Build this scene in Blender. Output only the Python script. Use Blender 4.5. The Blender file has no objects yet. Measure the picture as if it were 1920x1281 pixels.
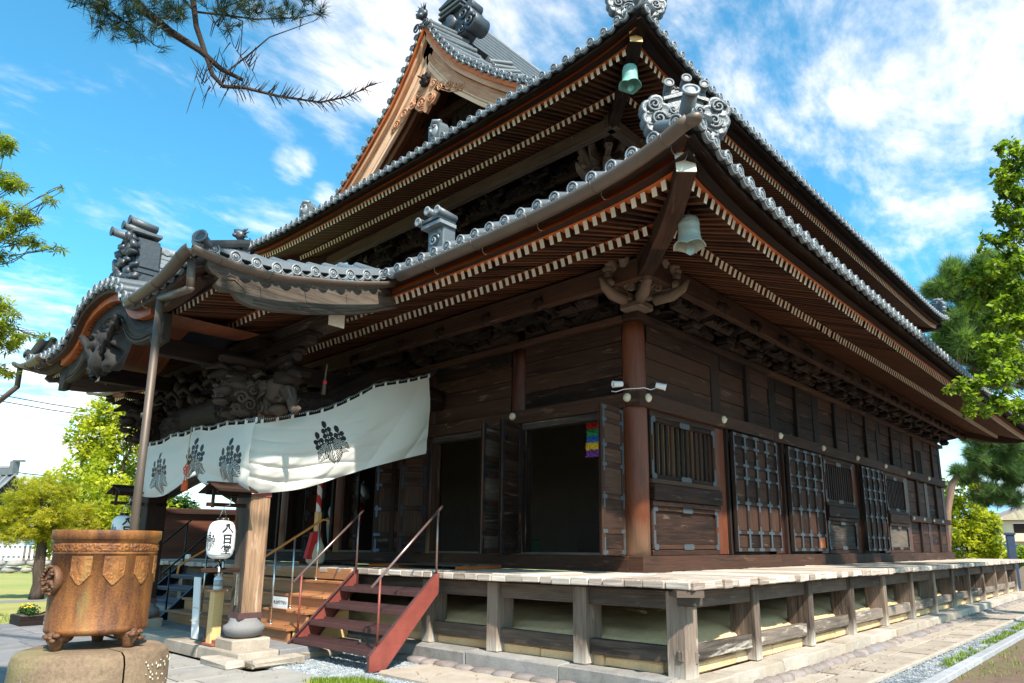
import bpy, math, random
import numpy as np
from mathutils import Vector, Matrix, noise as mnoise
from math import sin, cos, pi, radians, sqrt, atan2, exp
random.seed(7); np.random.seed(7)
S = bpy.context.scene
COL = S.collection
# ------------------------------------------------------------------ camera
YAW, PIT, ROL = radians(41.722), radians(11.918), radians(0.2214)
FPX, CX, CY = 1302.64, 1018.2, 751.15
CAM = Vector((-9.712, -6.459, 0.40))
_F = Vector((cos(PIT)*cos(YAW), cos(PIT)*sin(YAW), sin(PIT)))
_R = Vector((sin(YAW), -cos(YAW), 0)); _U = _R.cross(_F)
_r = _R*cos(ROL)+_U*sin(ROL); _u = -_R*sin(ROL)+_U*cos(ROL)
cd = bpy.data.cameras.new('camera'); cam = bpy.data.objects.new('camera', cd); COL.objects.link(cam)
cd.sensor_width = 36; cd.lens = FPX/1920*36
cd.shift_x = (960-CX)/1920; cd.shift_y = (CY-640.5)/1920
cd.clip_start = .1; cd.clip_end = 9000
cam.matrix_world = Matrix(((_r.x, _u.x, -_F.x, CAM.x), (_r.y, _u.y, -_F.y, CAM.y), (_r.z, _u.z, -_F.z, CAM.z), (0, 0, 0, 1)))
S.camera = cam
def at(px, py, depth):                      # world point seen at a pixel of the 1920 px photograph, at a depth in metres
    return CAM + _F*depth + _r*((px-CX)/FPX*depth) - _u*((py-CY)/FPX*depth)
def ray_y(px, py, y):
    d = at(px, py, 1)-CAM; return CAM+d*((y-CAM.y)/d.y)
def ray_z(px, py, z):
    d = at(px, py, 1)-CAM; return CAM+d*((z-CAM.z)/d.z)
# ------------------------------------------------------------------ light
SUN = Vector((-0.33, -0.83, 1.0)).normalized()
S.view_settings.view_transform = 'Standard'; S.view_settings.look = 'None'
S.view_settings.gamma = 1; S.view_settings.use_curve_mapping = False
S.view_settings.exposure = 0.95
S.cycles.max_bounces = 8; S.cycles.diffuse_bounces = 5; S.cycles.glossy_bounces = 3; S.cycles.transmission_bounces = 4
S.cycles.transparent_max_bounces = 6
S.cycles.use_denoising = True
world = bpy.data.worlds.new('World'); S.world = world; world.use_nodes = True
sl = bpy.data.lights.new('sun', 'SUN'); sl.energy = 4.6; sl.angle = radians(1.2); sl.color = (1, .93, .83)
so = bpy.data.objects.new('sun', sl); COL.objects.link(so); so.location = (0, 0, 40)
so.rotation_euler = SUN.to_track_quat('Z', 'Y').to_euler()
def N(nt, typ, loc=(0, 0), **kw):
    n = nt.nodes.new(typ)
    for k, v in kw.items():
        if k.startswith('i_'): n.inputs[int(k[2:]) if k[2:].isdigit() else k[2:].replace('_', ' ')].default_value = v
        else: setattr(n, k, v)
    return n
def LK(nt, a, b): nt.links.new(a, b)
def math_(nt, op, a, b=None, clamp=False):
    n = nt.nodes.new('ShaderNodeMath'); n.operation = op; n.use_clamp = clamp
    for i, x in enumerate((a, b)):
        if x is None: continue
        if isinstance(x, (int, float)): n.inputs[i].default_value = x
        else: nt.links.new(x, n.inputs[i])
    return n.outputs[0]
def mix_(nt, fac, a, b, mode='MIX'):
    n = nt.nodes.new('ShaderNodeMix'); n.data_type = 'RGBA'; n.blend_type = mode
    for i, x in ((0, fac), (6, a), (7, b)):
        if isinstance(x, (int, float)): n.inputs[i].default_value = x
        elif isinstance(x, tuple): n.inputs[i].default_value = (*x[:3], 1)
        else: nt.links.new(x, n.inputs[i])
    return n.outputs[2]
V_ = Vector
def build_world():
    nt = world.node_tree; nt.nodes.clear()
    out = N(nt, 'ShaderNodeOutputWorld'); bg = N(nt, 'ShaderNodeBackground'); bg.inputs[1].default_value = .080
    sky = N(nt, 'ShaderNodeTexSky'); sky.sky_type = 'NISHITA'; sky.sun_disc = False
    el = math.asin(SUN.z); sky.sun_elevation = el
    sky.sun_rotation = atan2(SUN.x, SUN.y); sky.air_density = 1.0; sky.dust_density = .6; sky.ozone_density = 2.5
    tc = N(nt, 'ShaderNodeTexCoord'); sep = N(nt, 'ShaderNodeSeparateXYZ'); LK(nt, tc.outputs['Generated'], sep.inputs[0])
    z = math_(nt, 'MAXIMUM', sep.outputs[2], 0.03); zz = math_(nt, 'ADD', z, .12)
    cx = math_(nt, 'DIVIDE', sep.outputs[0], zz); cy = math_(nt, 'DIVIDE', sep.outputs[1], zz)
    cmb = N(nt, 'ShaderNodeCombineXYZ'); LK(nt, cx, cmb.inputs[0]); LK(nt, cy, cmb.inputs[1])
    mp = N(nt, 'ShaderNodeMapping'); mp.inputs['Rotation'].default_value = (0, 0, radians(-12)); mp.inputs['Scale'].default_value = (.9, 1.5, 1)
    mp.inputs['Location'].default_value = (3.1, 1.7, 0)
    LK(nt, cmb.outputs[0], mp.inputs[0])
    n1 = N(nt, 'ShaderNodeTexNoise'); n1.inputs['Scale'].default_value = 2.7; n1.inputs['Detail'].default_value = 9; n1.inputs['Roughness'].default_value = .62; n1.inputs['Distortion'].default_value = .5
    LK(nt, mp.outputs[0], n1.inputs['Vector'])
    n2 = N(nt, 'ShaderNodeTexNoise'); n2.inputs['Scale'].default_value = .7; n2.inputs['Detail'].default_value = 3
    mp2 = N(nt, 'ShaderNodeMapping'); mp2.inputs['Location'].default_value = (.6, 2.2, 0); LK(nt, cmb.outputs[0], mp2.inputs[0]); LK(nt, mp2.outputs[0], n2.inputs['Vector'])
    n3 = N(nt, 'ShaderNodeTexNoise'); n3.inputs['Scale'].default_value = 11; n3.inputs['Detail'].default_value = 4; n3.inputs['Roughness'].default_value = .6
    LK(nt, mp.outputs[0], n3.inputs['Vector'])
    # banks of cloud, each round its own direction in the sky: (direction through a point of the picture, spread, amount)
    acc = None
    for (px, py, sp, am) in ((1750, 150, .50, .62), (1450, 120, .34, .52), (1300, 30, .26, .40), (1780, 330, .26, .36), (1550, 330, .22, .30), (1820, 440, .14, .22), (720, 60, .26, .72), (560, 110, .20, .30), (950, 60, .30, .66), (420, 330, .34, .20), (560, 400, .22, .22), (540, 314, .050, .62), (560, 308, .04, .62), (612, 362, .035, .5), (120, 60, .12, .20), (230, 130, .10, .25),
                             (60, 800, .24, .85), (180, 830, .22, .75), (-200, 800, .4, .7), (1850, 780, .12, .5), (2300, 200, .6, .5), ('w', (-.6, -.5, .35), .9, .62), ('w', (.3, -.9, .3), .8, .66), ('w', (.9, -.5, .4), .5, .6), ('w', (-.8, .4, .3), .5, .6)):  # 'w' banks: unseen, added behind and beside the camera to whiten the blue skylight
        d = V_(py).normalized() if px == 'w' else (at(px, py, 1)-CAM).normalized(); dp = N(nt, 'ShaderNodeVectorMath'); dp.operation = 'DISTANCE'; dp.inputs[1].default_value = d; LK(nt, tc.outputs['Generated'], dp.inputs[0])
        mr = N(nt, 'ShaderNodeMapRange'); mr.interpolation_type = 'SMOOTHERSTEP'; mr.inputs[1].default_value = 0; mr.inputs[2].default_value = sp; mr.inputs[3].default_value = am; mr.inputs[4].default_value = 0; mr.clamp = True; LK(nt, dp.outputs['Value'], mr.inputs[0])
        acc = mr.outputs[0] if acc is None else math_(nt, 'MAXIMUM', acc, mr.outputs[0])
    d = math_(nt, 'ADD', math_(nt, 'MULTIPLY', math_(nt, 'SUBTRACT', n1.outputs[0], .5), 1.9), math_(nt, 'MULTIPLY', math_(nt, 'SUBTRACT', n3.outputs[0], .5), .75))
    d = math_(nt, 'ADD', d, math_(nt, 'MULTIPLY', math_(nt, 'SUBTRACT', n2.outputs[0], .5), .5))
    d = math_(nt, 'ADD', d, math_(nt, 'MAXIMUM', acc, .12))
    rmp = N(nt, 'ShaderNodeMapRange'); rmp.inputs[1].default_value = .16; rmp.inputs[2].default_value = 1.18; rmp.clamp = True; rmp.interpolation_type = 'SMOOTHSTEP'
    LK(nt, d, rmp.inputs[0])
    low = N(nt, 'ShaderNodeMapRange'); low.inputs[1].default_value = .24; low.inputs[2].default_value = .0; low.clamp = True; low.interpolation_type = 'SMOOTHSTEP'
    LK(nt, sep.outputs[2], low.inputs[0])
    fac = math_(nt, 'MAXIMUM', math_(nt, 'MULTIPLY', rmp.outputs[0], .95), math_(nt, 'MULTIPLY', low.outputs[0], .72))
    blue = mix_(nt, 1.0, sky.outputs[0], (.80, 1.98, 2.02), 'MULTIPLY')
    col = mix_(nt, fac, blue, (12.0, 11.0, 10.2))
    LK(nt, col, bg.inputs[0]); LK(nt, bg.outputs[0], out.inputs[0])
build_world()
# ------------------------------------------------------------------ materials
M = {}
def base_mat(name):
    m = bpy.data.materials.new(name); m.use_nodes = True; nt = m.node_tree
    b = nt.nodes['Principled BSDF']; M[name] = m
    return m, nt, b
def plain(name, col, rough=.6, metal=0., var=.12, bump=0., bs=40, spec=None):
    m, nt, b = base_mat(name)
    oi = N(nt, 'ShaderNodeObjectInfo'); tc = N(nt, 'ShaderNodeTexCoord')
    n = N(nt, 'ShaderNodeTexNoise'); n.inputs['Scale'].default_value = 3.5; n.inputs['Detail'].default_value = 7; n.inputs['Roughness'].default_value = .65
    LK(nt, tc.outputs['Object'], n.inputs['Vector'])
    f = math_(nt, 'ADD', math_(nt, 'MULTIPLY', n.outputs[0], var*4), math_(nt, 'MULTIPLY', oi.outputs['Random'], var))
    f = math_(nt, 'ADD', f, 1-var*2.5)
    c = N(nt, 'ShaderNodeVectorMath'); c.operation = 'SCALE'; c.inputs[0].default_value = col; LK(nt, f, c.inputs['Scale'])
    LK(nt, c.outputs[0], b.inputs['Base Color'])
    b.inputs['Roughness'].default_value = rough; b.inputs['Metallic'].default_value = metal
    if spec is not None: b.inputs['Specular IOR Level'].default_value = spec
    if bump:
        n2 = N(nt, 'ShaderNodeTexNoise'); n2.inputs['Scale'].default_value = bs; n2.inputs['Detail'].default_value = 5; LK(nt, tc.outputs['Object'], n2.inputs['Vector'])
        bp = N(nt, 'ShaderNodeBump'); bp.inputs['Strength'].default_value = bump; bp.inputs['Distance'].default_value = .02; LK(nt, n2.outputs[0], bp.inputs['Height']); LK(nt, bp.outputs[0], b.inputs['Normal'])
    return m
def wood(name, dark, light, rough=.72, gs=1., bump=.45, pale=None, pal=.0, spec=.25, bleach=None):
    m, nt, b = base_mat(name)
    uv = N(nt, 'ShaderNodeUVMap'); oi = N(nt, 'ShaderNodeObjectInfo')
    off = N(nt, 'ShaderNodeCombineXYZ'); LK(nt, math_(nt, 'MULTIPLY', oi.outputs['Random'], 37.), off.inputs[0]); LK(nt, math_(nt, 'MULTIPLY', oi.outputs['Random'], 91.), off.inputs[2])
    ad = N(nt, 'ShaderNodeVectorMath'); ad.operation = 'ADD'; LK(nt, uv.outputs[0], ad.inputs[0]); LK(nt, off.outputs[0], ad.inputs[1])
    def nz(sx, sy, det, dist=0., sc=1.):
        mp = N(nt, 'ShaderNodeMapping'); mp.inputs['Scale'].default_value = (sx*gs, sy*gs, 1); LK(nt, ad.outputs[0], mp.inputs[0])
        n = N(nt, 'ShaderNodeTexNoise'); n.inputs['Scale'].default_value = sc; n.inputs['Detail'].default_value = det; n.inputs['Roughness'].default_value = .62; n.inputs['Distortion'].default_value = dist
        LK(nt, mp.outputs[0], n.inputs['Vector']); return n.outputs[0]
    big = nz(.7, 2.2, 4, .3); grain = nz(1.1, 22, 6, .9); fine = nz(5, 150, 3)
    f = math_(nt, 'ADD', math_(nt, 'MULTIPLY', grain, .62), math_(nt, 'MULTIPLY', big, .55)); f = math_(nt, 'ADD', f, math_(nt, 'MULTIPLY', fine, .22))
    f = math_(nt, 'ADD', f, math_(nt, 'MULTIPLY', math_(nt, 'SUBTRACT', oi.outputs['Random'], .18), .34))
    mr = N(nt, 'ShaderNodeMapRange'); mr.inputs[1].default_value = .58; mr.inputs[2].default_value = .98; mr.clamp = True; LK(nt, f, mr.inputs[0])
    c = mix_(nt, mr.outputs[0], dark, light)
    if pale:
        p = N(nt, 'ShaderNodeMapRange'); p.inputs[1].default_value = .62-pal; p.inputs[2].default_value = .78-pal; p.clamp = True; LK(nt, nz(.9, 6, 6, .4, 1.3), p.inputs[0])
        c = mix_(nt, p.outputs[0], c, pale)
    if bleach:                                       # paler towards the foot; weathering on the posts
        tc = N(nt, 'ShaderNodeTexCoord'); sp = N(nt, 'ShaderNodeSeparateXYZ'); LK(nt, tc.outputs['Object'], sp.inputs[0])
        q = N(nt, 'ShaderNodeMapRange'); q.inputs[1].default_value = bleach[1]; q.inputs[2].default_value = bleach[2]; q.clamp = True
        LK(nt, math_(nt, 'ADD', sp.outputs[2], math_(nt, 'MULTIPLY', grain, .55)), q.inputs[0]); c = mix_(nt, q.outputs[0], bleach[0], c)
    LK(nt, c, b.inputs['Base Color']); b.inputs['Roughness'].default_value = rough; b.inputs['Specular IOR Level'].default_value = spec
    bp = N(nt, 'ShaderNodeBump'); bp.inputs['Strength'].default_value = bump; bp.inputs['Distance'].default_value = .012
    h = math_(nt, 'ADD', grain, math_(nt, 'MULTIPLY', fine, .6)); LK(nt, h, bp.inputs['Height']); LK(nt, bp.outputs[0], b.inputs['Normal'])
    return m
def stone(name, c1, c2, c3=None, sc=4., bump=.5, rough=.85, spot=0.):
    m, nt, b = base_mat(name)
    tc = N(nt, 'ShaderNodeTexCoord'); oi = N(nt, 'ShaderNodeObjectInfo')
    off = N(nt, 'ShaderNodeVectorMath'); off.operation = 'ADD'; LK(nt, tc.outputs['Object'], off.inputs[0])
    cb = N(nt, 'ShaderNodeCombineXYZ'); LK(nt, math_(nt, 'MULTIPLY', oi.outputs['Random'], 53.), cb.inputs[0]); LK(nt, cb.outputs[0], off.inputs[1])
    def nz(s, d, r=.6):
        n = N(nt, 'ShaderNodeTexNoise'); n.inputs['Scale'].default_value = s; n.inputs['Detail'].default_value = d; n.inputs['Roughness'].default_value = r
        LK(nt, off.outputs[0], n.inputs['Vector']); return n.outputs[0]
    a = nz(sc, 8, .65); g = nz(sc*14, 5, .7); bg = nz(sc*.28, 4)
    f = math_(nt, 'ADD', math_(nt, 'MULTIPLY', a, .6), math_(nt, 'MULTIPLY', g, .45)); f = math_(nt, 'ADD', f, math_(nt, 'MULTIPLY', oi.outputs['Random'], .16))
    mr = N(nt, 'ShaderNodeMapRange'); mr.inputs[1].default_value = .40; mr.inputs[2].default_value = .78; mr.clamp = True; LK(nt, f, mr.inputs[0])
    c = mix_(nt, mr.outputs[0], c1, c2)
    if c3:
        p = N(nt, 'ShaderNodeMapRange'); p.inputs[1].default_value = .5-spot; p.inputs[2].default_value = .66-spot; p.clamp = True
        LK(nt, math_(nt, 'ADD', math_(nt, 'MULTIPLY', bg, .7), math_(nt, 'MULTIPLY', a, .3)), p.inputs[0])
        c = mix_(nt, p.outputs[0], c, c3)
    LK(nt, c, b.inputs['Base Color']); b.inputs['Roughness'].default_value = rough; b.inputs['Specular IOR Level'].default_value = .25
    bp = N(nt, 'ShaderNodeBump'); bp.inputs['Strength'].default_value = bump; bp.inputs['Distance'].default_value = .02
    LK(nt, math_(nt, 'ADD', a, math_(nt, 'MULTIPLY', g, .5)), bp.inputs['Height']); LK(nt, bp.outputs[0], b.inputs['Normal'])
    return m
def leafmat(name, c1, c2, tr=.45):
    m, nt, b = base_mat(name)
    at_ = N(nt, 'ShaderNodeAttribute'); at_.attribute_name = 'tone'
    c = mix_(nt, at_.outputs['Fac'], c1, c2)
    LK(nt, c, b.inputs['Base Color']); b.inputs['Roughness'].default_value = .5; b.inputs['Specular IOR Level'].default_value = .3
    t = N(nt, 'ShaderNodeBsdfTranslucent'); LK(nt, mix_(nt, 1.0, c, (1.5, 1.6, .7), 'MULTIPLY'), t.inputs[0])
    ms = N(nt, 'ShaderNodeMixShader'); ms.inputs[0].default_value = tr; LK(nt, b.outputs[0], ms.inputs[1]); LK(nt, t.outputs[0], ms.inputs[2])
    LK(nt, ms.outputs[0], nt.nodes['Material Output'].inputs[0]); return m
wood('wood_wall', (.006, .0025, .0016), (.062, .027, .015), pale=(.19, .125, .085), pal=.02, bump=1.2)
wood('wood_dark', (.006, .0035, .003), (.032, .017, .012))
wood('wood_column', (.016, .004, .0025), (.145, .040, .016), rough=.48, pale=(.42, .20, .10), pal=-.01, spec=.35, bump=.6, bleach=((.50, .30, .18), -1.95, -1.1))
wood('wood_post', (.035, .024, .018), (.25, .185, .14), pale=(.60, .52, .43), pal=.02, bump=1., bleach=((.66, .59, .50), -.42, .0))
wood('wood_beam', (.011, .0048, .003), (.082, .040, .024), pale=(.22, .155, .11), pal=.0, bump=1.)
wood('wood_grey', (.045, .034, .027), (.27, .21, .165), pale=(.66, .59, .50), pal=.06, bump=1.)
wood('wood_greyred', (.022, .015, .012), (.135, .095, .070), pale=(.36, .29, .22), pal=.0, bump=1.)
wood('wood_deck', (.26, .19, .145), (.64, .54, .45), pale=(.82, .73, .64), pal=.05, bump=1.)
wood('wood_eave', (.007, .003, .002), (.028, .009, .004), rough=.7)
wood('wood_underboard', (.05, .015, .007), (.19, .055, .02), rough=.6)
wood('wood_black', (.008, .007, .007), (.040, .034, .030), bump=.6)
wood('wood_beast', (.030, .020, .015), (.16, .115, .085), bump=.7, pale=(.27, .21, .16), pal=-.01)
wood('wood_rafter', (.012, .004, .0022), (.125, .048, .021), rough=.6)
wood('wood_fascia', (.16, .028, .006), (.60, .145, .030), rough=.5)
wood('wood_tan', (.44, .19, .09), (.84, .52, .33), rough=.6, bump=.3)
wood('wood_step', (.26, .105, .040), (.46, .215, .095), rough=.45, bump=.25)
wood('wood_stepend', (.55, .30, .10), (.75, .48, .21), rough=.5, bump=.25)
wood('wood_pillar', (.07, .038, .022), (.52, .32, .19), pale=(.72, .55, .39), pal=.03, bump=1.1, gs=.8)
wood('wood_carved', (.004, .0025, .002), (.036, .021, .015), bump=.7)
wood('wood_board', (.022, .016, .012), (.155, .122, .094), pale=(.32, .265, .20), bump=1., pal=.0)
wood('bark', (.025, .017, .013), (.12, .085, .065), bump=1.5, rough=.9)
wood('bark_red', (.14, .07, .045), (.40, .25, .18), bump=1.5, rough=.9)
plain('white_paint', (.78, .73, .60), .7, var=.14)
plain('tile', (.105, .118, .126), .45, var=.20, bump=.25, bs=25, spec=.6)
plain('tile_dark', (.045, .052, .060), .40, var=.16, bump=.35, bs=18, spec=.6)
plain('tile_pale', (.215, .23, .235), .42, var=.18, bump=.2, bs=25, spec=.7)
plain('copper', (.13, .095, .072), .5, .3, var=.14)
plain('copper_grey', (.115, .10, .092), .5, .25, var=.12)
plain('bronze_green', (.20, .42, .34), .6, .15, var=.16, bump=.3)
plain('bronze_grey', (.34, .38, .33), .55, .2, var=.18, bump=.3)
plain('iron_blue', (.065, .076, .084), .55, .35, var=.12, bump=.2)
plain('iron_pale', (.42, .47, .49), .55, .25, var=.12)
plain('iron_dark', (.020, .024, .032), .5, .3, var=.1)
plain('steel_red', (.24, .055, .040), .5, .1, var=.26, bump=.3)
plain('steel_reddark', (.10, .045, .042), .55, .2, var=.26, bump=.3, bs=80)
plain('steel_blue', (.045, .065, .11), .5, .3, var=.15)
plain('steel_black', (.012, .012, .014), .4, .4, var=.1)
plain('steel', (.62, .62, .60), .25, .95, var=.06)
plain('rail_wood', (.52, .22, .05), .35, var=.06)
plain('rail_rust', (.34, .22, .20), .3, .75, var=.1)
plain('black', (.008, .008, .010), .6, var=.05)
plain('white', (.82, .82, .80), .6, var=.03)
plain('cream', (.68, .60, .42), .7, var=.05)
plain('gold', (.75, .50, .12), .35, .8, var=.05)
plain('red', (.55, .022, .018), .7, var=.1)
plain('red_orange', (.70, .10, .02), .7, var=.1)
plain('plastic_green', (.045, .09, .055), .5, var=.05)
plain('plaster', (.55, .50, .38), .8, var=.1, bump=.3)
plain('plaster_white', (.72, .72, .70), .8, var=.06)
plain('house_cream', (.72, .60, .40), .8, var=.04)
plain('house_roof', (.30, .25, .27), .6, var=.1)
plain('glass', (.10, .15, .20), .1, var=.05, spec=.8)
plain('cap_pale', (.62, .54, .40), .7, var=.15)
plain('brick', (.28, .085, .05), .8, var=.12, bump=.4)
plain('rope_straw', (.62, .52, .36), .9, var=.15, bump=.8, bs=60)
plain('earthen', (.16, .11, .075), .95, var=.2, bump=.6, bs=30)
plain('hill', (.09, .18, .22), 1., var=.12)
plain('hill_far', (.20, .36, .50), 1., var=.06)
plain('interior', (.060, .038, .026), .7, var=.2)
plain('horse', (.40, .40, .38), .8, var=.15)
stone('stone_tan', (.24, .195, .15), (.56, .49, .41), (.33, .26, .19), sc=3, bump=.7, spot=.03)
stone('stone_grey', (.17, .155, .145), (.38, .355, .33), (.28, .255, .21), sc=4)
stone('stone_dark', (.085, .07, .065), (.26, .22, .20), (.30, .24, .20), sc=5, bump=.8)
stone('cobble', (.12, .095, .085), (.33, .27, .24), (.17, .17, .19), sc=4, bump=.7)
stone('paver', (.25, .20, .155), (.47, .40, .325), (.33, .265, .21), sc=3, bump=.4)
stone('slab', (.22, .205, .19), (.42, .395, .365), (.31, .28, .24), sc=2.5, bump=.35)
stone('slab_dark', (.13, .125, .13), (.27, .26, .26), (.20, .19, .18), sc=2.5, bump=.4)
stone('kerb', (.24, .24, .25), (.42, .42, .44), sc=5, bump=.3)
stone('mound', (.58, .34, .16), (.88, .60, .33), (.36, .20, .09), sc=1.8, bump=.6, spot=-.02)
stone('gravel', (.085, .10, .12), (.36, .40, .43), (.52, .53, .52), sc=18, bump=1., spot=.04)
stone('soil', (.095, .058, .038), (.20, .135, .09), (.13, .11, .05), sc=2.2, bump=.7)
stone('mossy', (.10, .065, .042), (.33, .225, .14), (.20, .20, .065), sc=1.9, bump=.9, spot=-.06)
stone('lawn', (.22, .22, .06), (.42, .38, .13), (.20, .26, .07), sc=.5, bump=.3)
leafmat('leaf_maple', (.07, .15, .010), (.36, .36, .02))
leafmat('leaf_yellow', (.10, .17, .012), (.64, .60, .05), .5)
leafmat('leaf_cherry', (.025, .075, .010), (.34, .44, .04))
leafmat('leaf_dark', (.012, .040, .010), (.06, .13, .03), .3)
leafmat('needle', (.04, .10, .03), (.22, .32, .08), .3)
leafmat('needle_dark', (.03, .085, .03), (.16, .25, .07), .3)
leafmat('needle_black', (.010, .022, .018), (.045, .075, .03), .25)
leafmat('leaf_amber', (.22, .25, .02), (.58, .50, .05), .5)
leafmat('grass_blade', (.06, .13, .012), (.30, .38, .04), .4)
leafmat('leaf_litter', (.07, .04, .02), (.36, .24, .07), .1)
plain('petal', (.85, .55, .02), .6, var=.05)
# cloth: slightly see-through cotton
def clothmat():
    m, nt, b = base_mat('cloth'); b.inputs['Base Color'].default_value = (.84, .81, .73, 1); b.inputs['Roughness'].default_value = .9
    t = N(nt, 'ShaderNodeBsdfTranslucent'); t.inputs[0].default_value = (.80, .76, .66, 1); ms = N(nt, 'ShaderNodeMixShader'); ms.inputs[0].default_value = .22
    LK(nt, b.outputs[0], ms.inputs[1]); LK(nt, t.outputs[0], ms.inputs[2]); LK(nt, ms.outputs[0], nt.nodes['Material Output'].inputs[0])
clothmat()
# rusty cast iron with broad stains that run down
def rustmat():
    m, nt, b = base_mat('rust')
    tc = N(nt, 'ShaderNodeTexCoord')
    def nz(sc, s3, d=6):
        mp = N(nt, 'ShaderNodeMapping'); mp.inputs['Scale'].default_value = s3; LK(nt, tc.outputs['Object'], mp.inputs[0])
        n = N(nt, 'ShaderNodeTexNoise'); n.inputs['Scale'].default_value = sc; n.inputs['Detail'].default_value = d; n.inputs['Roughness'].default_value = .65; LK(nt, mp.outputs[0], n.inputs['Vector']); return n.outputs[0]
    a = nz(3, (1, 1, .25)); f = nz(45, (1, 1, 1), 4); g = nz(2.2, (1, 1, .18)); 
    mr = N(nt, 'ShaderNodeMapRange'); mr.inputs[1].default_value = .38; mr.inputs[2].default_value = .62; LK(nt, math_(nt, 'ADD', math_(nt, 'MULTIPLY', a, .75), math_(nt, 'MULTIPLY', f, .25)), mr.inputs[0])
    c = mix_(nt, mr.outputs[0], (.085, .028, .010), (.36, .135, .028))
    m2 = N(nt, 'ShaderNodeMapRange'); m2.inputs[1].default_value = .56; m2.inputs[2].default_value = .68; LK(nt, g, m2.inputs[0])
    c = mix_(nt, m2.outputs[0], c, (.22, .17, .055))
    LK(nt, c, b.inputs['Base Color']); b.inputs['Roughness'].default_value = .62; b.inputs['Metallic'].default_value = .15
    bp = N(nt, 'ShaderNodeBump'); bp.inputs['Strength'].default_value = .5; bp.inputs['Distance'].default_value = .01; LK(nt, f, bp.inputs['Height']); LK(nt, bp.outputs[0], b.inputs['Normal'])
rustmat()
plain('rust_dark', (.13, .055, .022), .6, .1, var=.18, bump=.4)
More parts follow.
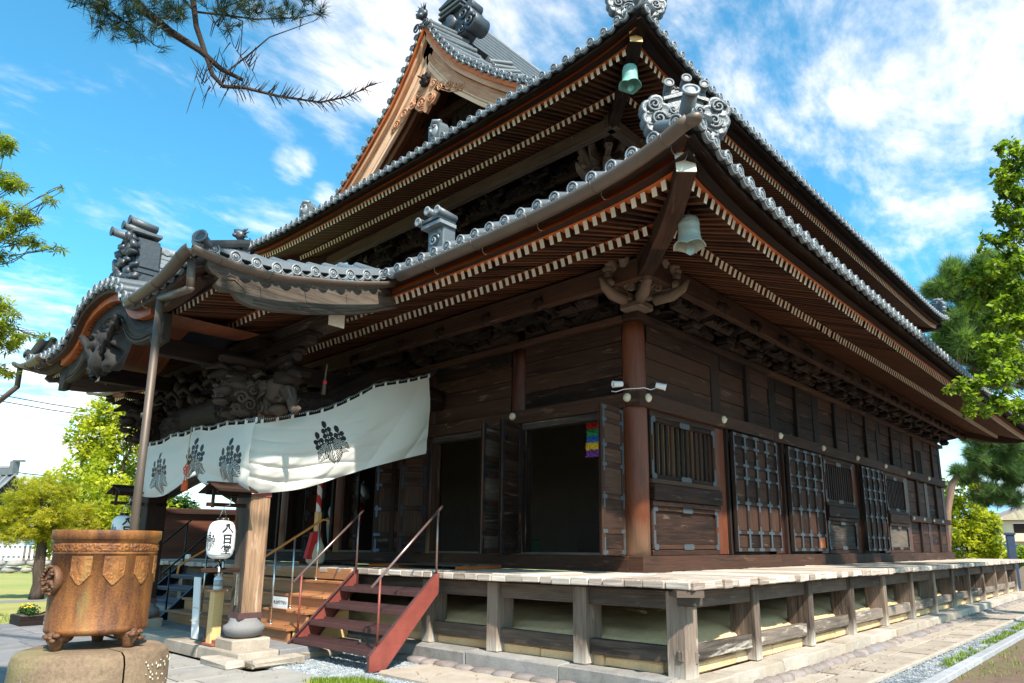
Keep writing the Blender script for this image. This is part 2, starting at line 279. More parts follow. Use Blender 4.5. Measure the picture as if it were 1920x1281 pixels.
# ------------------------------------------------------------------ mesh helpers
def V(*a): return Vector(a)
class MB:
    def __init__(s): s.v = []; s.f = []; s.uv = []; s.m = []; s.sm = []
    def quad(s, idx, uvs, m=0, sm=False):
        s.f.append(idx); s.uv.append(uvs); s.m.append(m); s.sm.append(sm)
    def box(s, c, d, R=None, m=0, ch=0., end=None, la=None, jit=0., ends=(1, 1)):
        c = Vector(c); h = [x/2 for x in d]
        if la is None: la = max(range(3), key=lambda i: d[i])
        ot = [i for i in range(3) if i != la]
        ru, rv = random.random()*20, random.random()*20
        n0 = len(s.v)
        pts = []
        if ch <= 0:
            for sx in (-1, 1):
                for sy in (-1, 1):
                    for sz in (-1, 1): pts.append(Vector((sx*h[0], sy*h[1], sz*h[2])))
            faces = [(0, 1, 3, 2), (4, 6, 7, 5), (0, 4, 5, 1), (2, 3, 7, 6), (0, 2, 6, 4), (1, 5, 7, 3)]
            nrm = [0, 0, 1, 1, 2, 2]; sg = [0, 1, 0, 1, 0, 1]
        else:
            k = 0; ids = {}
            for sx in (-1, 1):
                for sy in (-1, 1):
                    for sz in (-1, 1):
                        sg3 = (sx, sy, sz)
                        for a in range(3):
                            p = [sg3[i]*(h[i] if i == a else h[i]-ch) for i in range(3)]
                            ids[(sg3, a)] = k; k += 1; pts.append(Vector(p))
            faces = []; nrm = []; sg = []
            for a in range(3):
                b_, c_ = [(1, 2), (2, 0), (0, 1)][a]
                for sgn in (-1, 1):
                    q = []
                    for (u, w) in ((-1, -1), (1, -1), (1, 1), (-1, 1)):
                        t = [0, 0, 0]; t[a] = sgn; t[b_] = u; t[c_] = w; q.append(ids[(tuple(t), a)])
                    if sgn < 0: q.reverse()
                    faces.append(tuple(q)); nrm.append(a); sg.append((sgn+1)//2)
            for a in range(3):
                b_, c_ = [(1, 2), (2, 0), (0, 1)][a]
                for u in (-1, 1):
                    for w in (-1, 1):
                        t0 = [0, 0, 0]; t0[b_] = u; t0[c_] = w; t1 = list(t0); t0[a] = -1; t1[a] = 1
                        q = [ids[(tuple(t0), b_)], ids[(tuple(t1), b_)], ids[(tuple(t1), c_)], ids[(tuple(t0), c_)]]
                        if u*w > 0: q.reverse()
                        faces.append(tuple(q)); nrm.append(b_ if b_ != la else c_); sg.append(2)
            for sx in (-1, 1):
                for sy in (-1, 1):
                    for sz in (-1, 1):
                        t = (sx, sy, sz); q = [ids[(t, 0)], ids[(t, 1)], ids[(t, 2)]]
                        if sx*sy*sz < 0: q.reverse()
                        faces.append(tuple(q)); nrm.append(0); sg.append(2)
        if jit: pts = [p+Vector((random.uniform(-jit, jit), random.uniform(-jit, jit), random.uniform(-jit, jit))) for p in pts]
        for q, a, g in zip(faces, nrm, sg):
            if a == la and g != 2: uvs = [(pts[i][ot[0]]*.35+ru, pts[i][ot[1]]+rv) for i in q]
            else:
                o = [i for i in ot if i != a]; o = o[0] if o else ot[0]
                uvs = [(pts[i][la]+ru, pts[i][o]+rv+a*1.7+(g == 1)*.9) for i in q]
            mm = end if (end is not None and a == la and g != 2 and ends[g]) else m
            s.quad(tuple(n0+i for i in q), uvs, mm)
        for p in pts: s.v.append(tuple(c+(R @ p if R else p)))
        return s
    def beam(s, a, b, w, h, m=0, ch=0., up=(0, 0, 1), end=None, ends=(1, 1)):   # rectangular bar from a to b, w wide, h high
        a = Vector(a); b = Vector(b); x = (b-a); L = x.length; x.normalize(); y = Vector(up).cross(x)
        if y.length < 1e-4: y = Vector((0, 1, 0)).cross(x)
        y.normalize(); z = x.cross(y)
        R = Matrix((x, y, z)).transposed()
        return s.box((a+b)/2, (L, w, h), R, m, ch, end, 0, ends=ends)
    def tube(s, path, r, n=8, m=0, cap=True, up=None, sm=True, capm=None, flat=None):
        path = [Vector(p) for p in path]; k = len(path)
        rr = r if isinstance(r, (list, tuple)) else [r]*k
        t0 = (path[1]-path[0]).normalized(); ref = Vector(up) if up else (Vector((0, 0, 1)) if abs(t0.z) < .9 else Vector((1, 0, 0)))
        n0 = len(s.v); L = 0; y = ref.cross(t0).normalized(); ru = random.random()*20
        Ls = []
        for i, p in enumerate(path):
            t = (path[min(i+1, k-1)]-path[max(i-1, 0)]).normalized()
            y = (y-t*y.dot(t)).normalized(); z = t.cross(y)
            if i: L += (p-path[i-1]).length
            Ls.append(L)
            for j in range(n):
                a = 2*pi*j/n; s.v.append(tuple(p+(y*cos(a)+z*sin(a)*(flat or 1))*rr[i]))
        for i in range(k-1):
            for j in range(n):
                j2 = (j+1) % n
                q = (n0+i*n+j, n0+i*n+j2, n0+(i+1)*n+j2, n0+(i+1)*n+j)
                c0, c1 = 2*pi*j/n*rr[i], 2*pi*(j+1)/n*rr[i]
                s.quad(q, [(Ls[i]+ru, c0), (Ls[i]+ru, c1), (Ls[i+1]+ru, c1), (Ls[i+1]+ru, c0)], m, sm)
        if cap:
            cm = m if capm is None else capm
            s.quad(tuple(n0+j for j in reversed(range(n))), [(cos(2*pi*j/n)*rr[0], sin(2*pi*j/n)*rr[0]) for j in range(n)], cm)
            s.quad(tuple(n0+(k-1)*n+j for j in range(n)), [(cos(2*pi*j/n)*rr[0], sin(2*pi*j/n)*rr[0]) for j in range(n)], cm)
        return s
    def lathe(s, prof, c=(0, 0, 0), R=None, n=24, m=0, sm=True, mf=None):
        c = Vector(c); n0 = len(s.v); k = len(prof)
        for (r, z) in prof:
            for j in range(n):
                a = 2*pi*j/n; p = Vector((r*cos(a), r*sin(a), z)); s.v.append(tuple(c+(R @ p if R else p)))
        for i in range(k-1):
            for j in range(n):
                j2 = (j+1) % n
                s.quad((n0+i*n+j, n0+i*n+j2, n0+(i+1)*n+j2, n0+(i+1)*n+j), [(prof[i][1], 6.28*j/n*prof[i][0]), (prof[i][1], 6.28*(j+1)/n*prof[i][0]), (prof[i+1][1], 6.28*(j+1)/n*prof[i+1][0]), (prof[i+1][1], 6.28*j/n*prof[i+1][0])], mf(i, j) if mf else m, sm)
        if prof[0][0] > 1e-4: s.quad(tuple(n0+j for j in reversed(range(n))), [(0, 0)]*n, mf(0, 0) if mf else m)
        if prof[-1][0] > 1e-4: s.quad(tuple(n0+(k-1)*n+j for j in range(n)), [(0, 0)]*n, mf(k-2, 0) if mf else m)
        return s
    def prism(s, pts, o, U, W, depth, m=0, ms=None):          # outline in the plane (U,W) at o, thickness depth along U x W
        o = Vector(o); U = Vector(U); W = Vector(W); Nn = U.cross(W).normalized()*depth; k = len(pts); n0 = len(s.v)
        P = [o+U*a+W*b for a, b in pts]
        for p in P: s.v.append(tuple(p))
        for p in P: s.v.append(tuple(p+Nn))
        ru = random.random()*9
        s.quad(tuple(n0+i for i in reversed(range(k))), [(pts[i][0]+ru, pts[i][1]) for i in reversed(range(k))], m)
        s.quad(tuple(n0+k+i for i in range(k)), [(pts[i][0]+ru, pts[i][1]) for i in range(k)], m)
        for i in range(k):
            j = (i+1) % k; l = (P[j]-P[i]).length
            s.quad((n0+i, n0+j, n0+k+j, n0+k+i), [(ru, 0), (ru+l, 0), (ru+l, depth), (ru, depth)], m if ms is None else ms)
        return s
    def sweep(s, path, prof, side=None, m=0, sm=False, closed=True, cap=True, mf=None):
        # profile points (a,b): a along the side vector, b along up; side is fixed or derived
        path = [Vector(p) for p in path]; k = len(path); n = len(prof); n0 = len(s.v); L = 0; ru = random.random()*9; Ls = []
        for i, p in enumerate(path):
            t = (path[min(i+1, k-1)]-path[max(i-1, 0)]).normalized()
            sd = Vector(side[i]) if isinstance(side, list) else (Vector(side) if side is not None else Vector((0, 0, 1)).cross(t))
            sd = sd.normalized(); up = t.cross(sd) if (t.cross(sd)).z >= 0 else -t.cross(sd)
            if i: L += (p-path[i-1]).length
            Ls.append(L); up.normalize()
            for a, b in prof: s.v.append(tuple(p+sd*a+up*b))
        cc = [0]
        for j in range(n): a, b = prof[j], prof[(j+1) % n]; cc.append(cc[-1]+sqrt((a[0]-b[0])**2+(a[1]-b[1])**2))
        for i in range(k-1):
            for j in range(n if closed else n-1):
                j2 = (j+1) % n
                s.quad((n0+i*n+j, n0+(i+1)*n+j, n0+(i+1)*n+j2, n0+i*n+j2), [(Ls[i]+ru, cc[j]), (Ls[i+1]+ru, cc[j]), (Ls[i+1]+ru, cc[j+1]), (Ls[i]+ru, cc[j+1])], mf(i, j) if mf else m, sm)
        if cap and closed:
            s.quad(tuple(n0+j for j in range(n)), [(0, 0)]*n, mf(0, 0) if mf else m); s.quad(tuple(n0+(k-1)*n+j for j in reversed(range(n))), [(0, 0)]*n, mf(k-2, 0) if mf else m)
        return s
    def grid(s, fn, nu, nv, m=0, sm=True, mf=None):
        n0 = len(s.v); ruv = random.random()*9
        for i in range(nu+1):
            for j in range(nv+1): s.v.append(tuple(fn(i/nu, j/nv)))
        for i in range(nu):
            for j in range(nv):
                a = n0+i*(nv+1)+j
                s.quad((a, a+nv+1, a+nv+2, a+1), [(i/nu*2+ruv, j/nv), ((i+1)/nu*2+ruv, j/nv), ((i+1)/nu*2+ruv, (j+1)/nv), (i/nu*2+ruv, (j+1)/nv)], mf((i+.5)/nu, (j+.5)/nv) if mf else m, sm)
        return s
    def blob(s, c, r, seed=0, amp=.25, sub=2, m=0, sm=True, flat=None):
        import bmesh
        b = bmesh.new(); bmesh.ops.create_icosphere(b, subdivisions=sub, radius=1)
        n0 = len(s.v)
        for v in b.verts:
            p = v.co.copy(); k = 1+amp*(mnoise.noise(p*1.3+Vector((seed*3.1, seed, 0))))+amp*.4*mnoise.noise(p*3.5+Vector((seed, 0, seed)))
            p = Vector((p.x*r[0], p.y*r[1], p.z*r[2]))*k
            if flat: p.z = min(p.z, flat*r[2]) if p.z > 0 else max(p.z, -r[2]*.9)
            s.v.append(tuple(Vector(c)+p))
        for f in b.faces: s.quad(tuple(n0+v.index for v in f.verts), [(0, 0)]*3, m, sm)
        b.free(); return s
    def spiral(s, c, U, W, r0, turns=1.6, th=.02, depth=.03, flip=1, m=0, a0=0., n=22):   # raised scroll
        c = Vector(c); U = Vector(U); W = Vector(W); Nn = U.cross(W).normalized()
        path = []; rad = []
        for i in range(n):
            t = i/(n-1); a = a0+flip*turns*2*pi*t; r = r0*(1-t*.93)
            path.append(c+U*(cos(a)*r)+W*(sin(a)*r)+Nn*depth*(.3+.7*t)); rad.append(th*(1-.35*t))
        return s.tube(path, rad, 6, m)
    def mesh(s, name, mats, loc=None):
        me = bpy.data.meshes.new(name)
        vv = s.v
        if loc is not None: vv = [(x-loc[0], y-loc[1], z-loc[2]) for x, y, z in s.v]
        me.from_pydata(vv, [], s.f)
        for mm in (mats if isinstance(mats, (list, tuple)) else [mats]): me.materials.append(M[mm])
        ul = me.uv_layers.new(name='UVMap'); ul.data.foreach_set('uv', [c for q in s.uv for uvp in q for c in uvp])
        me.polygons.foreach_set('material_index', s.m); me.polygons.foreach_set('use_smooth', s.sm)
        me.update(); return me
def link(name, me, parent=None, loc=(0, 0, 0), R=None, label=None, kind=None, sc=None):
    o = bpy.data.objects.new(name, me); COL.objects.link(o)
    mt = Matrix.Translation(loc)
    if R is not None: mt = mt @ R.to_4x4()
    if sc: mt = mt @ Matrix.Diagonal((*sc, 1))
    o.matrix_basis = mt
    if parent: o.parent = parent
    if label: o['label'] = label
    if kind: o['kind'] = kind
    return o
def part(name, mb, mats, parent, label=None, kind=None):
    v = mb.v; k = len(v)       # origin at the middle of the part
    c = tuple((min(p[i] for p in v)+max(p[i] for p in v))/2 for i in range(3))
    return link(name, mb.mesh(name, mats, c), parent, c, label=label, kind=kind)
def sub(name, mb, mats, parent, label=None, kind=None):   # child of a part whose own origin is offset
    o = part(name, mb, mats, None, label, kind); w = o.location.copy(); o.parent = parent; o.location = w-abs_loc(parent); return o
def abs_loc(o):
    l = o.location.copy()
    while o.parent: o = o.parent; l = l+o.location
    return l
def empty(name, loc, label, cat, group=None):
    o = bpy.data.objects.new(name, None); COL.objects.link(o); o.location = loc; o.empty_display_size = .2
    o['label'] = label; o['category'] = cat
    if group: o['group'] = group
    return o
def under(parent, name, mb, mats, label=None, kind=None):     # part or sub-part given in world coordinates
    o = part(name, mb, mats, None, label, kind); w = o.location.copy(); o.parent = parent; o.location = w-abs_loc(parent); return o
def struct(name, mb, mats, kind='structure'):
    o = part(name, mb, mats, None); o['kind'] = kind; return o
def one(name, mb, mats, label, cat, group=None):
    o = part(name, mb, mats, None, label); o['category'] = cat
    if group: o['group'] = group
    return o
def copy_tree(o, parent=None):
    c = o.copy(); COL.objects.link(c); c.parent = parent
    for ch in list(o.children): copy_tree(ch, c)
    return c
def RX(a): return Matrix.Rotation(a, 3, 'X')
def RY(a): return Matrix.Rotation(a, 3, 'Y')
def RZ(a): return Matrix.Rotation(a, 3, 'Z')
def interp(x, tab):
    if x <= tab[0][0]: return tab[0][1]
    for (a, b), (c, d) in zip(tab, tab[1:]):
        if x <= c: return b+(d-b)*(x-a)/(c-a)
    return tab[-1][1]
def smooth_interp(x, tab):     # Catmull-Rom through the table
    n = len(tab)
    if x <= tab[0][0]: return tab[0][1]
    if x >= tab[-1][0]: return tab[-1][1]
    for i in range(n-1):
        if x <= tab[i+1][0]:
            x0, y0 = tab[max(i-1, 0)]; x1, y1 = tab[i]; x2, y2 = tab[i+1]; x3, y3 = tab[min(i+2, n-1)]
            t = (x-x1)/(x2-x1); h = x2-x1
            m1 = (y2-y0)/(x2-x0)*h if x2 != x0 else 0; m2 = (y3-y1)/(x3-x1)*h if x3 != x1 else 0
            t2, t3 = t*t, t*t*t
            return (2*t3-3*t2+1)*y1+(t3-2*t2+t)*m1+(-2*t3+3*t2)*y2+(t3-t2)*m2
# ------------------------------------------------------------------ dimensions
GZ = -1.42
CX_ = [.25, 3.0, 5.74, 8.42, 11.05, 13.68, 16.25, 18.9, 21.5]       # columns of the long side
CY_ = [.25, 3.0, 5.75, 9.25, 12.0, 14.75]                            # columns of the front
XE, YE = 21.75, 15.0
YC = 7.5
hall = empty('temple_hall', (0, 0, GZ), 'old dark timber temple hall with two tiers of grey tiled roof on a raised verandah', 'temple')
# ------------------------------------------------------------------ ground
mb = MB(); mb.grid(lambda u, v: V((u-.5)*3000+200, (v-.5)*3000+200, GZ-.06), 8, 8, sm=False); struct('ground', mb, 'soil')
mb = MB(); mb.prism([(-60, 13.5), (-6.4, 13.5), (-5.2, 14.5), (-3.0, 19.5), (30, 19.5), (60, 90), (-60, 90)], (0, 0, GZ-.03), (1, 0, 0), (0, 1, 0), .02); struct('lawn', mb, 'lawn')
mb = MB(); mb.prism([(-60, 20.8), (60, 23.2), (60, 24.4), (-60, 22.0)], (0, 0, GZ-.006), (1, 0, 0), (0, 1, 0), .012); mb.prism([(-5.3, 14.5), (-3.2, 14.0), (2.0, 21.7), (-.4, 22.2)], (0, 0, GZ-.002), (1, 0, 0), (0, 1, 0), .012); struct('lawn_path', mb, 'slab_dark')
# paving along the long side, two rows of slabs
pav = MB(); pav.box((18, -2.62, GZ-.04), (42, 1.02, .05)); pav = struct('paved_path', pav, 'stone_dark')
x = -2.6; i = 0
while x < 34:
    w = random.uniform(.55, .95)
    for (ya, yb) in ((-2.52, -2.12), (-3.02, -2.54)):
        b = MB(); dx = random.uniform(-.12, .12) if x > -2.4 else 0
        b.box((x+w/2+dx, (ya+yb)/2, GZ-.01+random.uniform(-.004, .004)), (w-.014, yb-ya-.012, .06), ch=.008)
        under(pav, 'slab', b, 'paver')
    x += w
b = MB()
for k in range(46):
    b.box((-2.2+k*.8, -3.07, GZ+.004), (.785, .07, .07), ch=.01)
under(pav, 'edging', b, 'paver')
# gravel strip, kerb
def gravel(name, poly, n, zb):
    b = MB(); b.prism(poly, (0, 0, zb-.02), (1, 0, 0), (0, 1, 0), .02)
    xs = [p[0] for p in poly]; ys = [p[1] for p in poly]
    def inside(x, y):
        c = False; j = len(poly)-1
        for i in range(len(poly)):
            if (poly[i][1] > y) != (poly[j][1] > y) and x < (poly[j][0]-poly[i][0])*(y-poly[i][1])/(poly[j][1]-poly[i][1])+poly[i][0]: c = not c
            j = i
        return c
    c = 0
    while c < n:
        x = random.uniform(min(xs), max(xs)); y = random.uniform(min(ys), max(ys))
        if not inside(x, y): continue
        c += 1; r = random.uniform(.010, .024); a = random.random()*6; n0 = len(b.v)
        for q in range(4): b.v.append((x+r*cos(a+q*1.57)*random.uniform(.7, 1.2), y+r*sin(a+q*1.57)*random.uniform(.7, 1.2), zb+r*.25))
        b.v.append((x, y, zb+r*.95))
        for q in range(4): b.quad((n0+q, n0+(q+1) % 4, n0+4), [(0, 0)]*3)
    return struct(name, b, 'gravel', 'stuff')
gravel('gravel_strip', [(-2, -3.1), (26, -3.1), (26, -3.62), (-2, -3.56)], 9000, GZ-.015)
kb = MB(); kb.box((14, -3.70, GZ-.05), (32, .14, .10)); kb = struct('kerb', kb, 'stone_dark')
for k in range(26):
    b = MB(); b.box((-1.6+k*1.2+.6, -3.70, GZ-.01), (1.192, .165, .10), ch=.012); under(kb, 'kerb_stone', b, 'kerb')
# paving in front of the porch
fl = MB(); fl.prism([(-14, -8), (-3.95, -1.2), (-3.95, 2.9), (-4.6, 4.9), (-4.55, 12), (-6.3, 14.4), (-14, 14.4)], (0, 0, GZ-.05), (1, 0, 0), (0, 1, 0), .02); fl = struct('forecourt', fl, 'slab_dark')
slabs = [(-6.5, -4.0, -3.2, -.2), (-6.5, -4.0, -.18, 2.0), (-5.3, -4.0, 2.02, 3.9), (-6.6, -5.32, 2.02, 3.9), (-5.5, -4.5, 3.92, 5.0), (-6.6, -5.52, 3.92, 5.3), (-5.5, -4.55, 5.02, 6.6)]
for (a, c, d, e) in slabs:
    b = MB(); b.box(((a+c)/2, (d+e)/2, GZ-.012), (c-a-.02, e-d-.02, .05), ch=.008); under(fl, 'paving_slab', b, 'slab')
for iy in range(7):
    x = -11.5
    while x < -4.6:
        w = random.uniform(.9, 1.6); w = min(w, -4.56-x)
        y0 = 5.35+iy*1.28
        if w > .2 and not (x+w > -5.55 and y0 < 6.6):
            b = MB(); b.box((x+w/2, y0+.63, GZ-.012+random.uniform(-.004, .004)), (w-.025, 1.25, .05), ch=.01); under(fl, 'paving_slab', b, 'slab_dark')
        x += w
gravel('gravel_bed', [(-3.95, -1.2), (-3.3, -1.2), (-3.3, 2.62), (-3.24, 2.68), (-2.1, 2.68), (-2.1, 5.2), (-3.3, 5.2), (-4.1, 4.6), (-3.95, 2.9)], 7000, GZ-.02)
mb = MB(); mb.prism([(-3.30, -3.0), (-2.28, -3.0), (-2.28, 2.5), (-2.45, 2.6), (-3.15, 2.6), (-3.30, 2.45)], (0, 0, GZ-.05), (1, 0, 0), (0, 1, 0), .07); struct('concrete_apron', mb, 'paver')
# grass tufts
def grass(name, poly, n, zb, h=(.03, .08), mat='grass_blade'):
    b = MB(); tone = []
    xs = [p[0] for p in poly]; ys = [p[1] for p in poly]; c = 0
    while c < n:
        x = random.uniform(min(xs), max(xs)); y = random.uniform(min(ys), max(ys)); ins = False; j = len(poly)-1
        for i in range(len(poly)):
            if (poly[i][1] > y) != (poly[j][1] > y) and x < (poly[j][0]-poly[i][0])*(y-poly[i][1])/(poly[j][1]-poly[i][1])+poly[i][0]: ins = not ins
            j = i
        if not ins or mnoise.noise(Vector((x*2.2, y*2.2, 3.))) < -.12: continue
        c += 1; a = random.random()*6.3; hh = random.uniform(*h); w = hh*.1; n0 = len(b.v)
        lx, ly = cos(a)*hh*.5, sin(a)*hh*.5
        b.v += [(x-sin(a)*w, y+cos(a)*w, zb), (x+sin(a)*w, y-cos(a)*w, zb), (x+lx, y+ly, zb+hh)]
        b.quad((n0, n0+1, n0+2), [(0, 0)]*3); t = random.random(); tone += [t]*3
    me = b.mesh(name, mat); at_ = me.attributes.new('tone', 'FLOAT', 'POINT'); at_.data.foreach_set('value', tone)
    return link(name, me, kind='stuff')
grass('grass_patch', [(-5.2, 1.7), (-4.0, .6), (-3.72, 1.2), (-3.7, 2.3), (-4.3, 2.75)], 0*1+5200, GZ+.01)
mb = MB(); mb.prism([(-4.9, 1.8), (-4.0, .6), (-3.74, 1.2), (-3.72, 2.3), (-4.3, 2.7)], (0, 0, GZ+.004), (1, 0, 0), (0, 1, 0), .012); struct('turf', mb, 'lawn')
grass('grass_verge', [(3.2, -3.36), (24, -3.3), (24, -3.62), (3.2, -3.62)], 5200, GZ-.01, (.03, .10))
grass('grass_by_kerb', [(2, -3.8), (24, -3.8), (24, -5.6), (6, -5.6)], 2600, GZ-.05, (.03, .09))
grass('lawn_grass', [(-9, 13.6), (-6.0, 13.6), (-4.2, 16.5), (-6, 20), (-14, 20)], 9000, GZ-.01, (.03, .07))
# ------------------------------------------------------------------ plinth
pl = MB(); pl.prism([(-1.94, -1.94), (22.9, -1.94), (22.9, 16.8), (-1.94, 16.8)], (0, 0, GZ-.05), (1, 0, 0), (0, 1, 0), .245); pl = under(hall, 'plinth', pl, 'stone_dark')
def stone_row(a, b_, axis, off, z0, z1, wid, lr, mat, name, ch=.02, jit=.012):
    x = a
    while x < b_:
        w = min(random.uniform(*lr), b_-x)
        if w < .15: break
        b = MB(); c = (x+w/2, off, (z0+z1)/2); d = (w-.014, wid, z1-z0+random.uniform(-.012, .006))
        if axis == 'y': c = (c[1], c[0], c[2]); d = (d[1], d[0], d[2])
        b.box(c, d, ch=ch, jit=jit); under(pl, name, b, mat); x += w
stone_row(-2.05, 23.0, 'x', -1.86, GZ-.03, -1.18, .36, (.9, 1.7), 'stone_tan', 'stone')
stone_row(-1.66, 16.8, 'y', -1.86, GZ-.03, -1.18, .36, (1.2, 1.9), 'stone_grey', 'stone')
x = -2.3
while x < 23.5:                             # rounded cobbles along the foot
    w = random.uniform(.22, .42); b = MB()
    b.blob((x+w/2, -2.12+random.uniform(-.03, .03), GZ+.015), (w*.53, random.uniform(.12, .16), random.uniform(.085, .12)), seed=x*7, amp=.3, flat=.72, sub=2 if x < 9 else 1)
    under(pl, 'cobble', b, 'cobble', 'dark bluish cobble' if .6 < (x*1.7) % 1 < .68 else None); x += w*.97
y = -2.0
while y < 5.1:
    w = random.uniform(.28, .5); b = MB()
    b.blob((-2.16+random.uniform(-.02, .02), y+w/2, GZ+.005), (random.uniform(.13, .17), w*.53, random.uniform(.08, .10)), seed=y*5, amp=.28, flat=.7)
    under(pl, 'cobble', b, 'cobble'); y += w*.97
# earthen mound with a plastered face beneath the floor, and the low blocks that hold it
prof = [(1.58, -1.20), (1.59, -1.06), (1.55, -.94), (1.45, -.83), (1.22, -.73), (.7, -.65), (-1.5, -.60)]
b = MB(); nu = 90
path = [(-1.42, 16.0)]+[(0, 0)]
def mound_pt(u, v):
    # u runs down the front, round the corner, along the side
    k = v*(len(prof)-1); i = min(int(k), len(prof)-2); f = k-i
    t = prof[i][0]*(1-f)+prof[i+1][0]*f; z = prof[i][1]*(1-f)+prof[i+1][1]*f
    Lf, Lc, Ls = 15.5, 2.2, 22.0; s_ = u*(Lf+Lc+Ls)
    if s_ < Lf: p = V(-t, 15.5-s_, z)
    elif s_ < Lf+Lc:
        a = (s_-Lf)/Lc*pi/2; p = V(.0-t*cos(a), 0-t*sin(a), z)
    else: p = V(s_-Lf-Lc, -t, z)
    p.z += .07*mnoise.noise(p*.8)*min(1, v*4)+.02*mnoise.noise(p*3.3)+.012*mnoise.noise(p*9); p += V(.05, .05, 0)*mnoise.noise(p*1.7)
    if v < .7: p += V(p.x, p.y, 0).normalized()*0
    return p
b.grid(mound_pt, 420, 30); under(hall, 'mound', b, 'mound')
for ax in ('x', 'y'):
    x = -1.35
    while x < (22.5 if ax == 'x' else 16):
        w = random.uniform(.8, 1.35); b = MB(); c = (x+w/2, -1.57, -1.125); d = (w-.02, .14, .14)
        if ax == 'y': c = (c[1], c[0], c[2]); d = (d[1], d[0], d[2])
        b.box(c, d, ch=.018, jit=.008); under(pl, 'mound_block', b, 'mound'); x += w
# ------------------------------------------------------------------ verandah
def plank_row():
    x = -2.0; i = 0
    while x < 23.9:
        w = random.uniform(.19, .31); xc = x+w/2; b = MB()
        y1 = .05 if xc > 0 else xc-.02; y0 = -2.03+random.uniform(-.025, .02)
        if y1-y0 > .12:
            L = y1-y0; wz = random.uniform(-.008, .006)
            b.box((xc, (y0+y1)/2, -.055+wz), (w-random.uniform(.003, .010), L, random.uniform(.09, .115)), ch=.012, la=1, end=1, jit=.004)
            under(hall, 'deck_plank', b, ['wood_deck', 'wood_deck'])
        x += w
    y = -2.0
    while y < 16.8:
        w = random.uniform(.22, .36); yc = y+w/2; b = MB()
        x1 = .05 if yc > 0 else yc-.02; x0 = -2.04+random.uniform(-.025, .02)
        if x1-x0 > .12:
            b.box(((x0+x1)/2, yc, -.055+random.uniform(-.008, .006)), (x1-x0, w-random.uniform(.003, .010), random.uniform(.09, .115)), ch=.012, la=0, jit=.004)
            under(hall, 'deck_plank', b, 'wood_deck')
        y += w
plank_row()
b = MB(); b.beam((-1.98, -1.98, -.155), (.2, .2, -.155), .34, .08); under(hall, 'mitre_light_stop', b, 'wood_greyred')  # added board, stops sun streaks falling through the gaps at the plank mitre
b = MB(); b.box((-1.0, 7.4, -.125), (1.9, 18.6, .02)); b.box((11.9, -1.0, -.125), (23.6, 1.9, .02)); under(hall, 'underfloor', b, 'wood_dark')
PX = [.22+2.04*k for k in range(12)]; PY = [-.10, 1.64, 3.25, 10.2, 11.9, 13.6, 15.3]
for x in PX:
    b = MB(); tl = random.uniform(-.01, .01); b.box((x, -1.60, -.64), (.185, .40, 1.08), RY(tl), ch=.014, la=2, jit=.006); under(hall, 'verandah_post', b, 'wood_post')
for y in PY:
    b = MB(); b.box((-1.62, y, -.64), (.38, .235, 1.08), RX(random.uniform(-.008, .008)), ch=.014, la=2, jit=.006); under(hall, 'verandah_post', b, 'wood_post')
b = MB(); b.box((-1.65, -1.65, -.70), (.29, .29, 1.15), ch=.02, la=2, jit=.008); cp = under(hall, 'verandah_post', b, 'wood_post', 'weathered corner post')
b = MB(); b.box((-1.80, -1.86, -.21), (.20, .26, .20), RZ(.0), ch=.015, la=1, jit=.006); under(cp, 'beam_end', b, 'wood_board')
b = MB(); b.box((-1.80, -1.70, -.92), (.03, .09, .13), ch=.01); under(cp, 'wedge', b, 'wood_grey'); b = MB(); b.box((-1.58, -1.80, -.95), (.05, .03, .15), ch=.008); under(cp, 'wedge', b, 'wood_grey')
for i in range(len(PX)):
    x0 = PX[i-1]+.093 if i else -1.50; x1 = PX[i]-.093
    b = MB(); b.box(((x0+x1)/2, -1.66, -.235), (x1-x0, .16, .25), ch=.01, jit=.006); under(hall, 'deck_beam', b, 'wood_greyred')
    b = MB(); b.box(((x0+x1)/2, -1.68+random.uniform(-.01, .01), -.91), (x1-x0, .11, .19), ch=.01, jit=.006); under(hall, 'tie_rail', b, 'wood_grey')
ys = [-1.62]+PY
for i in range(1, len(ys)):
    y0 = ys[i-1]+(.12 if i == 1 else .118); y1 = ys[i]-.118
    if y0 > 3.2 and y1 < 10.3:
        b = MB(); b.box((-1.66, (y0+y1)/2, -.25), (.16, y1-y0, .25), ch=.01); under(hall, 'deck_beam', b, 'wood_greyred'); continue
    b = MB(); b.box((-1.66, (y0+y1)/2, -.25), (.16, y1-y0, .25), ch=.01, jit=.006); under(hall, 'deck_beam', b, 'wood_greyred')
    b = MB(); b.box((-1.68, (y0+y1)/2, -.93), (.11, y1-y0, .20), ch=.01, jit=.006); under(hall, 'tie_rail', b, 'wood_greyred')
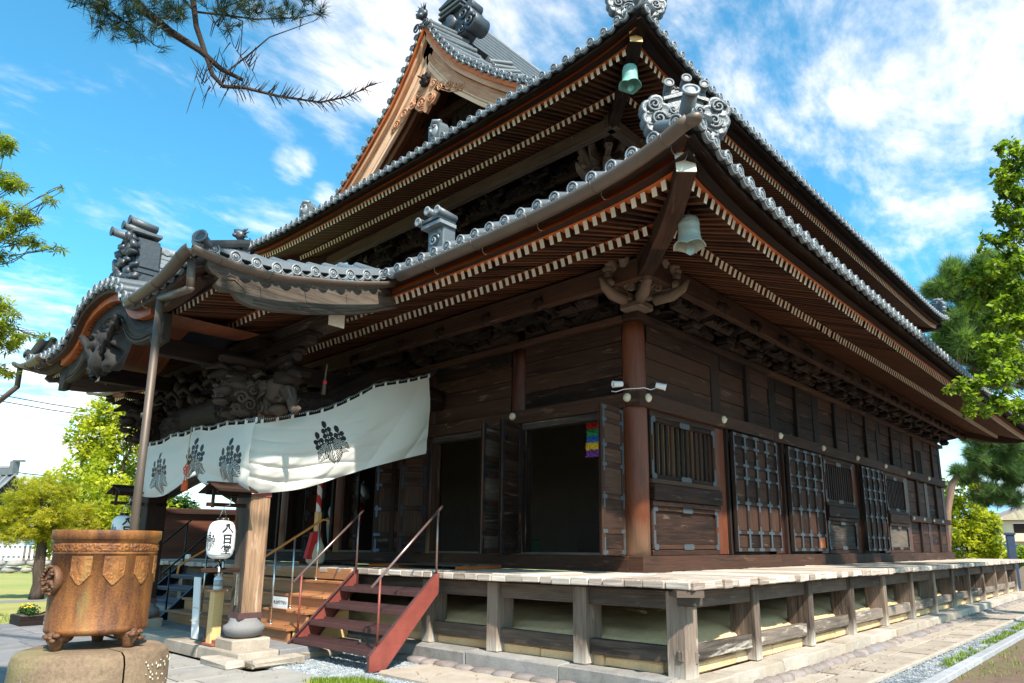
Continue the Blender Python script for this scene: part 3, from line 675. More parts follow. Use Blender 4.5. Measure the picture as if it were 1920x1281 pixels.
# ------------------------------------------------------------------ lower walls.  side R: long side (s along +x, t outward -y); side L: front (s along +y, t outward -x)
def W(side, s, t, z): return V(s, -t, z) if side == 'R' else V(-t, s, z)
def wbox(mb, side, s0, s1, t0, t1, z0, z1, **k):
    d = (s1-s0, t1-t0, z1-z0)
    la = k.pop('la', None)
    if la is not None: la = {'s': 0, 't': 1, 'z': 2}[la]
    else: la = max(range(3), key=lambda i: d[i])
    if side == 'L': d = (d[1], d[0], d[2]); la = {0: 1, 1: 0, 2: 2}[la]
    mb.box(W(side, (s0+s1)/2, (t0+t1)/2, (z0+z1)/2), d, la=la, **k); return mb
for side, E_, cols in (('R', XE, CX_), ('L', YE, CY_)):
    n = 4 if side == 'R' else 3
    for i in range(n):                     # sill beams
        a = E_*i/n+(0 if i else (0.0 if side == 'R' else .30)); c = E_*(i+1)/n-.006
        b = wbox(MB(), side, a, c, -.30, 0, .0, .262, ch=.012); under(hall, 'sill_beam', b, 'wood_wall')
        b = wbox(MB(), side, a, c, -.28, 0.0, 2.775, 3.03, ch=.012); under(hall, 'tie_beam', b, 'wood_wall')
        b = wbox(MB(), side, a-(.0 if i else .0), c, -.34, .0, 4.335, 4.45, ch=.01); under(hall, 'wall_plate', b, 'wood_beam')
    for k, s in enumerate(cols):
        if side == 'L' and k == 0: continue
        p = W(side, s, -.27, 0)
        if k == 0 or side == 'L':
            b = MB(); b.lathe([(.205, .262), (.21, 1.4), (.207, 2.9), (.198, 4.1), (.19, 4.33)], (p.x, p.y, 0), n=24)
        else:
            b = MB(); b.box((p.x, p.y, 3.68), (.36, .28, 1.30), ch=.012, la=2); under(hall, 'strut', b, 'wood_dark')
            b = MB(); b.box((p.x, p.y, 1.52), (.40, .30, 2.50), ch=.012)
        if k == 0 or side == 'L':
            for f in b.uv[:]: pass
        under(hall, 'column', b, 'wood_column')
        # domed cap over the nail at the crossing
        for t_ in ((0.0,) if k else (0.0,)):
            sd = (('R', s), ('L', s)) if (k == 0 and side == 'R') else ((side, s),)
            for (sdd, ss) in sd:
                b = MB(); q = W(sdd, ss, .0, 2.93); Rm = RX(pi/2) if sdd == 'R' else RY(-pi/2)
                b.lathe([(.072, -.01), (.078, .01), (.070, .035), (.045, .055), (.02, .062), (.018, .078), (0.001, .082)], q, Rm, 14)
                under(hall, 'nail_cap', b, 'cap_pale')
    # half-bay struts of the upper wall, boards between them
    marks = []
    for k in range(len(cols)-1):
        a, c = cols[k]+.2, cols[k+1]-.2
        marks += [(a, (a+c)/2-.09), ((a+c)/2+.09, c)] if (side == 'R' and k > 0) else [(a, c)]
        if side == 'R' and k > 0:
            m_ = (a+c)/2; b = wbox(MB(), side, m_-.09, m_+.09, -.20, -.06, 3.03, 4.335, ch=.008); under(hall, 'strut', b, 'wood_dark')
    for (a, c) in marks:
        lat = side == 'R' and (12.6 < a < 13.4 or 17.2 < a < 18.6)
        if lat:
            b = wbox(MB(), side, a, c, -.24, -.2, 3.03, 4.1); under(hall, 'wall_board', b, 'interior')
            x = a+.03
            while x < c-.03:
                b = wbox(MB(), side, x, x+.035, -.19, -.15, 3.04, 3.92, ch=.004); under(hall, 'slat', b, 'wood_dark'); x += .085
            b = wbox(MB(), side, a, c, -.2, -.12, 3.92, 4.335, ch=.006); under(hall, 'wall_board', b, 'wood_wall'); continue
        z = 3.03; hs = [.30, .36, .33]; random.shuffle(hs)
        for h in hs+[1.305-sum(hs)]:
            b = wbox(MB(), side, a, c, -.20, -.155+random.uniform(0, .018)+(.02 if z > 3.9 else 0), z+.004, z+h-.006, ch=.007, jit=.002); under(hall, 'wall_board', b, 'wood_wall'); z += h
# long side, lower register
def panel_frame(parent, side, s0, s1, t, z0, z1, nm, corner=True):
    # recessed board with moulded rails and pale metal clips
    f = MB(); w = .075
    wbox(f, side, s0, s1, t-.02, t+.035, z0, z0+w, ch=.008); wbox(f, side, s0, s1, t-.02, t+.035, z1-w, z1, ch=.008)
    wbox(f, side, s0, s0+w, t-.02, t+.033, z0+w, z1-w, ch=.008); wbox(f, side, s1-w, s1, t-.02, t+.033, z0+w, z1-w, ch=.008)
    fr = under(hall, nm, f, 'wood_wall')
    return fr
def clips(parent, side, s0, s1, t, z0, z1):
    w = .08; e = .042; CL = []
    for (zz) in (z0+w/2, z1-w/2):
        for (a, c) in ((s0, s0+.16), ((s0+s1)/2-.19, (s0+s1)/2+.19), (s1-.16, s1)):
            pts = [(a, 0), (a+.03, w*.62), (c-.03, w*.62), (c, 0), (c-.03, -w*.62), (a+.03, -w*.62)]
            m = MB(); CL.append(m)
            if side == 'R': m.prism([(p[0], zz+p[1]) for p in pts], (0, -t-e, 0), (1, 0, 0), (0, 0, 1), .006)
            else: m.prism([(p[0], zz+p[1]) for p in pts], (-t-e, 0, 0), (0, 1, 0), (0, 0, 1), -.006)
    for ss in (s0+w/2, s1-w/2):
        for (a, c) in ((z0+.05, z0+.32), (z1-.32, z1-.05)):
            m = MB(); CL.append(m); wbox(m, side, ss-w*.42, ss+w*.42, t+.036, t+e+.001, a, c)
    for m in CL: under(parent, 'metal_fitting', m, 'iron_blue')
def window_bay(k):
    a, c = CX_[k]+.20, CX_[k+1]-.20; side = 'R'
    # lower panel, ledge, barred window
    b = wbox(MB(), side, a, c, -.22, -.10, .262, .36, ch=.01); under(hall, 'footboard', b, 'wood_tan' if k < 0 else 'wood_wall')
    fr = panel_frame(hall, side, a+.02, c-.02, -.14, .37, 1.10, 'panel_frame')
    b = wbox(MB(), side, a+.06, c-.06, -.18, -.15, .43, 1.04, ch=.004); under(fr, 'panel', b, 'wood_board' if k > 1 else 'wood_wall'); clips(fr, side, a+.02, c-.02, -.14, .37, 1.10)
    b = wbox(MB(), side, a-.02, c+.03, -.18, -.055, 1.10, 1.19, ch=.01); under(hall, 'rail', b, 'wood_wall')
    b = wbox(MB(), side, a-.02, c+.05, -.18, -.02, 1.20, 1.48, ch=.014); under(hall, 'ledge', b, 'wood_wall')
    b = wbox(MB(), side, a-.02, c+.03, -.18, -.06, 1.485, 1.57, ch=.01); under(hall, 'rail', b, 'wood_beam')
    fr = panel_frame(hall, side, a+.02, c-.02, -.14, 1.575, 2.66, 'window_frame'); clips(fr, side, a+.02, c-.02, -.14, 1.575, 2.66)
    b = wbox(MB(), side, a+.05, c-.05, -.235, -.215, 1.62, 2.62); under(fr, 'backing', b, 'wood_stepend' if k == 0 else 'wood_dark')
    n = 13
    for i in range(n):
        s = a+.13+(c-a-.26)*i/(n-1); b = wbox(MB(), side, s-.040, s+.040, -.20, -.15, 1.65, 2.585, ch=.006, la='z'); under(fr, 'bar', b, 'wood_dark' if i % 4 else 'wood_wall')
    b = wbox(MB(), side, a, c, -.22, -.10, 2.665, 2.775, ch=.008); under(hall, 'lintel', b, 'wood_beam')
def big_door(k, sh):
    s0, s1 = CX_[k]+.28+sh, CX_[k+1]-.36+sh; side = 'R'; z0, z1 = .33, 2.72
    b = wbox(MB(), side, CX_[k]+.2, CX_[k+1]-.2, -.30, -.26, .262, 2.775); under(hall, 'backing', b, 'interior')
    # door posts
    b = wbox(MB(), side, CX_[k]+.2, s0-.02, -.26, -.05, .262, 2.775, ch=.01); under(hall, 'jamb', b, 'wood_dark')
    if CX_[k+1]-.2-s1 > .03:
        b = wbox(MB(), side, s1+.02, CX_[k+1]-.2, -.26, -.10, .262, 2.775, ch=.01); under(hall, 'jamb', b, 'wood_column')
    slab = wbox(MB(), side, s0, s1, -.03, .0, z0, z1); d = under(hall, 'door', slab, 'wood_dark')
    rows = [0, .155, .335, .50, .69, .85, 1.0]; rows = [z0+(z1-z0)*r for r in (0.0, .125, .13, .36, .365, .60, .605, .73, .735, .905, .91, 1.0)]
    zr = [z0, z0+.33, z0+.93, z0+1.46, z0+1.75, z0+2.10, z1]   # boundaries between rail bands
    bands = [(z0, .07), (z0+.34, .07), (z0+.93, .07), (z0+1.44, .065), (z0+1.70, .065), (z0+2.08, .065), (z1-.07, .07)]
    cw = (s1-s0)/4
    fz = MB(); iron = MB()
    for i in range(5):
        s = s0+cw*i; a = max(s-.04, s0); c = min(s+.04, s1); wbox(fz, side, a, c, .0, .048, z0, z1, la='z')
    for i in range(4):
        for (zb, h) in bands: wbox(fz, side, s0+cw*i+(.04), s0+cw*(i+1)-.04, .0, .042, zb, zb+h, la='s')
    under(d, 'frame', fz, 'wood_dark')
    for i in range(4):
        for j in range(6):
            zb = bands[j][0]+bands[j][1]; zt = bands[j+1][0]; b = wbox(MB(), side, s0+cw*i+.042, s0+cw*(i+1)-.042, .0, .014, zb+.004, zt-.004, ch=.004)
            under(d, 'panel', b, 'wood_wall' if not (k == 2 and i == 3 and j == 0) else 'wood_fascia')
    for i in range(5):
        s = s0+cw*i; a = max(s-.038, s0); c = min(s+.038, s1)
        for q in ((z0, z0+.50), (z0+.80, z0+1.10), (z0+1.32, z0+1.90), (z0+2.0, z1)):
            wbox(iron, side, a, c, .048, .054, q[0]+.01*(i % 2), q[1]-.05*(i % 2), la='z')
        for (zb, h) in bands:
            wbox(iron, side, max(s-.13, s0), min(s+.13, s1), .0475, .053, zb+.004, zb+h-.004, la='s')
    under(d, 'metal_fitting', iron, 'iron_blue', kind='stuff')
window_bay(0); big_door(1, 0); big_door(2, .02); window_bay(3); big_door(4, -.1); window_bay(5)
for k in (6, 7):                         # plain boarded bays with a middle rail
    a, c = CX_[k]+.2, CX_[k+1]-.2; m_ = (a+c)/2
    b = wbox(MB(), 'R', m_-.1, m_+.1, -.20, -.06, .262, 2.775, ch=.008); under(hall, 'strut', b, 'wood_dark')
    b = wbox(MB(), 'R', CX_[k]-.2, CX_[k+1]+.1, -.08, .02, 1.30, 1.49, ch=.01); under(hall, 'rail', b, 'wood_beam')
    for (p, q) in ((a, m_-.1), (m_+.1, c)):
        z = .262
        for h in (.30, .35, .37, .30, .40, .35, .40):
            b = wbox(MB(), 'R', p, q, -.20, -.15+random.uniform(0, .015), z+.003, z+h-.005, ch=.006); under(hall, 'wall_board', b, 'wood_wall'); z += h
    for s in (m_, CX_[k]):
        b = MB(); b.lathe([(.06, 0), (.06, .02), (.035, .045), (.001, .05)], W('R', s, .02, 1.40), RX(pi/2), 12); under(hall, 'nail_cap', b, 'iron_pale')
# ------------------------------------------------------------------ front doors (leaves folded open) and inside
def leaf(x0, y0, x1, y1, cols=1, z0=.28, z1=2.72, mat='wood_wall', iron='iron_dark', pan='wood_wall', name='door'):
    a = V(x0, y0, 0); c = V(x1, y1, 0); L = (c-a).length; U = (c-a).normalized(); Nn = V(-U.y, U.x, 0)
    if Nn.dot(CAM-a) < 0: Nn = -Nn
    Rm = Matrix((U, Nn, V(0, 0, 1))).transposed()
    if Rm.determinant() < 0: Rm = Matrix((-U, Nn, V(0, 0, 1))).transposed()
    def lb(m, s0, s1, t0, t1, za, zb, **k):
        m.box(a+U*((s0+s1)/2)+Nn*((t0+t1)/2)+V(0, 0, (za+zb)/2), (s1-s0, t1-t0, zb-za), Rm, **k)
    b = MB(); lb(b, .0, L, -.02, .012, z0, z1); d = under(hall, name, b, mat)
    b = MB(); w = .10
    for s in [0, L-w]+([L/2-w/2] if cols == 2 else []): lb(b, s, s+w, -.03, .035, z0, z1, ch=.008, la=2)
    bd = [z0, z0+.33, z0+.88, z0+1.40, z0+1.72, z0+2.14, z1-.09]
    xs = [w, L-w] if cols == 1 else [w, L/2-w/2, L/2+w/2, L-w]
    for i in range(0, len(xs), 2):
        for zb in bd: lb(b, xs[i], xs[i+1], -.03, .030, zb, zb+.09, ch=.006, la=0)
    under(d, 'frame', b, mat)
    for i in range(0, len(xs), 2):
        for j in range(6):
            b = MB(); lb(b, xs[i]+.004, xs[i+1]-.004, .012, .020, bd[j]+.094, bd[j+1]-.004, ch=.003); under(d, 'panel', b, pan)
    b = MB()
    for s in (w*.6, L-w*.6):
        for (p, q) in ((z0+.0, z0+.28), (z0+.75, z0+1.0), (z0+1.33, z0+1.85), (z0+2.05, z1-.02)): lb(b, s-.022, s+.022, .0355, .042, p, q, la=2)
        for zb in bd:
            q = s+.05 if s < L/2 else s-.05; lb(b, min(s, q)-.045, max(s, q)+.045, .0305, .038, zb+.015, zb+.075, la=0)
    under(d, 'metal_fitting', b, iron, kind='stuff')
    return d
leaf(-.02, .36, -.78, .27, pan='wood_beam', iron='iron_blue')
leaf(-.02, 2.76, -.80, 2.52)
leaf(-.02, 3.16, -.78, 3.05, mat='wood_beam', pan='wood_board')
leaf(-.02, 5.58, -.62, 5.75, pan='wood_beam')
leaf(-.02, 6.1, -.72, 6.5, cols=2, mat='wood_dark', pan='wood_beam', iron='steel_blue')
leaf(.3, 8.6, .3, 9.1, mat='wood_dark'); leaf(-.02, 9.62, -.5, 9.8, mat='wood_dark', pan='wood_wall')
for k in range(5):                       # thresholds, lintels, jambs of the front openings
    a, c = CY_[k]+.2, CY_[k+1]-.2
    b = wbox(MB(), 'L', a, c, -.30, -.10, .262, .31, ch=.006); under(hall, 'threshold', b, 'wood_board')
    b = wbox(MB(), 'L', a, c, -.26, -.06, 2.64, 2.775, ch=.008); under(hall, 'lintel', b, 'wood_board')
    for s in (a, c-.10):
        b = wbox(MB(), 'L', s, s+.10, -.25, -.08, .31, 2.64, ch=.008); under(hall, 'jamb', b, 'wood_wall')
# the hall inside: floor, ceiling, back wall
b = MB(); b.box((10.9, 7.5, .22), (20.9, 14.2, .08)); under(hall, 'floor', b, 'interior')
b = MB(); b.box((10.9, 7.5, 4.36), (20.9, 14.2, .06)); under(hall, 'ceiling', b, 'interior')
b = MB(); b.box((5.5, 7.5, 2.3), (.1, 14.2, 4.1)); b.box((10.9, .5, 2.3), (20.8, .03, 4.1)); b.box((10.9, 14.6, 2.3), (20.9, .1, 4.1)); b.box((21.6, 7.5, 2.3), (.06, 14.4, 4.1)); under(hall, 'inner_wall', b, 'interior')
# ------------------------------------------------------------------ carved reliefs
def relief(name, w, h, nx, ny, amp, seed, mat, freq=2.2, edge=True):
    # leafy, curling carving as a height field; local x along, z up, relief towards -y
    def hf(u, v):
        x, z = (u-.5)*w*freq, (v-.5)*h*freq
        q = Vector((x, z, seed*7.3))
        wx = x+.9*mnoise.noise(q*.8+Vector((5, 0, 0))); wz = z+.9*mnoise.noise(q*.8+Vector((0, 9, 0)))
        r = 1-abs(mnoise.noise(Vector((wx*1.5, wz*1.5, seed))))*2.4
        r2 = 1-abs(mnoise.noise(Vector((wx*3.6, wz*3.6, seed+4))))*2.2
        f = max(0, r)**1.5*.62+max(0, r2)**1.4*.30+.14*max(0, 1-abs(mnoise.noise(Vector((wx*8, wz*8, seed+9))))*2.4)
        e = min(1, min(u, 1-u)*12, min(v, 1-v)*6) if edge else 1
        return amp*f*e
    mb = MB(); mb.grid(lambda u, v: V((u-.5)*w, -hf(u, v), (v-.5)*h), nx, ny)
    mb.v[:] = mb.v
    return mb.mesh(name, mat)
RELB = [relief('carved_panel', 1.1, .36, 90, 30, .20, s+10, 'wood_carved', 3.) for s in (1, 2, 3, 4)]
def rot_side(side): return Matrix.Identity(3) if side == 'R' else RZ(-pi/2)
def place(name, me, side, s, t, z, parent, Rl=None, label=None, kind=None):
    p = W(side, s, t, z); R = rot_side(side)
    if Rl is not None: R = R @ Rl
    o = link(name, me, None, p, R, label, kind); loc = p-abs_loc(parent); o.parent = parent
    o.matrix_basis = Matrix.Translation(loc) @ R.to_4x4(); return o
# bracket cluster; local x along the wall, -y outward
def bracket_mesh(steps=1, nose=True, seed=0):
    b = MB()
    b.box((0, -.12, .09), (.30, .30, .12), ch=.03); b.box((0, -.12, .02), (.22, .22, .06))
    z = .17; r = .12
    for k in range(steps+1):
        b.box((0, -.12-k*.28, z+.05), (.86, .10, .11), ch=.03)
        for x in (-.37, 0, .37): b.box((x, -.12-k*.28, z+.15), (.16, .16, .09), ch=.025)
        b.box((0, -.12-k*.14, z+.05), (.10, .35+k*.34, .11), ch=.03)
        b.box((0, -.12-(k+1)*.25, z+.15), (.16, .16, .09), ch=.025)
        z += .20
    if nose:
        path = [V(0, -.25, z-.30), V(0, -.50, z-.27), V(0, -.70, z-.22), V(0, -.84, z-.24), V(0, -.90, z-.33), V(0, -.86, z-.42)]
        b.tube(path, [.10, .10, .085, .06, .045, .03], 8); b.blob((0, -.60, z-.16), (.12, .15, .13), seed=3, amp=.5)
        for s_ in (-1, 1):
            b.blob((s_*.10, -.56, z-.10), (.05, .10, .09), seed=5, amp=.3, sub=1)
            b.spiral((s_*.09, -.48, z-.25), (0, -1, 0), (0, 0, 1), .09, 1.4, .018, s_*.02)
    return b.mesh('bracket', 'wood_carved')
BR1 = bracket_mesh(1); BR0 = bracket_mesh(1, False); BR2 = bracket_mesh(2); BR2n = bracket_mesh(2, False)
for side, cols, E_ in (('R', CX_, XE), ('L', CY_, YE)):
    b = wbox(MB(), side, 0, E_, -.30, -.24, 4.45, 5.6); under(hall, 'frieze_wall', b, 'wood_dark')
    b = wbox(MB(), side, -.7, E_+.7, .57, .73, 4.70, 5.06, ch=.012); under(hall, 'purlin', b, 'wood_beam')
    b = wbox(MB(), side, -.3, E_+.3, .13, .25, 4.86, 5.02, ch=.01); under(hall, 'purlin', b, 'wood_dark')
    for k, s in enumerate(cols):
        if k == 0 and side == 'L': continue
        if k: place('bracket', BR1, side, s, 0, 4.45, hall)
    for k in range(len(cols)-1):
        m_ = (cols[k]+cols[k+1])/2; place('bracket', BR1, side, m_, 0, 4.45, hall)
        for q, ss in enumerate((cols[k]*.72+cols[k+1]*.28, cols[k]*.28+cols[k+1]*.72)):
            place('carved_panel', RELB[(k+q) % 4], side, ss, -.10, 4.66, hall); place('carved_panel', RELB[(k+q+1) % 4], side, ss+.2, .24, 4.80, hall)
# corner bracket: three noses fanning out, claws above
def corner_bracket(x0, y0, z0, sc=1.):
    b = MB(); C0 = V(x0, y0, z0)
    def P(a, r, z): return C0+V(cos(a)*r, sin(a)*r, z)
    b.box(C0+V(0, 0, .08), (.34*sc, .34*sc, .14), RZ(0), ch=.03)
    for a, L in ((pi, .62), (1.5*pi, .62), (1.25*pi, .9)):
        U = V(cos(a), sin(a), 0); sd = V(-sin(a), cos(a), 0); Rm = Matrix((U, sd, V(0, 0, 1))).transposed()
        b.box(P(a, L*.45*sc, .22), (L*.9*sc, .12, .14), Rm, ch=.03); b.box(P(a, L*.8*sc, .33), (.18, .18, .10), Rm, ch=.03)
        b.box(P(a, L*.55*sc, .44), (L*1.1*sc, .12, .12), Rm, ch=.03); b.box(P(a, L*1.0*sc, .54), (.18, .18, .10), Rm, ch=.03)
        b.tube([P(a, .3*sc, .13), P(a, .55*sc, .12), P(a, .72*sc, .20), P(a, .80*sc, .33)], [.11, .10, .075, .03], 8)
        b.blob(P(a, .62*sc, .30), (.10, .10, .10), seed=int(a*10), amp=.4, sub=2)
    for a in (pi*1.02, pi*1.12, pi*1.38, pi*1.48):
        b.tube([P(a, .25*sc, .35), P(a, .5*sc, .50), P(a, .72*sc, .72), P(a, .90*sc, .86), P(a, 1.02*sc, .84)], [.11, .12, .10, .08, .02], 8)
    for k in range(3):
        for s_ in (-1, 1): b.spiral(P(1.25*pi+s_*.32, .55*sc, .2+.2*k), (sin(1.25*pi), -cos(1.25*pi), 0), (0, 0, 1), .09, 1.4, .02, .04)
    under(hall, 'corner_bracket', b, 'wood_beast')
corner_bracket(0.05, 0.05, 4.45, 1.3)
# ------------------------------------------------------------------ tile unit for all the eaves and verges
SP = .312
def tile_mesh(L=.75, slope=.42, joints=False):
    b = MB(); R = RY(slope); r = .083
    def q(x, y, z): return R @ V(x, y, z)
    ring = [(r*1.06, .0, 0), (r*1.06, .018, 0)]
    path = [q(-.005, 0, 0), q(-L*.5, 0, 0), q(-L, 0, 0)]
    b.tube(path, r, 12, 0, cap=False)
    # faced disc: rim, groove, raised boss with swirl
    prof = [(r*1.08, -.02), (r*1.08, .022), (r*.80, .024), (r*.72, .008), (r*.60, .008), (r*.54, .020), (r*.40, .012), (r*.22, .024), (.001, .027)]
    Rd = RY(pi/2-.0); b.lathe(prof, (0, 0, 0), Rd, 14, mf=lambda i, j: 1 if i in (1, 4, 5) else 2 if i in (3, 2, 6) else 1)
    n = 6; pts = []
    for i in range(n+1):
        u = i/n; pts.append((r*.75+(SP-r*1.5)*u, -.030-.062*sin(pi*u)))
    for (xa, xb, zt, zb_, mm) in ((.0, .022, .012, -.052, 1),):
        n0 = len(b.v)
        for (y, z) in pts:
            b.v += [tuple(V(xb, y, z+zt)), tuple(V(xb, y, z+zb_)), tuple(V(xa-.03, y, z+zb_)), tuple(q(-L, y, z+zt)), tuple(V(xa, y, z+zt))]
        for i in range(n):
            a = n0+i*5; c = a+5
            for (p_, q_, m_) in ((0, 1, 1), (1, 2, 0), (4, 0, 1), (3, 4, 0)):
                b.quad((a+p_, c+p_, c+q_, a+q_), [(0, 0)]*4, m_, True)
    # thin raised rib on the crescent
    b.tube([V(.026, y, z+.0) for y, z in pts], .008, 4, 1)
    if joints:
        for xx in (-L*.35, -L*.72): b.lathe([(r*1.01, -.012), (r*1.07, 0), (r*1.01, .012)], q(xx, 0, 0), R @ RY(pi/2), 12, 0)
        b.box(q(-L*.5, SP/2, -.06), (L, SP, .04), R, 2)
    return b.mesh('eave_tile', ['tile', 'tile_pale', 'tile_dark'])
TILE = tile_mesh(); TILE_LONG = tile_mesh(1.25, .16, True); TILE_FLAT = tile_mesh(.9, .12)
def put_tile(me, p, O, A, parent, name='eave_tile'):
    O = O.normalized(); A = (A-O*A.dot(O)).normalized(); U = O.cross(A)
    if U.z < 0: A = -A; U = -U
    R = Matrix((O, A, U)).transposed() @ RZ(random.gauss(0, .022)) @ RY(random.gauss(0, .02)); p = p+U*random.gauss(0, .004)
    return link(name, me, parent, p-abs_loc(parent), R)
# ------------------------------------------------------------------ eaves
class Tier: pass
def tier(x0, y0, Ex, Ey, B, xe, ye):
    t = Tier(); t.x0, t.y0, t.Ex, t.Ey, t.B = x0, y0, Ex, Ey, B
    t.R = (x0-Ex, xe); t.L = (y0-Ey, ye); return t
LOW = tier(0, 0, 3.25, 2.98, 0, 25.0, 17.98); UP = tier(2.75, 2.75, 3.15, 3.25, 4.87, 23.3, 15.5)
def TW(t, side, s, tt, z): return V(s, t.y0-tt, z) if side == 'R' else V(t.x0-tt, s, z)
def swp(t, side, s):
    a, c = t.R if side == 'R' else t.L
    d0, d1 = max(s-a, 0), max(c-s, 0)
    return sum(.42*exp(-d/.95)+.05*exp(-d/4) for d in (d0, d1))
def Eof(t, side): return t.Ey if side == 'R' else t.Ex
def zr(t, side, s, tt, kind):
    tp = tt/(Eof(t, side)/3.1)
    z = t.B+(5.40-.35*tp if kind == 'b' else 4.94-.36*(tp-1.75))
    return z+swp(t, side, s)*max(tp/3.1, 0)**1.5
def hip_t(t, side, s):
    a, c = t.R if side == 'R' else t.L; E = Eof(t, side); o = t.x0 if side == 'R' else t.y0; Eo = t.Ex if side == 'R' else t.Ey
    v = 0
    if s < o: v = (o-s)/Eo*E
    if s > c-Eo: v = max(v, (s-(c-Eo))/Eo*E)
    return v
RAFT = []
roofs = {}
for nm, t in (('lower_roof', LOW), ('upper_roof', UP)):
    # roof shell as the part that carries everything of its tier
    b = MB(); rise = 1.75 if t is LOW else 1.0; dep = 3.0 if t is LOW else 2.0
    for side in 'RL':
        a, c = t.R if side == 'R' else t.L; E = Eof(t, side)
        def fn(u, v, side=side, a=a, c=c, E=E):
            tt = E-.10-(E-.10+dep)*v; s = a+(c-a)*u; inset = (E-tt)
            s = min(max(s, a+inset), c-inset) if True else s
            f = (E-tt)/(E+dep)
            return TW(t, side, s, tt, t.B+4.84+swp(t, side, s)*max(tt/E, 0)**2+rise*f**1.0)
        b.grid(fn, 90, 8)
    roof = under(hall, nm, b, 'tile_dark'); roofs[nm] = roof
    for side in 'RL':
        a, c = t.R if side == 'R' else t.L; E = Eof(t, side); k = E/3.1; o = t.x0 if side == 'R' else t.y0; Eo = t.Ex if side == 'R' else t.Ey
        s = a+.35
        while s < c-.3:
            h = hip_t(t, side, s)
            for kd, ta, tb in (('b', 0-.1, 1.75*k), ('f', 1.15*k, 2.70*k)):
                ta = max(ta, h+.04)
                if tb-ta < .12: continue
                p0 = TW(t, side, s, ta, zr(t, side, s, ta, kd)); p1 = TW(t, side, s, tb, zr(t, side, s, tb, kd))
                RAFT.append(((p1-CAM).length, p0, p1, roof, side))
            s += .155
        # kioi, kayaoi, second board, soffit sheets
        sts = [a+.0+(c-a)*i/100 for i in range(101)]; O = V(0, -1, 0) if side == 'R' else V(-1, 0, 0)
        def line(tt, dz, kd, prof, name, mat, clip=True):
            ss = [x for x in sts if (not clip) or (a+(E-tt)/E*Eo-.02 <= x <= c-(E-tt)/E*Eo+.02)]
            lo, hi = a+(E-tt)/E*Eo, c-(E-tt)/E*Eo
            if clip: ss = [lo]+[x for x in ss if lo+.03 < x < hi-.03]+[hi]
            pth = [TW(t, side, x, tt, zr(t, side, x, tt, kd)+dz) for x in ss]
            m_ = MB(); m_.sweep(pth, prof, side=tuple(O)); under(roof, name, m_, mat)
        rect = lambda w, h: [(-w/2, -h/2), (w/2, -h/2), (w/2, h/2), (-w/2, h/2)]
        line(1.70*k, .095, 'b', rect(.11, .085), 'eave_beam', 'wood_fascia')
        line(2.69*k, .155, 'f', rect(.13, .20), 'fascia_board', 'wood_fascia')
        line(2.81*k, .265, 'f', rect(.18, .07), 'fascia_board', 'wood_fascia' if side == 'L' else 'wood_beam')
        line(2.93*k, .265, 'f', rect(.16, .05), 'tile_batten', 'wood_beam')
        for (ta, tb, kd) in ((-.1, 1.8*k, 'b'), (1.0*k, 2.95*k, 'f')):
            m_ = MB()
            def fs(u, v, ta=ta, tb=tb, kd=kd):
                tt = ta+(tb-ta)*v; ins = (E-tt)/E*Eo; s_ = min(max(a+(c-a)*u, a+ins), c-ins)
                return TW(t, side, s_, tt, zr(t, side, s_, tt, kd)+.085)
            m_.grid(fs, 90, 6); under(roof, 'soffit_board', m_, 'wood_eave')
        # tiles along the edge
        s = a+.22
        while s < c-.1:
            skip = side == 'L' and t is LOW and 3.0 < s < 12.0
            if not skip:
                zz = t.B+4.90+swp(t, side, s); ds = (t.B+4.90+swp(t, side, s+.1)-zz)/.1
                A = TW(t, side, 1, 0, ds)-TW(t, side, 0, 0, 0)
                put_tile(TILE, TW(t, side, s, E, zz), O, A, roof)
            s += SP
    # hip rafters with painted ends
    n = V(-t.Ex, -t.Ey, 0).normalized(); full = sqrt(t.Ex**2+t.Ey**2); up = V(0, 0, 1)
    def D(tp, z): return V(t.x0-t.Ex*tp/3.1, t.y0-t.Ey*tp/3.1, t.B+z)
    b = MB(); tab = [(0, 5.24), (.7, 5.02), (1.3, 4.86), (1.9, 4.80), (2.3, 4.82), (2.60, 4.90), (2.78, 4.97)]
    pr = [(-.12, -.20), (.12, -.20), (.12, .13), (0, .18), (-.12, .13)]; b.sweep([D(x, z) for x, z in tab], pr, side=tuple(n.cross(up))); 
    h1 = under(roof, 'hip_rafter', b, 'wood_beam')
    b = MB(); e0 = D(2.78, 4.97); sd = n.cross(up); tdir = (D(2.78, 4.97)-D(2.6, 4.90)).normalized(); u2 = sd.cross(tdir)
    if u2.z < 0: u2 = -u2
    b.prism([(p_[0], p_[1]) for p_ in pr], e0+tdir*.02, sd, u2, .012); under(roof, 'painted_end', b, 'white_paint' if t is LOW else 'wood_stepend')
    b = MB(); pr2 = [(-.12, -.14), (.12, -.14), (.12, .11), (-.12, .11)]; b.sweep([D(0, 5.04), D(.6, 4.86), D(1.1, 4.78), D(1.56, 4.78)], pr2, side=tuple(sd)); under(roof, 'hip_rafter', b, 'wood_beam')
    b = MB(); td = (D(1.56, 4.78)-D(1.1, 4.78)).normalized(); u3 = sd.cross(td); u3 = u3 if u3.z > 0 else -u3
    b.prism(pr2, D(1.56, 4.78)+td*.012, sd, u3, .012); under(roof, 'painted_end', b, 'white_paint')
    # far corners: plain hip rafter stubs that show beneath the eave
    for (cx_, cy_, dx, dy) in ((t.R[1]-t.Ex, t.y0, 1, -1), (t.x0, t.L[1]-t.Ey, -1, 1)):
        b = MB(); pth = [V(cx_+dx*t.Ex*q/3.1, cy_+dy*t.Ey*q/3.1, t.B+z) for q, z in tab]
        b.sweep(pth, pr, side=tuple(V(dy, -dx, 0).normalized())); o_ = under(roof, 'hip_rafter', b, 'wood_beam')
RAFT.sort(key=lambda q: q[0])
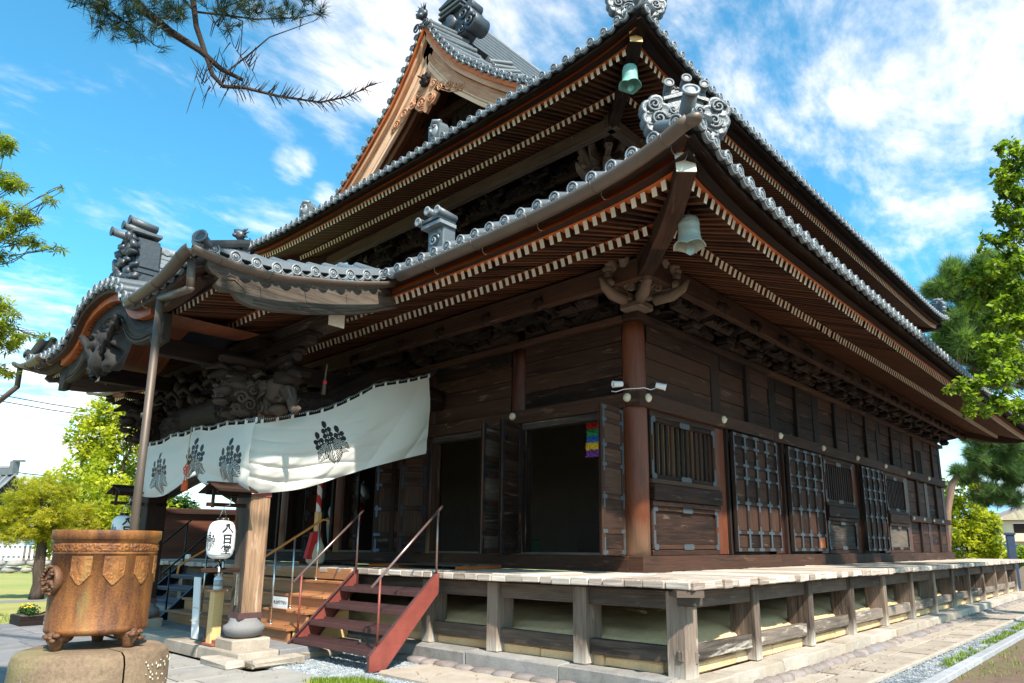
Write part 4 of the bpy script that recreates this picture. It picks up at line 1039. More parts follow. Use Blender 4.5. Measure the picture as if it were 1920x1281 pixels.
for (d, p0, p1, roof, side) in RAFT[:300]:
    p1 = p1+(p1-p0).normalized()*random.gauss(0, .008)+V(0, 0, random.gauss(0, .004)); b = MB(); b.beam(p0, p1, .074+random.gauss(0, .002), .13, 0, end=1, ends=(0, 1)); under(roof, 'rafter', b, ['wood_rafter', 'white_paint'])
for rf in roofs.values():
    b = MB()
    for (d, p0, p1, roof, side) in RAFT[300:]:
        if roof is rf: b.beam(p0, p1, .074, .13, 0, end=1, ends=(0, 1))
    under(rf, 'rafter_row', b, ['wood_rafter', 'white_paint'], kind='stuff')
low, upp = roofs['lower_roof'], roofs['upper_roof']
# gutter along the front edge of the lower roof
def gutter(path, side, parent, r=.088, closed_end=True, mat='copper'):
    b = MB(); pr = [(cos(a)*r, sin(a)*r) for a in [pi+pi*i/10 for i in range(11)]]+[(cos(a)*(r-.012), sin(a)*(r-.012)) for a in [2*pi-pi*i/10 for i in range(11)]]
    b.sweep(path, pr, side=side, sm=True)
    g = under(parent, 'gutter', b, mat)
    for q in range(2, len(path)-1, 3):                   # joints and wire hangers
        p = Vector(path[q]); t_ = (Vector(path[q+1])-p).normalized(); s_ = Vector(side).normalized()
        m_ = MB(); m_.tube([p+s_*(cos(a)*(r+.006))+V(0, 0, sin(a)*(r+.006)) for a in [pi+pi*i/8 for i in range(9)]], .006, 5)
        m_.tube([p-s_*(r+.006), p-s_*(r+.03)+V(0, 0, -.10), p-s_*(r+.08)+V(0, 0, -.13), p-s_*.28+V(0, 0, -.08)], .006, 5)
        sub('hanger', m_, 'iron_dark' if mat != 'copper' else 'copper', g)
    return g
pth = [TW(LOW, 'L', s, 3.25+.15, 4.90-.235+swp(LOW, 'L', s)*1.0) for s in [-3.02, -2.9, -2.7]+[-2.4+.36*i for i in range(14)]]
g = gutter(pth, (-1, 0, 0), low, .105)
b = MB(); b.blob((pth[0].x, pth[0].y-.04, pth[0].z-.02), (.103, .13, .10), 1, 0., flat=.1); sub('gutter_end', b, 'copper', g)
pth = [TW(LOW, 'L', s, 3.25+.15, 4.90-.235+swp(LOW, 'L', s)) for s in [12.3+.4*i for i in range(14)]]+[TW(LOW, 'L', 17.95, 3.4, 5.03)]
gutter(pth, (-1, 0, 0), low, .09)
# ------------------------------------------------------------------ upper wall: boards, frieze, brackets
ux, uy = 2.75, 2.75
def UWp(side, s, t, z): return V(s, uy-t, z) if side == 'R' else V(ux-t, s, z)
def ubox(mb, side, s0, s1, t0, t1, z0, z1, **kw):
    d = (s1-s0, t1-t0, z1-z0)
    if side == 'L': d = (d[1], d[0], d[2])
    mb.box(UWp(side, (s0+s1)/2, (t0+t1)/2, (z0+z1)/2), d, **kw); return mb
for side, E_ in (('R', 20.1), ('L', 12.25)):
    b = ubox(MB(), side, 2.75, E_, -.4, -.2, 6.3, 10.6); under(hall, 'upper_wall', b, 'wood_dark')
    b = ubox(MB(), side, 2.6, E_+.2, -.2, .05, 8.70, 8.88, ch=.01); under(hall, 'wall_plate', b, 'wood_beam')
    b = ubox(MB(), side, 2.2, E_+.5, -.02, .10, 8.95, 9.03, ch=.01); under(hall, 'beam', b, 'wood_dark')
    b = ubox(MB(), side, 1.9, E_+.8, .30, .42, 9.30, 9.42, ch=.01); under(hall, 'beam', b, 'wood_beam')
    b = ubox(MB(), side, 1.5, E_+1.1, .98, 1.15, 9.47, 9.81, ch=.012); under(hall, 'purlin', b, 'wood_greyred')
    n = int((E_-2.75)/1.36); R = rot_side(side)
    for k in range(n+1):
        s = 2.75+(E_-2.75)*k/n
        if k:
            o = place('bracket', BR2 if k % 2 == 0 else BR2n, 'R' if side == 'R' else 'L', s, -uy if side == 'R' else -ux, 8.88, hall)
        if k < n:
            sm = s+(E_-2.75)/n/2
            place('carved_panel', RELB[k % 2], side, sm, -uy+.02, 9.18, hall); place('carved_panel', RELB[(k+1) % 2], side, sm, -uy+.36, 9.55, hall)
corner_bracket(2.8, 2.8, 8.88, 1.25)
# ------------------------------------------------------------------ main gabled roof
GT = [(0, 15.20), (.2, 14.88), (.7, 14.12), (1.2, 13.50), (1.63, 13.03), (2.3, 12.46), (2.8, 12.05), (3.6, 11.46), (4.1, 11.14), (5.2, 10.62), (6.5, 10.22), (8.0, 9.86)]
def G(d): return smooth_interp(abs(d), GT)
XV = .78
b = MB()
b.grid(lambda u, v: V(XV+.05+(21.5)*v, YC+(u-.5)*2*6.2, G((u-.5)*2*6.2)-.10), 60, 4); mr = under(hall, 'gabled_roof', b, 'tile_dark')
def arc_pts(fn, d0, d1, step):     # points spaced along a curve
    out = []; d = d0; sg = 1 if d1 > d0 else -1; last = fn(d); acc = 0; out.append((d, last)); e = .01*sg
    while (d1-d)*sg > 0:
        d += e; p = fn(d); acc += (p-last).length; last = p
        if acc >= step: out.append((d, p)); acc = 0
    return out
for sg in (-1, 1):
    for (d, p) in arc_pts(lambda q: V(XV, YC+sg*q, G(q)), .16, 5.4, SP):
        A = V(0, sg, (G(d+.05)-G(d-.05))/.1)
        put_tile(TILE_LONG, p, V(-1, 0, 0), A, mr)
    ds = [.0+5.4*i/36 for i in range(37)]
    def off(d, o): 
        g = (G(d+.03)-G(max(d-.03, 0)))/(.06 if d > .03 else .03); n = V(0, -g*1, 1).normalized(); return V(0, YC+sg*(d+(-n.y)*-o*1), G(d)+n.z*-o) if False else V(0, YC+sg*(d+g*o/sqrt(1+g*g)), G(d)-o/sqrt(1+g*g))
    def crv(o, x): return [V(x, max(p.y, YC) if sg > 0 else min(p.y, YC), p.z) for p in (off(d, o) for d in ds)]
    rect = lambda w, h: [(-w/2, -h/2), (w/2, -h/2), (w/2, h/2), (-w/2, h/2)]
    m_ = MB(); m_.sweep(crv(.17, XV+.10), rect(.16, .12), side=(-1, 0, 0)); under(mr, 'verge_board', m_, 'wood_fascia')
    m_ = MB(); m_.sweep(crv(.29, XV+.16), rect(.14, .13), side=(-1, 0, 0)); under(mr, 'verge_board', m_, 'wood_tan')
    m_ = MB(); m_.sweep(crv(.60, XV+.26), rect(.10, .46), side=(-1, 0, 0)); bb_ = under(mr, 'bargeboard', m_, 'wood_tan')
    m_ = MB(); m_.sweep(crv(.80, XV+.235), rect(.08, .10), side=(-1, 0, 0)); m_.sweep(crv(.70, XV+.22), rect(.05, .03), side=(-1, 0, 0)); under(mr, 'bargeboard', m_, 'wood_tan')
    m_ = MB(); m_.grid(lambda u, v: (lambda p: V(XV+.1+1.6*v, p.y, p.z))(off(u*5.4, .2)), 30, 2); under(mr, 'soffit_board', m_, 'wood_underboard')
    for xx in (1.28, 1.55, 1.85):
        m_ = MB(); m_.sweep(crv(.26, xx), rect(.09, .10), side=(-1, 0, 0)); under(mr, 'verge_rafter', m_, 'wood_tan' if xx < 1.6 else 'wood_rafter')
    # descending ridge behind the verge tiles: stacked flat courses with a round cap
    m_ = MB(); pth = [V(2.02, YC+sg*d, G(d)+.10) for d in [.5+4.6*i/30 for i in range(31)]]
    m_.sweep(pth, rect(.30, .14), side=(-1, 0, 0)); m_.sweep([p+V(0, 0, .09) for p in pth], rect(.24, .06), side=(-1, 0, 0)); m_.tube([p+V(0, 0, .17) for p in pth], .085, 10); dr = under(mr, 'descending_ridge', m_, 'tile')
    for (d, p) in arc_pts(lambda q: V(2.9, YC+sg*q, G(q)+.30), .5, 5.2, SP):
        put_tile(TILE, p, V(-1, 0, 0), V(0, sg, (G(d+.05)-G(d-.05))/.1), mr)
    m_ = MB(); m_.sweep([V(3.3, YC+sg*d, G(d)+.14) for d in [.3+5.0*i/30 for i in range(31)]], rect(.8, .30), side=(-1, 0, 0)); under(mr, 'descending_ridge', m_, 'tile')
# gable wall deep behind the verge
def tri(d0, d1, zb, o): 
    ds = [d1*i/16 for i in range(17)]
    return [(YC-d, G(d)-o) for d in reversed(ds)]+[(YC+d, G(d)-o) for d in ds[1:]]
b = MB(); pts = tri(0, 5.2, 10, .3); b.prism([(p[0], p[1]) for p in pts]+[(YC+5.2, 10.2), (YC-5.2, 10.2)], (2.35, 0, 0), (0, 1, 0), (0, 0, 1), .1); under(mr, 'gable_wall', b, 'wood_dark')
for (z, hw, hh, x) in ((11.15, 4.2, .32, 2.15), (12.05, 2.6, .30, 2.1), (12.95, 1.5, .26, 2.1)):
    b = MB(); b.box((x, YC, z), (.24, hw*2, hh), ch=.02); under(mr, 'gable_beam', b, 'wood_beam')
for y, z0, z1 in ((0, 11.3, 14.2), (-1.6, 11.3, 12.0), (1.6, 11.3, 12.0), (-3, 10.5, 11.1), (3, 10.5, 11.1), (-.9, 12.2, 12.9), (.9, 12.2, 12.9)):
    b = MB(); b.box((2.12, YC+y, (z0+z1)/2), (.2, .24, z1-z0), ch=.02); b.box((1.98, YC+y, z1-.08), (.3, .4, .14), ch=.03); b.box((1.95, YC+y, z1-.2), (.3, .26, .1), ch=.02); under(mr, 'gable_strut', b, 'wood_carved')
for y, z in ((-1.9, 11.7), (1.9, 11.7), (-.8, 12.5), (.8, 12.5)):
    o = link('carved_panel', RELB[0], mr, V(2.0, YC+y, z)-abs_loc(mr), RZ(-pi/2))
b = MB(); b.beam((2.0, 3.0, 10.55), (.9, 3.0, 10.78), .16, .2, ch=.02); b.beam((2.0, 12.0, 10.55), (.9, 12.0, 10.78), .16, .2, ch=.02); under(mr, 'gable_beam', b, 'wood_board')
# pale carved pendant below the apex
b = MB(); X0 = XV+.20; half = [(0, 12.22), (.10, 12.30), (.20, 12.42), (.30, 12.38), (.42, 12.50), (.52, 12.62), (.40, 12.72), (.30, 12.80), (.42, 12.90), (.60, 12.86), (.80, 12.72), (1.02, 12.62), (1.24, 12.46), (1.46, 12.30), (1.62, 12.24), (1.60, 12.40), (1.42, 12.58), (1.20, 12.76), (.9, 13.02), (.6, 13.3), (.35, 13.62), (.10, 14.05)]
pts = [(YC+a, z) for a, z in half]+[(YC-a, z) for a, z in reversed(half) if a > 0]
b.prism(pts, (X0, 0, 0), (0, 1, 0), (0, 0, 1), .09)
for sg in (-1, 1):
    for (yy, zz, r, fl) in ((.22, 12.62, .17, 1), (.62, 12.74, .15, -1), (.98, 12.62, .16, 1), (1.32, 12.42, .13, 1), (.30, 12.98, .13, -1)):
        b.spiral((X0-.0, YC+sg*yy, zz), (0, -1, 0), (0, 0, 1), r, 1.7, .026, .03, flip=fl*sg)
    for q in range(4): b.tube([V(X0-.01, YC+sg*(.08+.25*t), 12.34+q*.07+.10*t*t) for t in (0, .5, 1)], .014, 5)
    for q in range(3): b.tube([V(X0-.01, YC+sg*(.45+1.1*t), 12.95-q*.07-.62*t-.1*sin(t*pi)) for t in (0, .25, .5, .75, 1)], .014, 5)
gp = under(mr, 'gable_pendant', b, 'wood_tan')
b = MB(); b.lathe([(.20, 0), (.21, .05), (.15, .09), (.10, .08), (.06, .13), (.001, .15)], (X0-.02, YC, 13.22), RY(-pi/2), 12)
for q in range(6): b.blob((X0-.08, YC+.16*cos(q*pi/3), 13.22+.16*sin(q*pi/3)), (.04, .075, .075), sub=1)
b.tube([(X0-.1, YC, 13.22), (X0-.32, YC, 13.20)], [.035, .02], 8); under(gp, 'boss', b, 'wood_dark')
# main ridge with its end ornament
b = MB()
for q in range(8): b.box((11.6, YC, 15.18+q*.11), (18.6, .55-.012*q, .085), ch=.0)
b.tube([(2.4, YC, 16.10), (21, YC, 16.10)], .13, 10); under(mr, 'main_ridge', b, 'tile')
def oni(name, parent, p, ang, sc=1., flank=True, tubes=3, crest=True, mats=('tile', 'tile_pale', 'tile_dark'), lab=None):
    b = MB(); dep = .20
    body = [(-.30, .0), (.30, .0), (.33, .30), (.29, .60), (0, .72), (-.29, .60), (-.33, .30)]
    b.prism(body, (0, dep/2, 0), (1, 0, 0), (0, 0, 1), dep)
    for k, (zz, ww, dd) in enumerate(((.58, .38, .30), (.68, .34, .25))):       # chevron cornice
        b.prism([(-ww, zz-.06), (0, zz+.06), (ww, zz-.06), (ww, zz), (0, zz+.13), (-ww, zz)], (0, dd/2, 0), (1, 0, 0), (0, 0, 1), dd, m=1 if k == 0 else 0)
    if flank:
        for s_ in (-1, 1):
            for (x, z, r) in ((.44, .16, .17), (.60, .20, .15), (.62, .40, .15), (.50, .50, .15), (.38, .34, .16), (.42, -.02, .14), (.30, -.10, .12), (.56, .06, .13)):
                b.lathe([(r, -dep/2), (r, dep/2-.0), (r*.82, dep/2+.03), (r*.6, dep/2+.012), (.001, dep/2+.012)], (s_*x, 0, z), RX(pi/2), 12, mf=lambda i, j: 1 if i == 1 else 0)
            b.spiral((s_*.54, -dep/2-.02, .44), (1, 0, 0), (0, 0, 1), .13, 1.8, .030, .035, flip=s_, m=1)
            b.spiral((s_*.46, -dep/2-.02, .18), (1, 0, 0), (0, 0, 1), .14, 1.8, .030, .035, flip=-s_, m=1)
            b.spiral((s_*.22, -dep/2-.01, .36), (1, 0, 0), (0, 0, 1), .08, 1.5, .022, .03, flip=s_, m=1)
            for q in range(3): b.tube([V(s_*(.05+.36*t), -dep/2-.02, .06+.07*q+.09*sin(t*pi*1.1)-.06*t) for t in (0, .25, .5, .75, 1)], .016, 5, m=1)
    if crest:
        c0 = V(0, -dep/2-.012, .34)
        b.lathe([(.15, 0), (.155, .02), (.13, .025), (.12, .008), (.001, .008)], c0, RX(pi/2), 18, m=1)
        for q in range(16): a = q*pi/8; b.blob(c0+V(.075*cos(a), -.015, .075*sin(a)), (.018+.03*abs(cos(a)), .012, .018+.03*abs(sin(a))), sub=1, m=1, amp=0)
        b.blob(c0+V(0, -.02, 0), (.03, .015, .03), sub=1, m=1)
    tb = {3: (-.27, 0, .27), 2: (-.12, .16)}.get(tubes, ())
    for x in tb:
        z = .80+(.10 if x == 0 else .0); a = V(x, .12, z-.06); c = V(x*1.10, -.20, z)
        b.tube([a, c], .078, 12, 0, cap=True); d_ = (c-a).normalized(); Rt = Matrix((V(1, 0, 0), d_.cross(V(1, 0, 0)).normalized(), d_)).transposed()
        b.lathe([(.078, 0), (.092, .0), (.092, .022), (.066, .024), (.06, .006), (.05, .006), (.04, .018), (.02, .006), (.001, .02)], c, Rt, 14, mf=lambda i, j: 1 if i in (1, 2, 5) else 2 if i in (3, 4) else 1)
    if tubes == 3:
        for x in (-.135, .135): b.tube([V(x-.06, -.10, .80), V(x-.03, -.12, .735), V(x, -.13, .76), V(x+.03, -.12, .735), V(x+.06, -.10, .80)], .025, 6, 1)
        b.box((0, .02, .78), (.62, .20, .06), m=0, ch=.01)
    me = b.mesh(name, list(mats)); R = RZ(ang)
    return link(name, me, parent, Vector(p)-abs_loc(parent), R, sc=(sc,)*3, label=lab)
A45 = -pi/4
oni('ridge_ornament', low, (-2.60, -2.52, 5.54), A45, .76, mats=('tile', 'tile', 'tile_dark'))
oni('ridge_ornament', upp, (.08, -.10, 10.45), A45, .78, mats=('tile', 'tile', 'tile_dark'))
oni('ridge_ornament', upp, (22.9, -.1, 10.25), pi/4, .8)
oni('ridge_ornament', low, (24.4, -2.4, 5.4), pi/4, .9)
for (t, rf) in ((LOW, low), (UP, upp)):                          # hip ridges with a long capped tube at the tip
    n = V(-t.Ex, -t.Ey, 0); full = n.length
    pth = [V(t.x0-t.Ex*q/3.1, t.y0-t.Ey*q/3.1, t.B+5.10+.95*(1-q/2.75)+.48*max(0, q/3.1)**6) for q in (-1.5, -.5, .5, 1.2, 1.8, 2.3, 2.72)]
    b = MB(); b.sweep(pth, [(-.16, -.2), (.16, -.2), (.14, .12), (-.14, .12)], side=tuple(n.cross(V(0, 0, 1)).normalized())); b.tube([p+V(0, 0, .18) for p in pth], .085, 10); under(rf, 'hip_ridge', b, 'tile')
    a = V(t.x0-t.Ex*2.78/3.1, t.y0-t.Ey*2.78/3.1, t.B+5.40); c = V(t.x0-t.Ex*3.12/3.1, t.y0-t.Ey*3.12/3.1, t.B+5.62); d_ = (c-a).normalized(); u = V(d_.y, -d_.x, 0).normalized()
    b = MB(); c = a+(c-a)*.9; b.tube([a-d_*.2, c], .092, 14, 0); Rt = Matrix((u, d_.cross(u), d_)).transposed()
    b.lathe([(.092, 0), (.108, 0), (.108, .028), (.08, .03), (.072, .008), (.06, .008), (.05, .024), (.03, .01), (.001, .026)], c, Rt, 16, mf=lambda i, j: 1 if i in (1, 2, 5) else 2 if i in (3, 4) else 1)
    under(rf, 'corner_tube', b, ['tile', 'tile_pale', 'tile_dark'])
# small stepped ornament on the lower front roof, masks on the upper eave
b = MB(); p0 = V(-2.95, 1.86, 5.02)
b.box(p0+V(.05, 0, .28), (.26, .40, .56), m=0, ch=.02); b.box(p0+V(-.02, 0, .50), (.34, .48, .06), m=1); b.box(p0+V(-.03, 0, .58), (.36, .44, .05), m=0)
for y, z in ((-.20, .66), (.03, .72), (.24, .60)):
    b.tube([p0+V(.15, y, z-.02), p0+V(-.24, y*1.1, z)], .068, 12, 0); b.lathe([(.075, 0), (.08, .015), (.05, .02), (.04, .008), (.001, .014)], p0+V(-.24, y*1.1, z), RY(-pi/2), 12, m=1)
b.spiral(p0+V(-.1, 0, .25), (0, -1, 0), (0, 0, 1), .12, 1.6, .018, .03, m=1); b.blob(p0+V(-.06, -.1, .38), (.05, .07, .07), 2, .4, 1, 1); b.blob(p0+V(-.06, .1, .14), (.05, .08, .06), 3, .4, 1, 1)
under(low, 'ridge_ornament', b, ['tile', 'tile_pale', 'tile_dark'], 'stepped ridge end with three round tubes')
def mask(p, ang, sc):
    b = MB()
    b.prism([(-.22, 0), (.22, 0), (.24, .32), (.16, .46), (-.16, .46), (-.24, .32)], (0, .10, 0), (1, 0, 0), (0, 0, 1), .28)
    b.blob((0, -.16, .22), (.17, .10, .22), 4, .15, 2, 1); b.blob((0, -.26, .19), (.035, .06, .07), 2, .2, 1, 1)
    for s_ in (-1, 1): b.blob((s_*.075, -.245, .28), (.05, .03, .02), 1, .1, 1, 2); b.tube([(s_*.03, -.25, .32), (s_*.08, -.26, .345), (s_*.14, -.22, .32)], .014, 5, 1); b.blob((s_*.17, -.14, .2), (.03, .05, .08), 1, .2, 1, 1)
    b.tube([(-.06, -.25, .10), (0, -.265, .085), (.06, -.25, .10)], .014, 5, 2); b.tube([(-.20, -.12, .44), (0, -.2, .50), (.2, -.12, .44)], .05, 8, 1)
    link('face_tile', b.mesh('face_tile', ['tile', 'tile_pale', 'tile_dark']), upp, Vector(p)-abs_loc(upp), RZ(ang), sc=(sc,)*3)
mask((-.05, 5.55, 9.98), -pi/2-.1, 1.0); mask((-.05, 11.6, 10.0), -pi/2+.1, .95)
# dragon-like end of the main ridge, seen from below and beside
def ridge_end(p, sc):
    b = MB(); 
    b.prism([(-.6, 0), (.6, 0), (.62, .9), (.5, 1.7), (-.5, 1.7), (-.62, .9)], (0, .25, 0), (1, 0, 0), (0, 0, 1), .5)
    for q in range(3): b.box((0, -.05, 1.15+.22*q), (1.25-.0*q, .72, .10), m=1 if q % 2 else 0, ch=.02)
    for s_ in (-1, 1):
        for (x, z, r, th) in ((.78, .62, .36, .62), (1.12, .20, .34, .66), (.95, .98, .22, .5), (.62, .15, .26, .5)):
            b.lathe([(r, -th/2), (r, th/2), (r*.9, th/2+.03), (.001, th/2)], (s_*x, 0, z), RX(pi/2), 18, m=0)
        b.spiral((s_*1.12, -.36, .20), (1, 0, 0), (0, 0, 1), .26, 1.8, .055, .05, flip=s_, m=0); b.spiral((s_*.78, -.34, .66), (1, 0, 0), (0, 0, 1), .28, 1.8, .055, .05, flip=s_, m=0); b.spiral((s_*.62, -.28, .15), (1, 0, 0), (0, 0, 1), .18, 1.5, .045, .05, flip=-s_, m=0)
    b.blob((0, -.3, .7), (.3, .14, .36), 5, .5, 2, 0)
    b.tube([(-.8, -.1, 1.85), (0, -.12, 2.0), (.8, -.1, 1.85)], .12, 8)
    link('ridge_ornament', b.mesh('ridge_ornament', ['tile_dark', 'tile']), mr, Vector(p)-abs_loc(mr), RZ(-pi/2), sc=(sc,)*3)
b = MB(); b.prism([(YC-.75, 13.55), (YC, 14.25), (YC+.75, 13.55), (YC, 14.75)], (XV+.30, 0, 0), (0, 1, 0), (0, 0, 1), .06); under(mr, 'apex_board', b, 'wood_tan')
ridge_end((2.0, YC, 15.02), .80)
b = MB()
b.blob((XV-.05, YC, 15.25), (.12, .16, .18), 3, .6, 2); b.blob((XV-.14, YC+.02, 15.12), (.09, .12, .10), 8, .5, 1)
for q in range(5): a = .4+q*.55; b.tube([V(XV-.05, YC+.1*cos(a), 15.3+.1*sin(a)), V(XV-.12, YC+.26*cos(a), 15.32+.26*sin(a))], [.03, .006], 5)
for s_ in (-1, 1): b.spiral((XV-.08, YC+s_*.2, 14.82), (0, -1, 0), (0, 0, 1), .15, 1.6, .03, .03, flip=s_)
under(mr, 'ridge_ornament', b, 'tile_dark')
# ------------------------------------------------------------------ porch roof
FT = [(0, 4.99), (.5, 4.95), (.9, 4.86), (1.2, 4.72), (1.45, 4.50), (1.65, 4.39), (1.9, 4.32), (2.3, 4.28), (3.0, 4.27), (3.7, 4.31), (4.2, 4.41), (4.45, 4.50)]
HT = [(-6.2, 4.50), (-5.8, 4.46), (-5.45, 4.46), (-5.13, 4.48), (-4.85, 4.53), (-4.54, 4.60), (-4.24, 4.66), (-3.95, 4.73), (-3.65, 4.81), (-3.34, 4.90), (-3.05, 5.0), (-2.5, 5.22), (-1.8, 5.5)]
F_ = lambda d: smooth_interp(abs(d), FT); H_ = lambda x: smooth_interp(x, HT)
def PZ(x, d): return max(F_(d)+(H_(x)-4.50), F_(d)+.03*(x+6.2))
b = MB(); b.grid(lambda u, v: (lambda x, d: V(x, YC+d, PZ(x, d)-.10))(-6.15+4.6*v, (u-.5)*2*4.42), 80, 16); pr_ = under(hall, 'porch_roof', b, 'tile_dark')
for (q, p) in arc_pts(lambda s: V(-6.2, YC+s, F_(s)), -4.3, 4.35, SP*.97):
    h = abs(q) < 2.2
    put_tile(TILE_FLAT if h else TILE, p, V(-1, 0, 0), V(0, -1, -(F_(q+.02)-F_(q-.02))/.04), pr_)
for sg in (-1, 1):
    x = -6.0
    while x < (-3.1 if sg < 0 else -3.1):
        put_tile(TILE, V(x, YC+sg*4.45, H_(x)+.0), V(0, sg, 0), V(1, 0, (H_(x+.02)-H_(x-.02))/.04), pr_); x += SP
    m_ = MB(); m_.sweep([V(x, YC+sg*4.30, H_(x)+.06) for x in [-6.0+.2*i for i in range(15)]], [(-.16, -.06), (.16, -.06), (.10, .07), (-.10, .07)], side=(0, 1, 0)); under(pr_, 'verge_ridge', m_, 'tile')
    # corner tube and little lion
    b = MB(); a = V(-5.95, YC+sg*4.32, 4.46); c = V(-6.22, YC+sg*4.52, 4.56); d_ = (c-a).normalized(); u = V(d_.y, -d_.x, 0).normalized(); b.tube([a-d_*.15, c], .085, 14); Rt = Matrix((u, d_.cross(u), d_)).transposed()
    b.lathe([(.095, 0), (.11, 0), (.11, .025), (.08, .028), (.07, .01), (.05, .012), (.03, .02), (.001, .02)], c, Rt, 14, mf=lambda i, j: 1 if i in (1, 2) else 0); under(pr_, 'corner_tube', b, ['tile_dark', 'tile'])
    b = MB(); L0 = V(-5.55, YC+sg*4.28, 4.55)
    b.sweep([L0+V(0, 0, 0), L0+V(0, 0, .1)], [(-.13, -.13), (.13, -.13), (.13, .13), (-.13, .13)], side=(1, 0, 0))
    b.blob(L0+V(.03, 0, .24), (.12, .10, .17), 2, .35, 2); b.blob(L0+V(-.05, 0, .46), (.12, .11, .12), 6, .5, 2); b.blob(L0+V(-.15, 0, .43), (.06, .06, .05), 3, .3, 1)
    for q in range(9): a_ = q*.75; b.tube([L0+V(-.02, .06*cos(a_), .48+.06*sin(a_)), L0+V(.06, .17*cos(a_), .50+.15*sin(a_))], [.04, .008], 5)
    b.tube([L0+V(.1, 0, .15), L0+V(.2, 0, .3), L0+V(.16, 0, .48)], [.05, .05, .01], 6); b.v[:] = [tuple(L0+(Vector(q)-L0)*.72) for q in b.v]; under(pr_, 'lion_tile', b, 'tile_dark')
# cusped gable boards at the front
ds = [-2.75+5.5*i/60 for i in range(61)]
def fo(q, o, x): 
    g = (F_(q+.02)-F_(q-.02))/.04; k = sqrt(1+g*g); return V(x, YC+q+g*o/k, F_(q)-o/k)
dsa = [-4.35+8.7*i/90 for i in range(91)]
b = MB(); b.sweep([fo(q, .14, -6.06) for q in dsa if abs(q) < 4.2], [(-.10, -.05), (.10, -.05), (.10, .05), (-.10, .05)], side=(-1, 0, 0)); under(pr_, 'fascia_board', b, 'wood_beam')
for lo_, hi_, mt_ in ((-4.1, -2.45, 'wood_beam'), (-2.5, 2.5, 'wood_fascia'), (2.45, 4.1, 'wood_beam')):
    b = MB(); b.sweep([fo(q, .24, -5.98) for q in dsa if lo_ < q < hi_], [(-.07, -.07), (.07, -.07), (.07, .07), (-.07, .07)], side=(-1, 0, 0)); under(pr_, 'fascia_board', b, mt_)
b = MB(); b.grid(lambda u, v: fo(-2.7+5.4*u, .31, -6.0+1.6*v), 50, 2); under(pr_, 'soffit_board', b, 'wood_underboard')
b = MB(); n0 = 0; k = len(ds)
prof_w = lambda q: .30+.10*abs(sin(q*1.1))+(.12 if abs(q) > 2.3 else 0)
for i, q in enumerate(ds):
    t = fo(q, .33, -5.90); m_ = fo(q, .33+prof_w(q), -5.90)
    for x in (-5.95, -5.84): b.v += [(x, t.y, t.z), (x, m_.y, m_.z)]
for i in range(k-1):
    a = i*4; c = a+4
    for (p, q) in ((0, 1), (1, 3), (3, 2), (2, 0)): b.quad((a+p, a+q, c+q, c+p), [(i*.1, p*.15), (i*.1, q*.15+.1), (i*.1+.1, q*.15+.1), (i*.1+.1, p*.15)], 0, True)
b.quad((0, 2, 3, 1), [(0, 0)]*4); b.quad(((k-1)*4, (k-1)*4+1, (k-1)*4+3, (k-1)*4+2), [(0, 0)]*4)
under(pr_, 'bargeboard', b, 'wood_board')
for o_, r_ in ((.62, .012), (.56, .010)):
    b = MB(); b.tube([fo(q, .33+prof_w(q)-.05-(.62-o_), -5.965) for q in ds[3:-3]], r_, 5); under(pr_, 'bargeboard_bead', b, 'wood_board')
# dark carved pendant under the cusped gable
b = MB()
def gy(u, v):
    y = (u-.5)*2.3; z = 4.32-.95*v+.20*abs(y)**1.6*(1-v)*-1
    q = Vector((y*2.6, z*2.6, 3)); r = 1-abs(mnoise.noise(q+Vector((mnoise.noise(q*.7)*2, 0, 0))))*2.5
    return V(-5.86-.22*max(r, 0)*min(1, 6*min(u, 1-u)), YC-.05+y*(1-.45*v*v), z)
b.grid(gy, 60, 34); 
for s_ in (-1, 1):
    for q in range(5): b.tube([V(-6.0-.05*q % .1, YC+s_*(.2+.14*q), 3.6+.12*q), V(-6.1, YC+s_*(.35+.15*q), 3.85+.1*q), V(-6.0, YC+s_*(.5+.12*q), 3.75+.12*q)], [.05, .06, .015], 6)
b.blob((-6.05, YC, 3.62), (.14, .26, .24), 5, .6, 2); b.blob((-6.02, YC-.35, 3.95), (.12, .2, .15), 8, .6, 2); b.blob((-6.02, YC+.4, 3.95), (.12, .2, .15), 9, .6, 2)
under(pr_, 'carved_pendant', b, 'wood_black', 'dark carved pendant under the cusped gable')
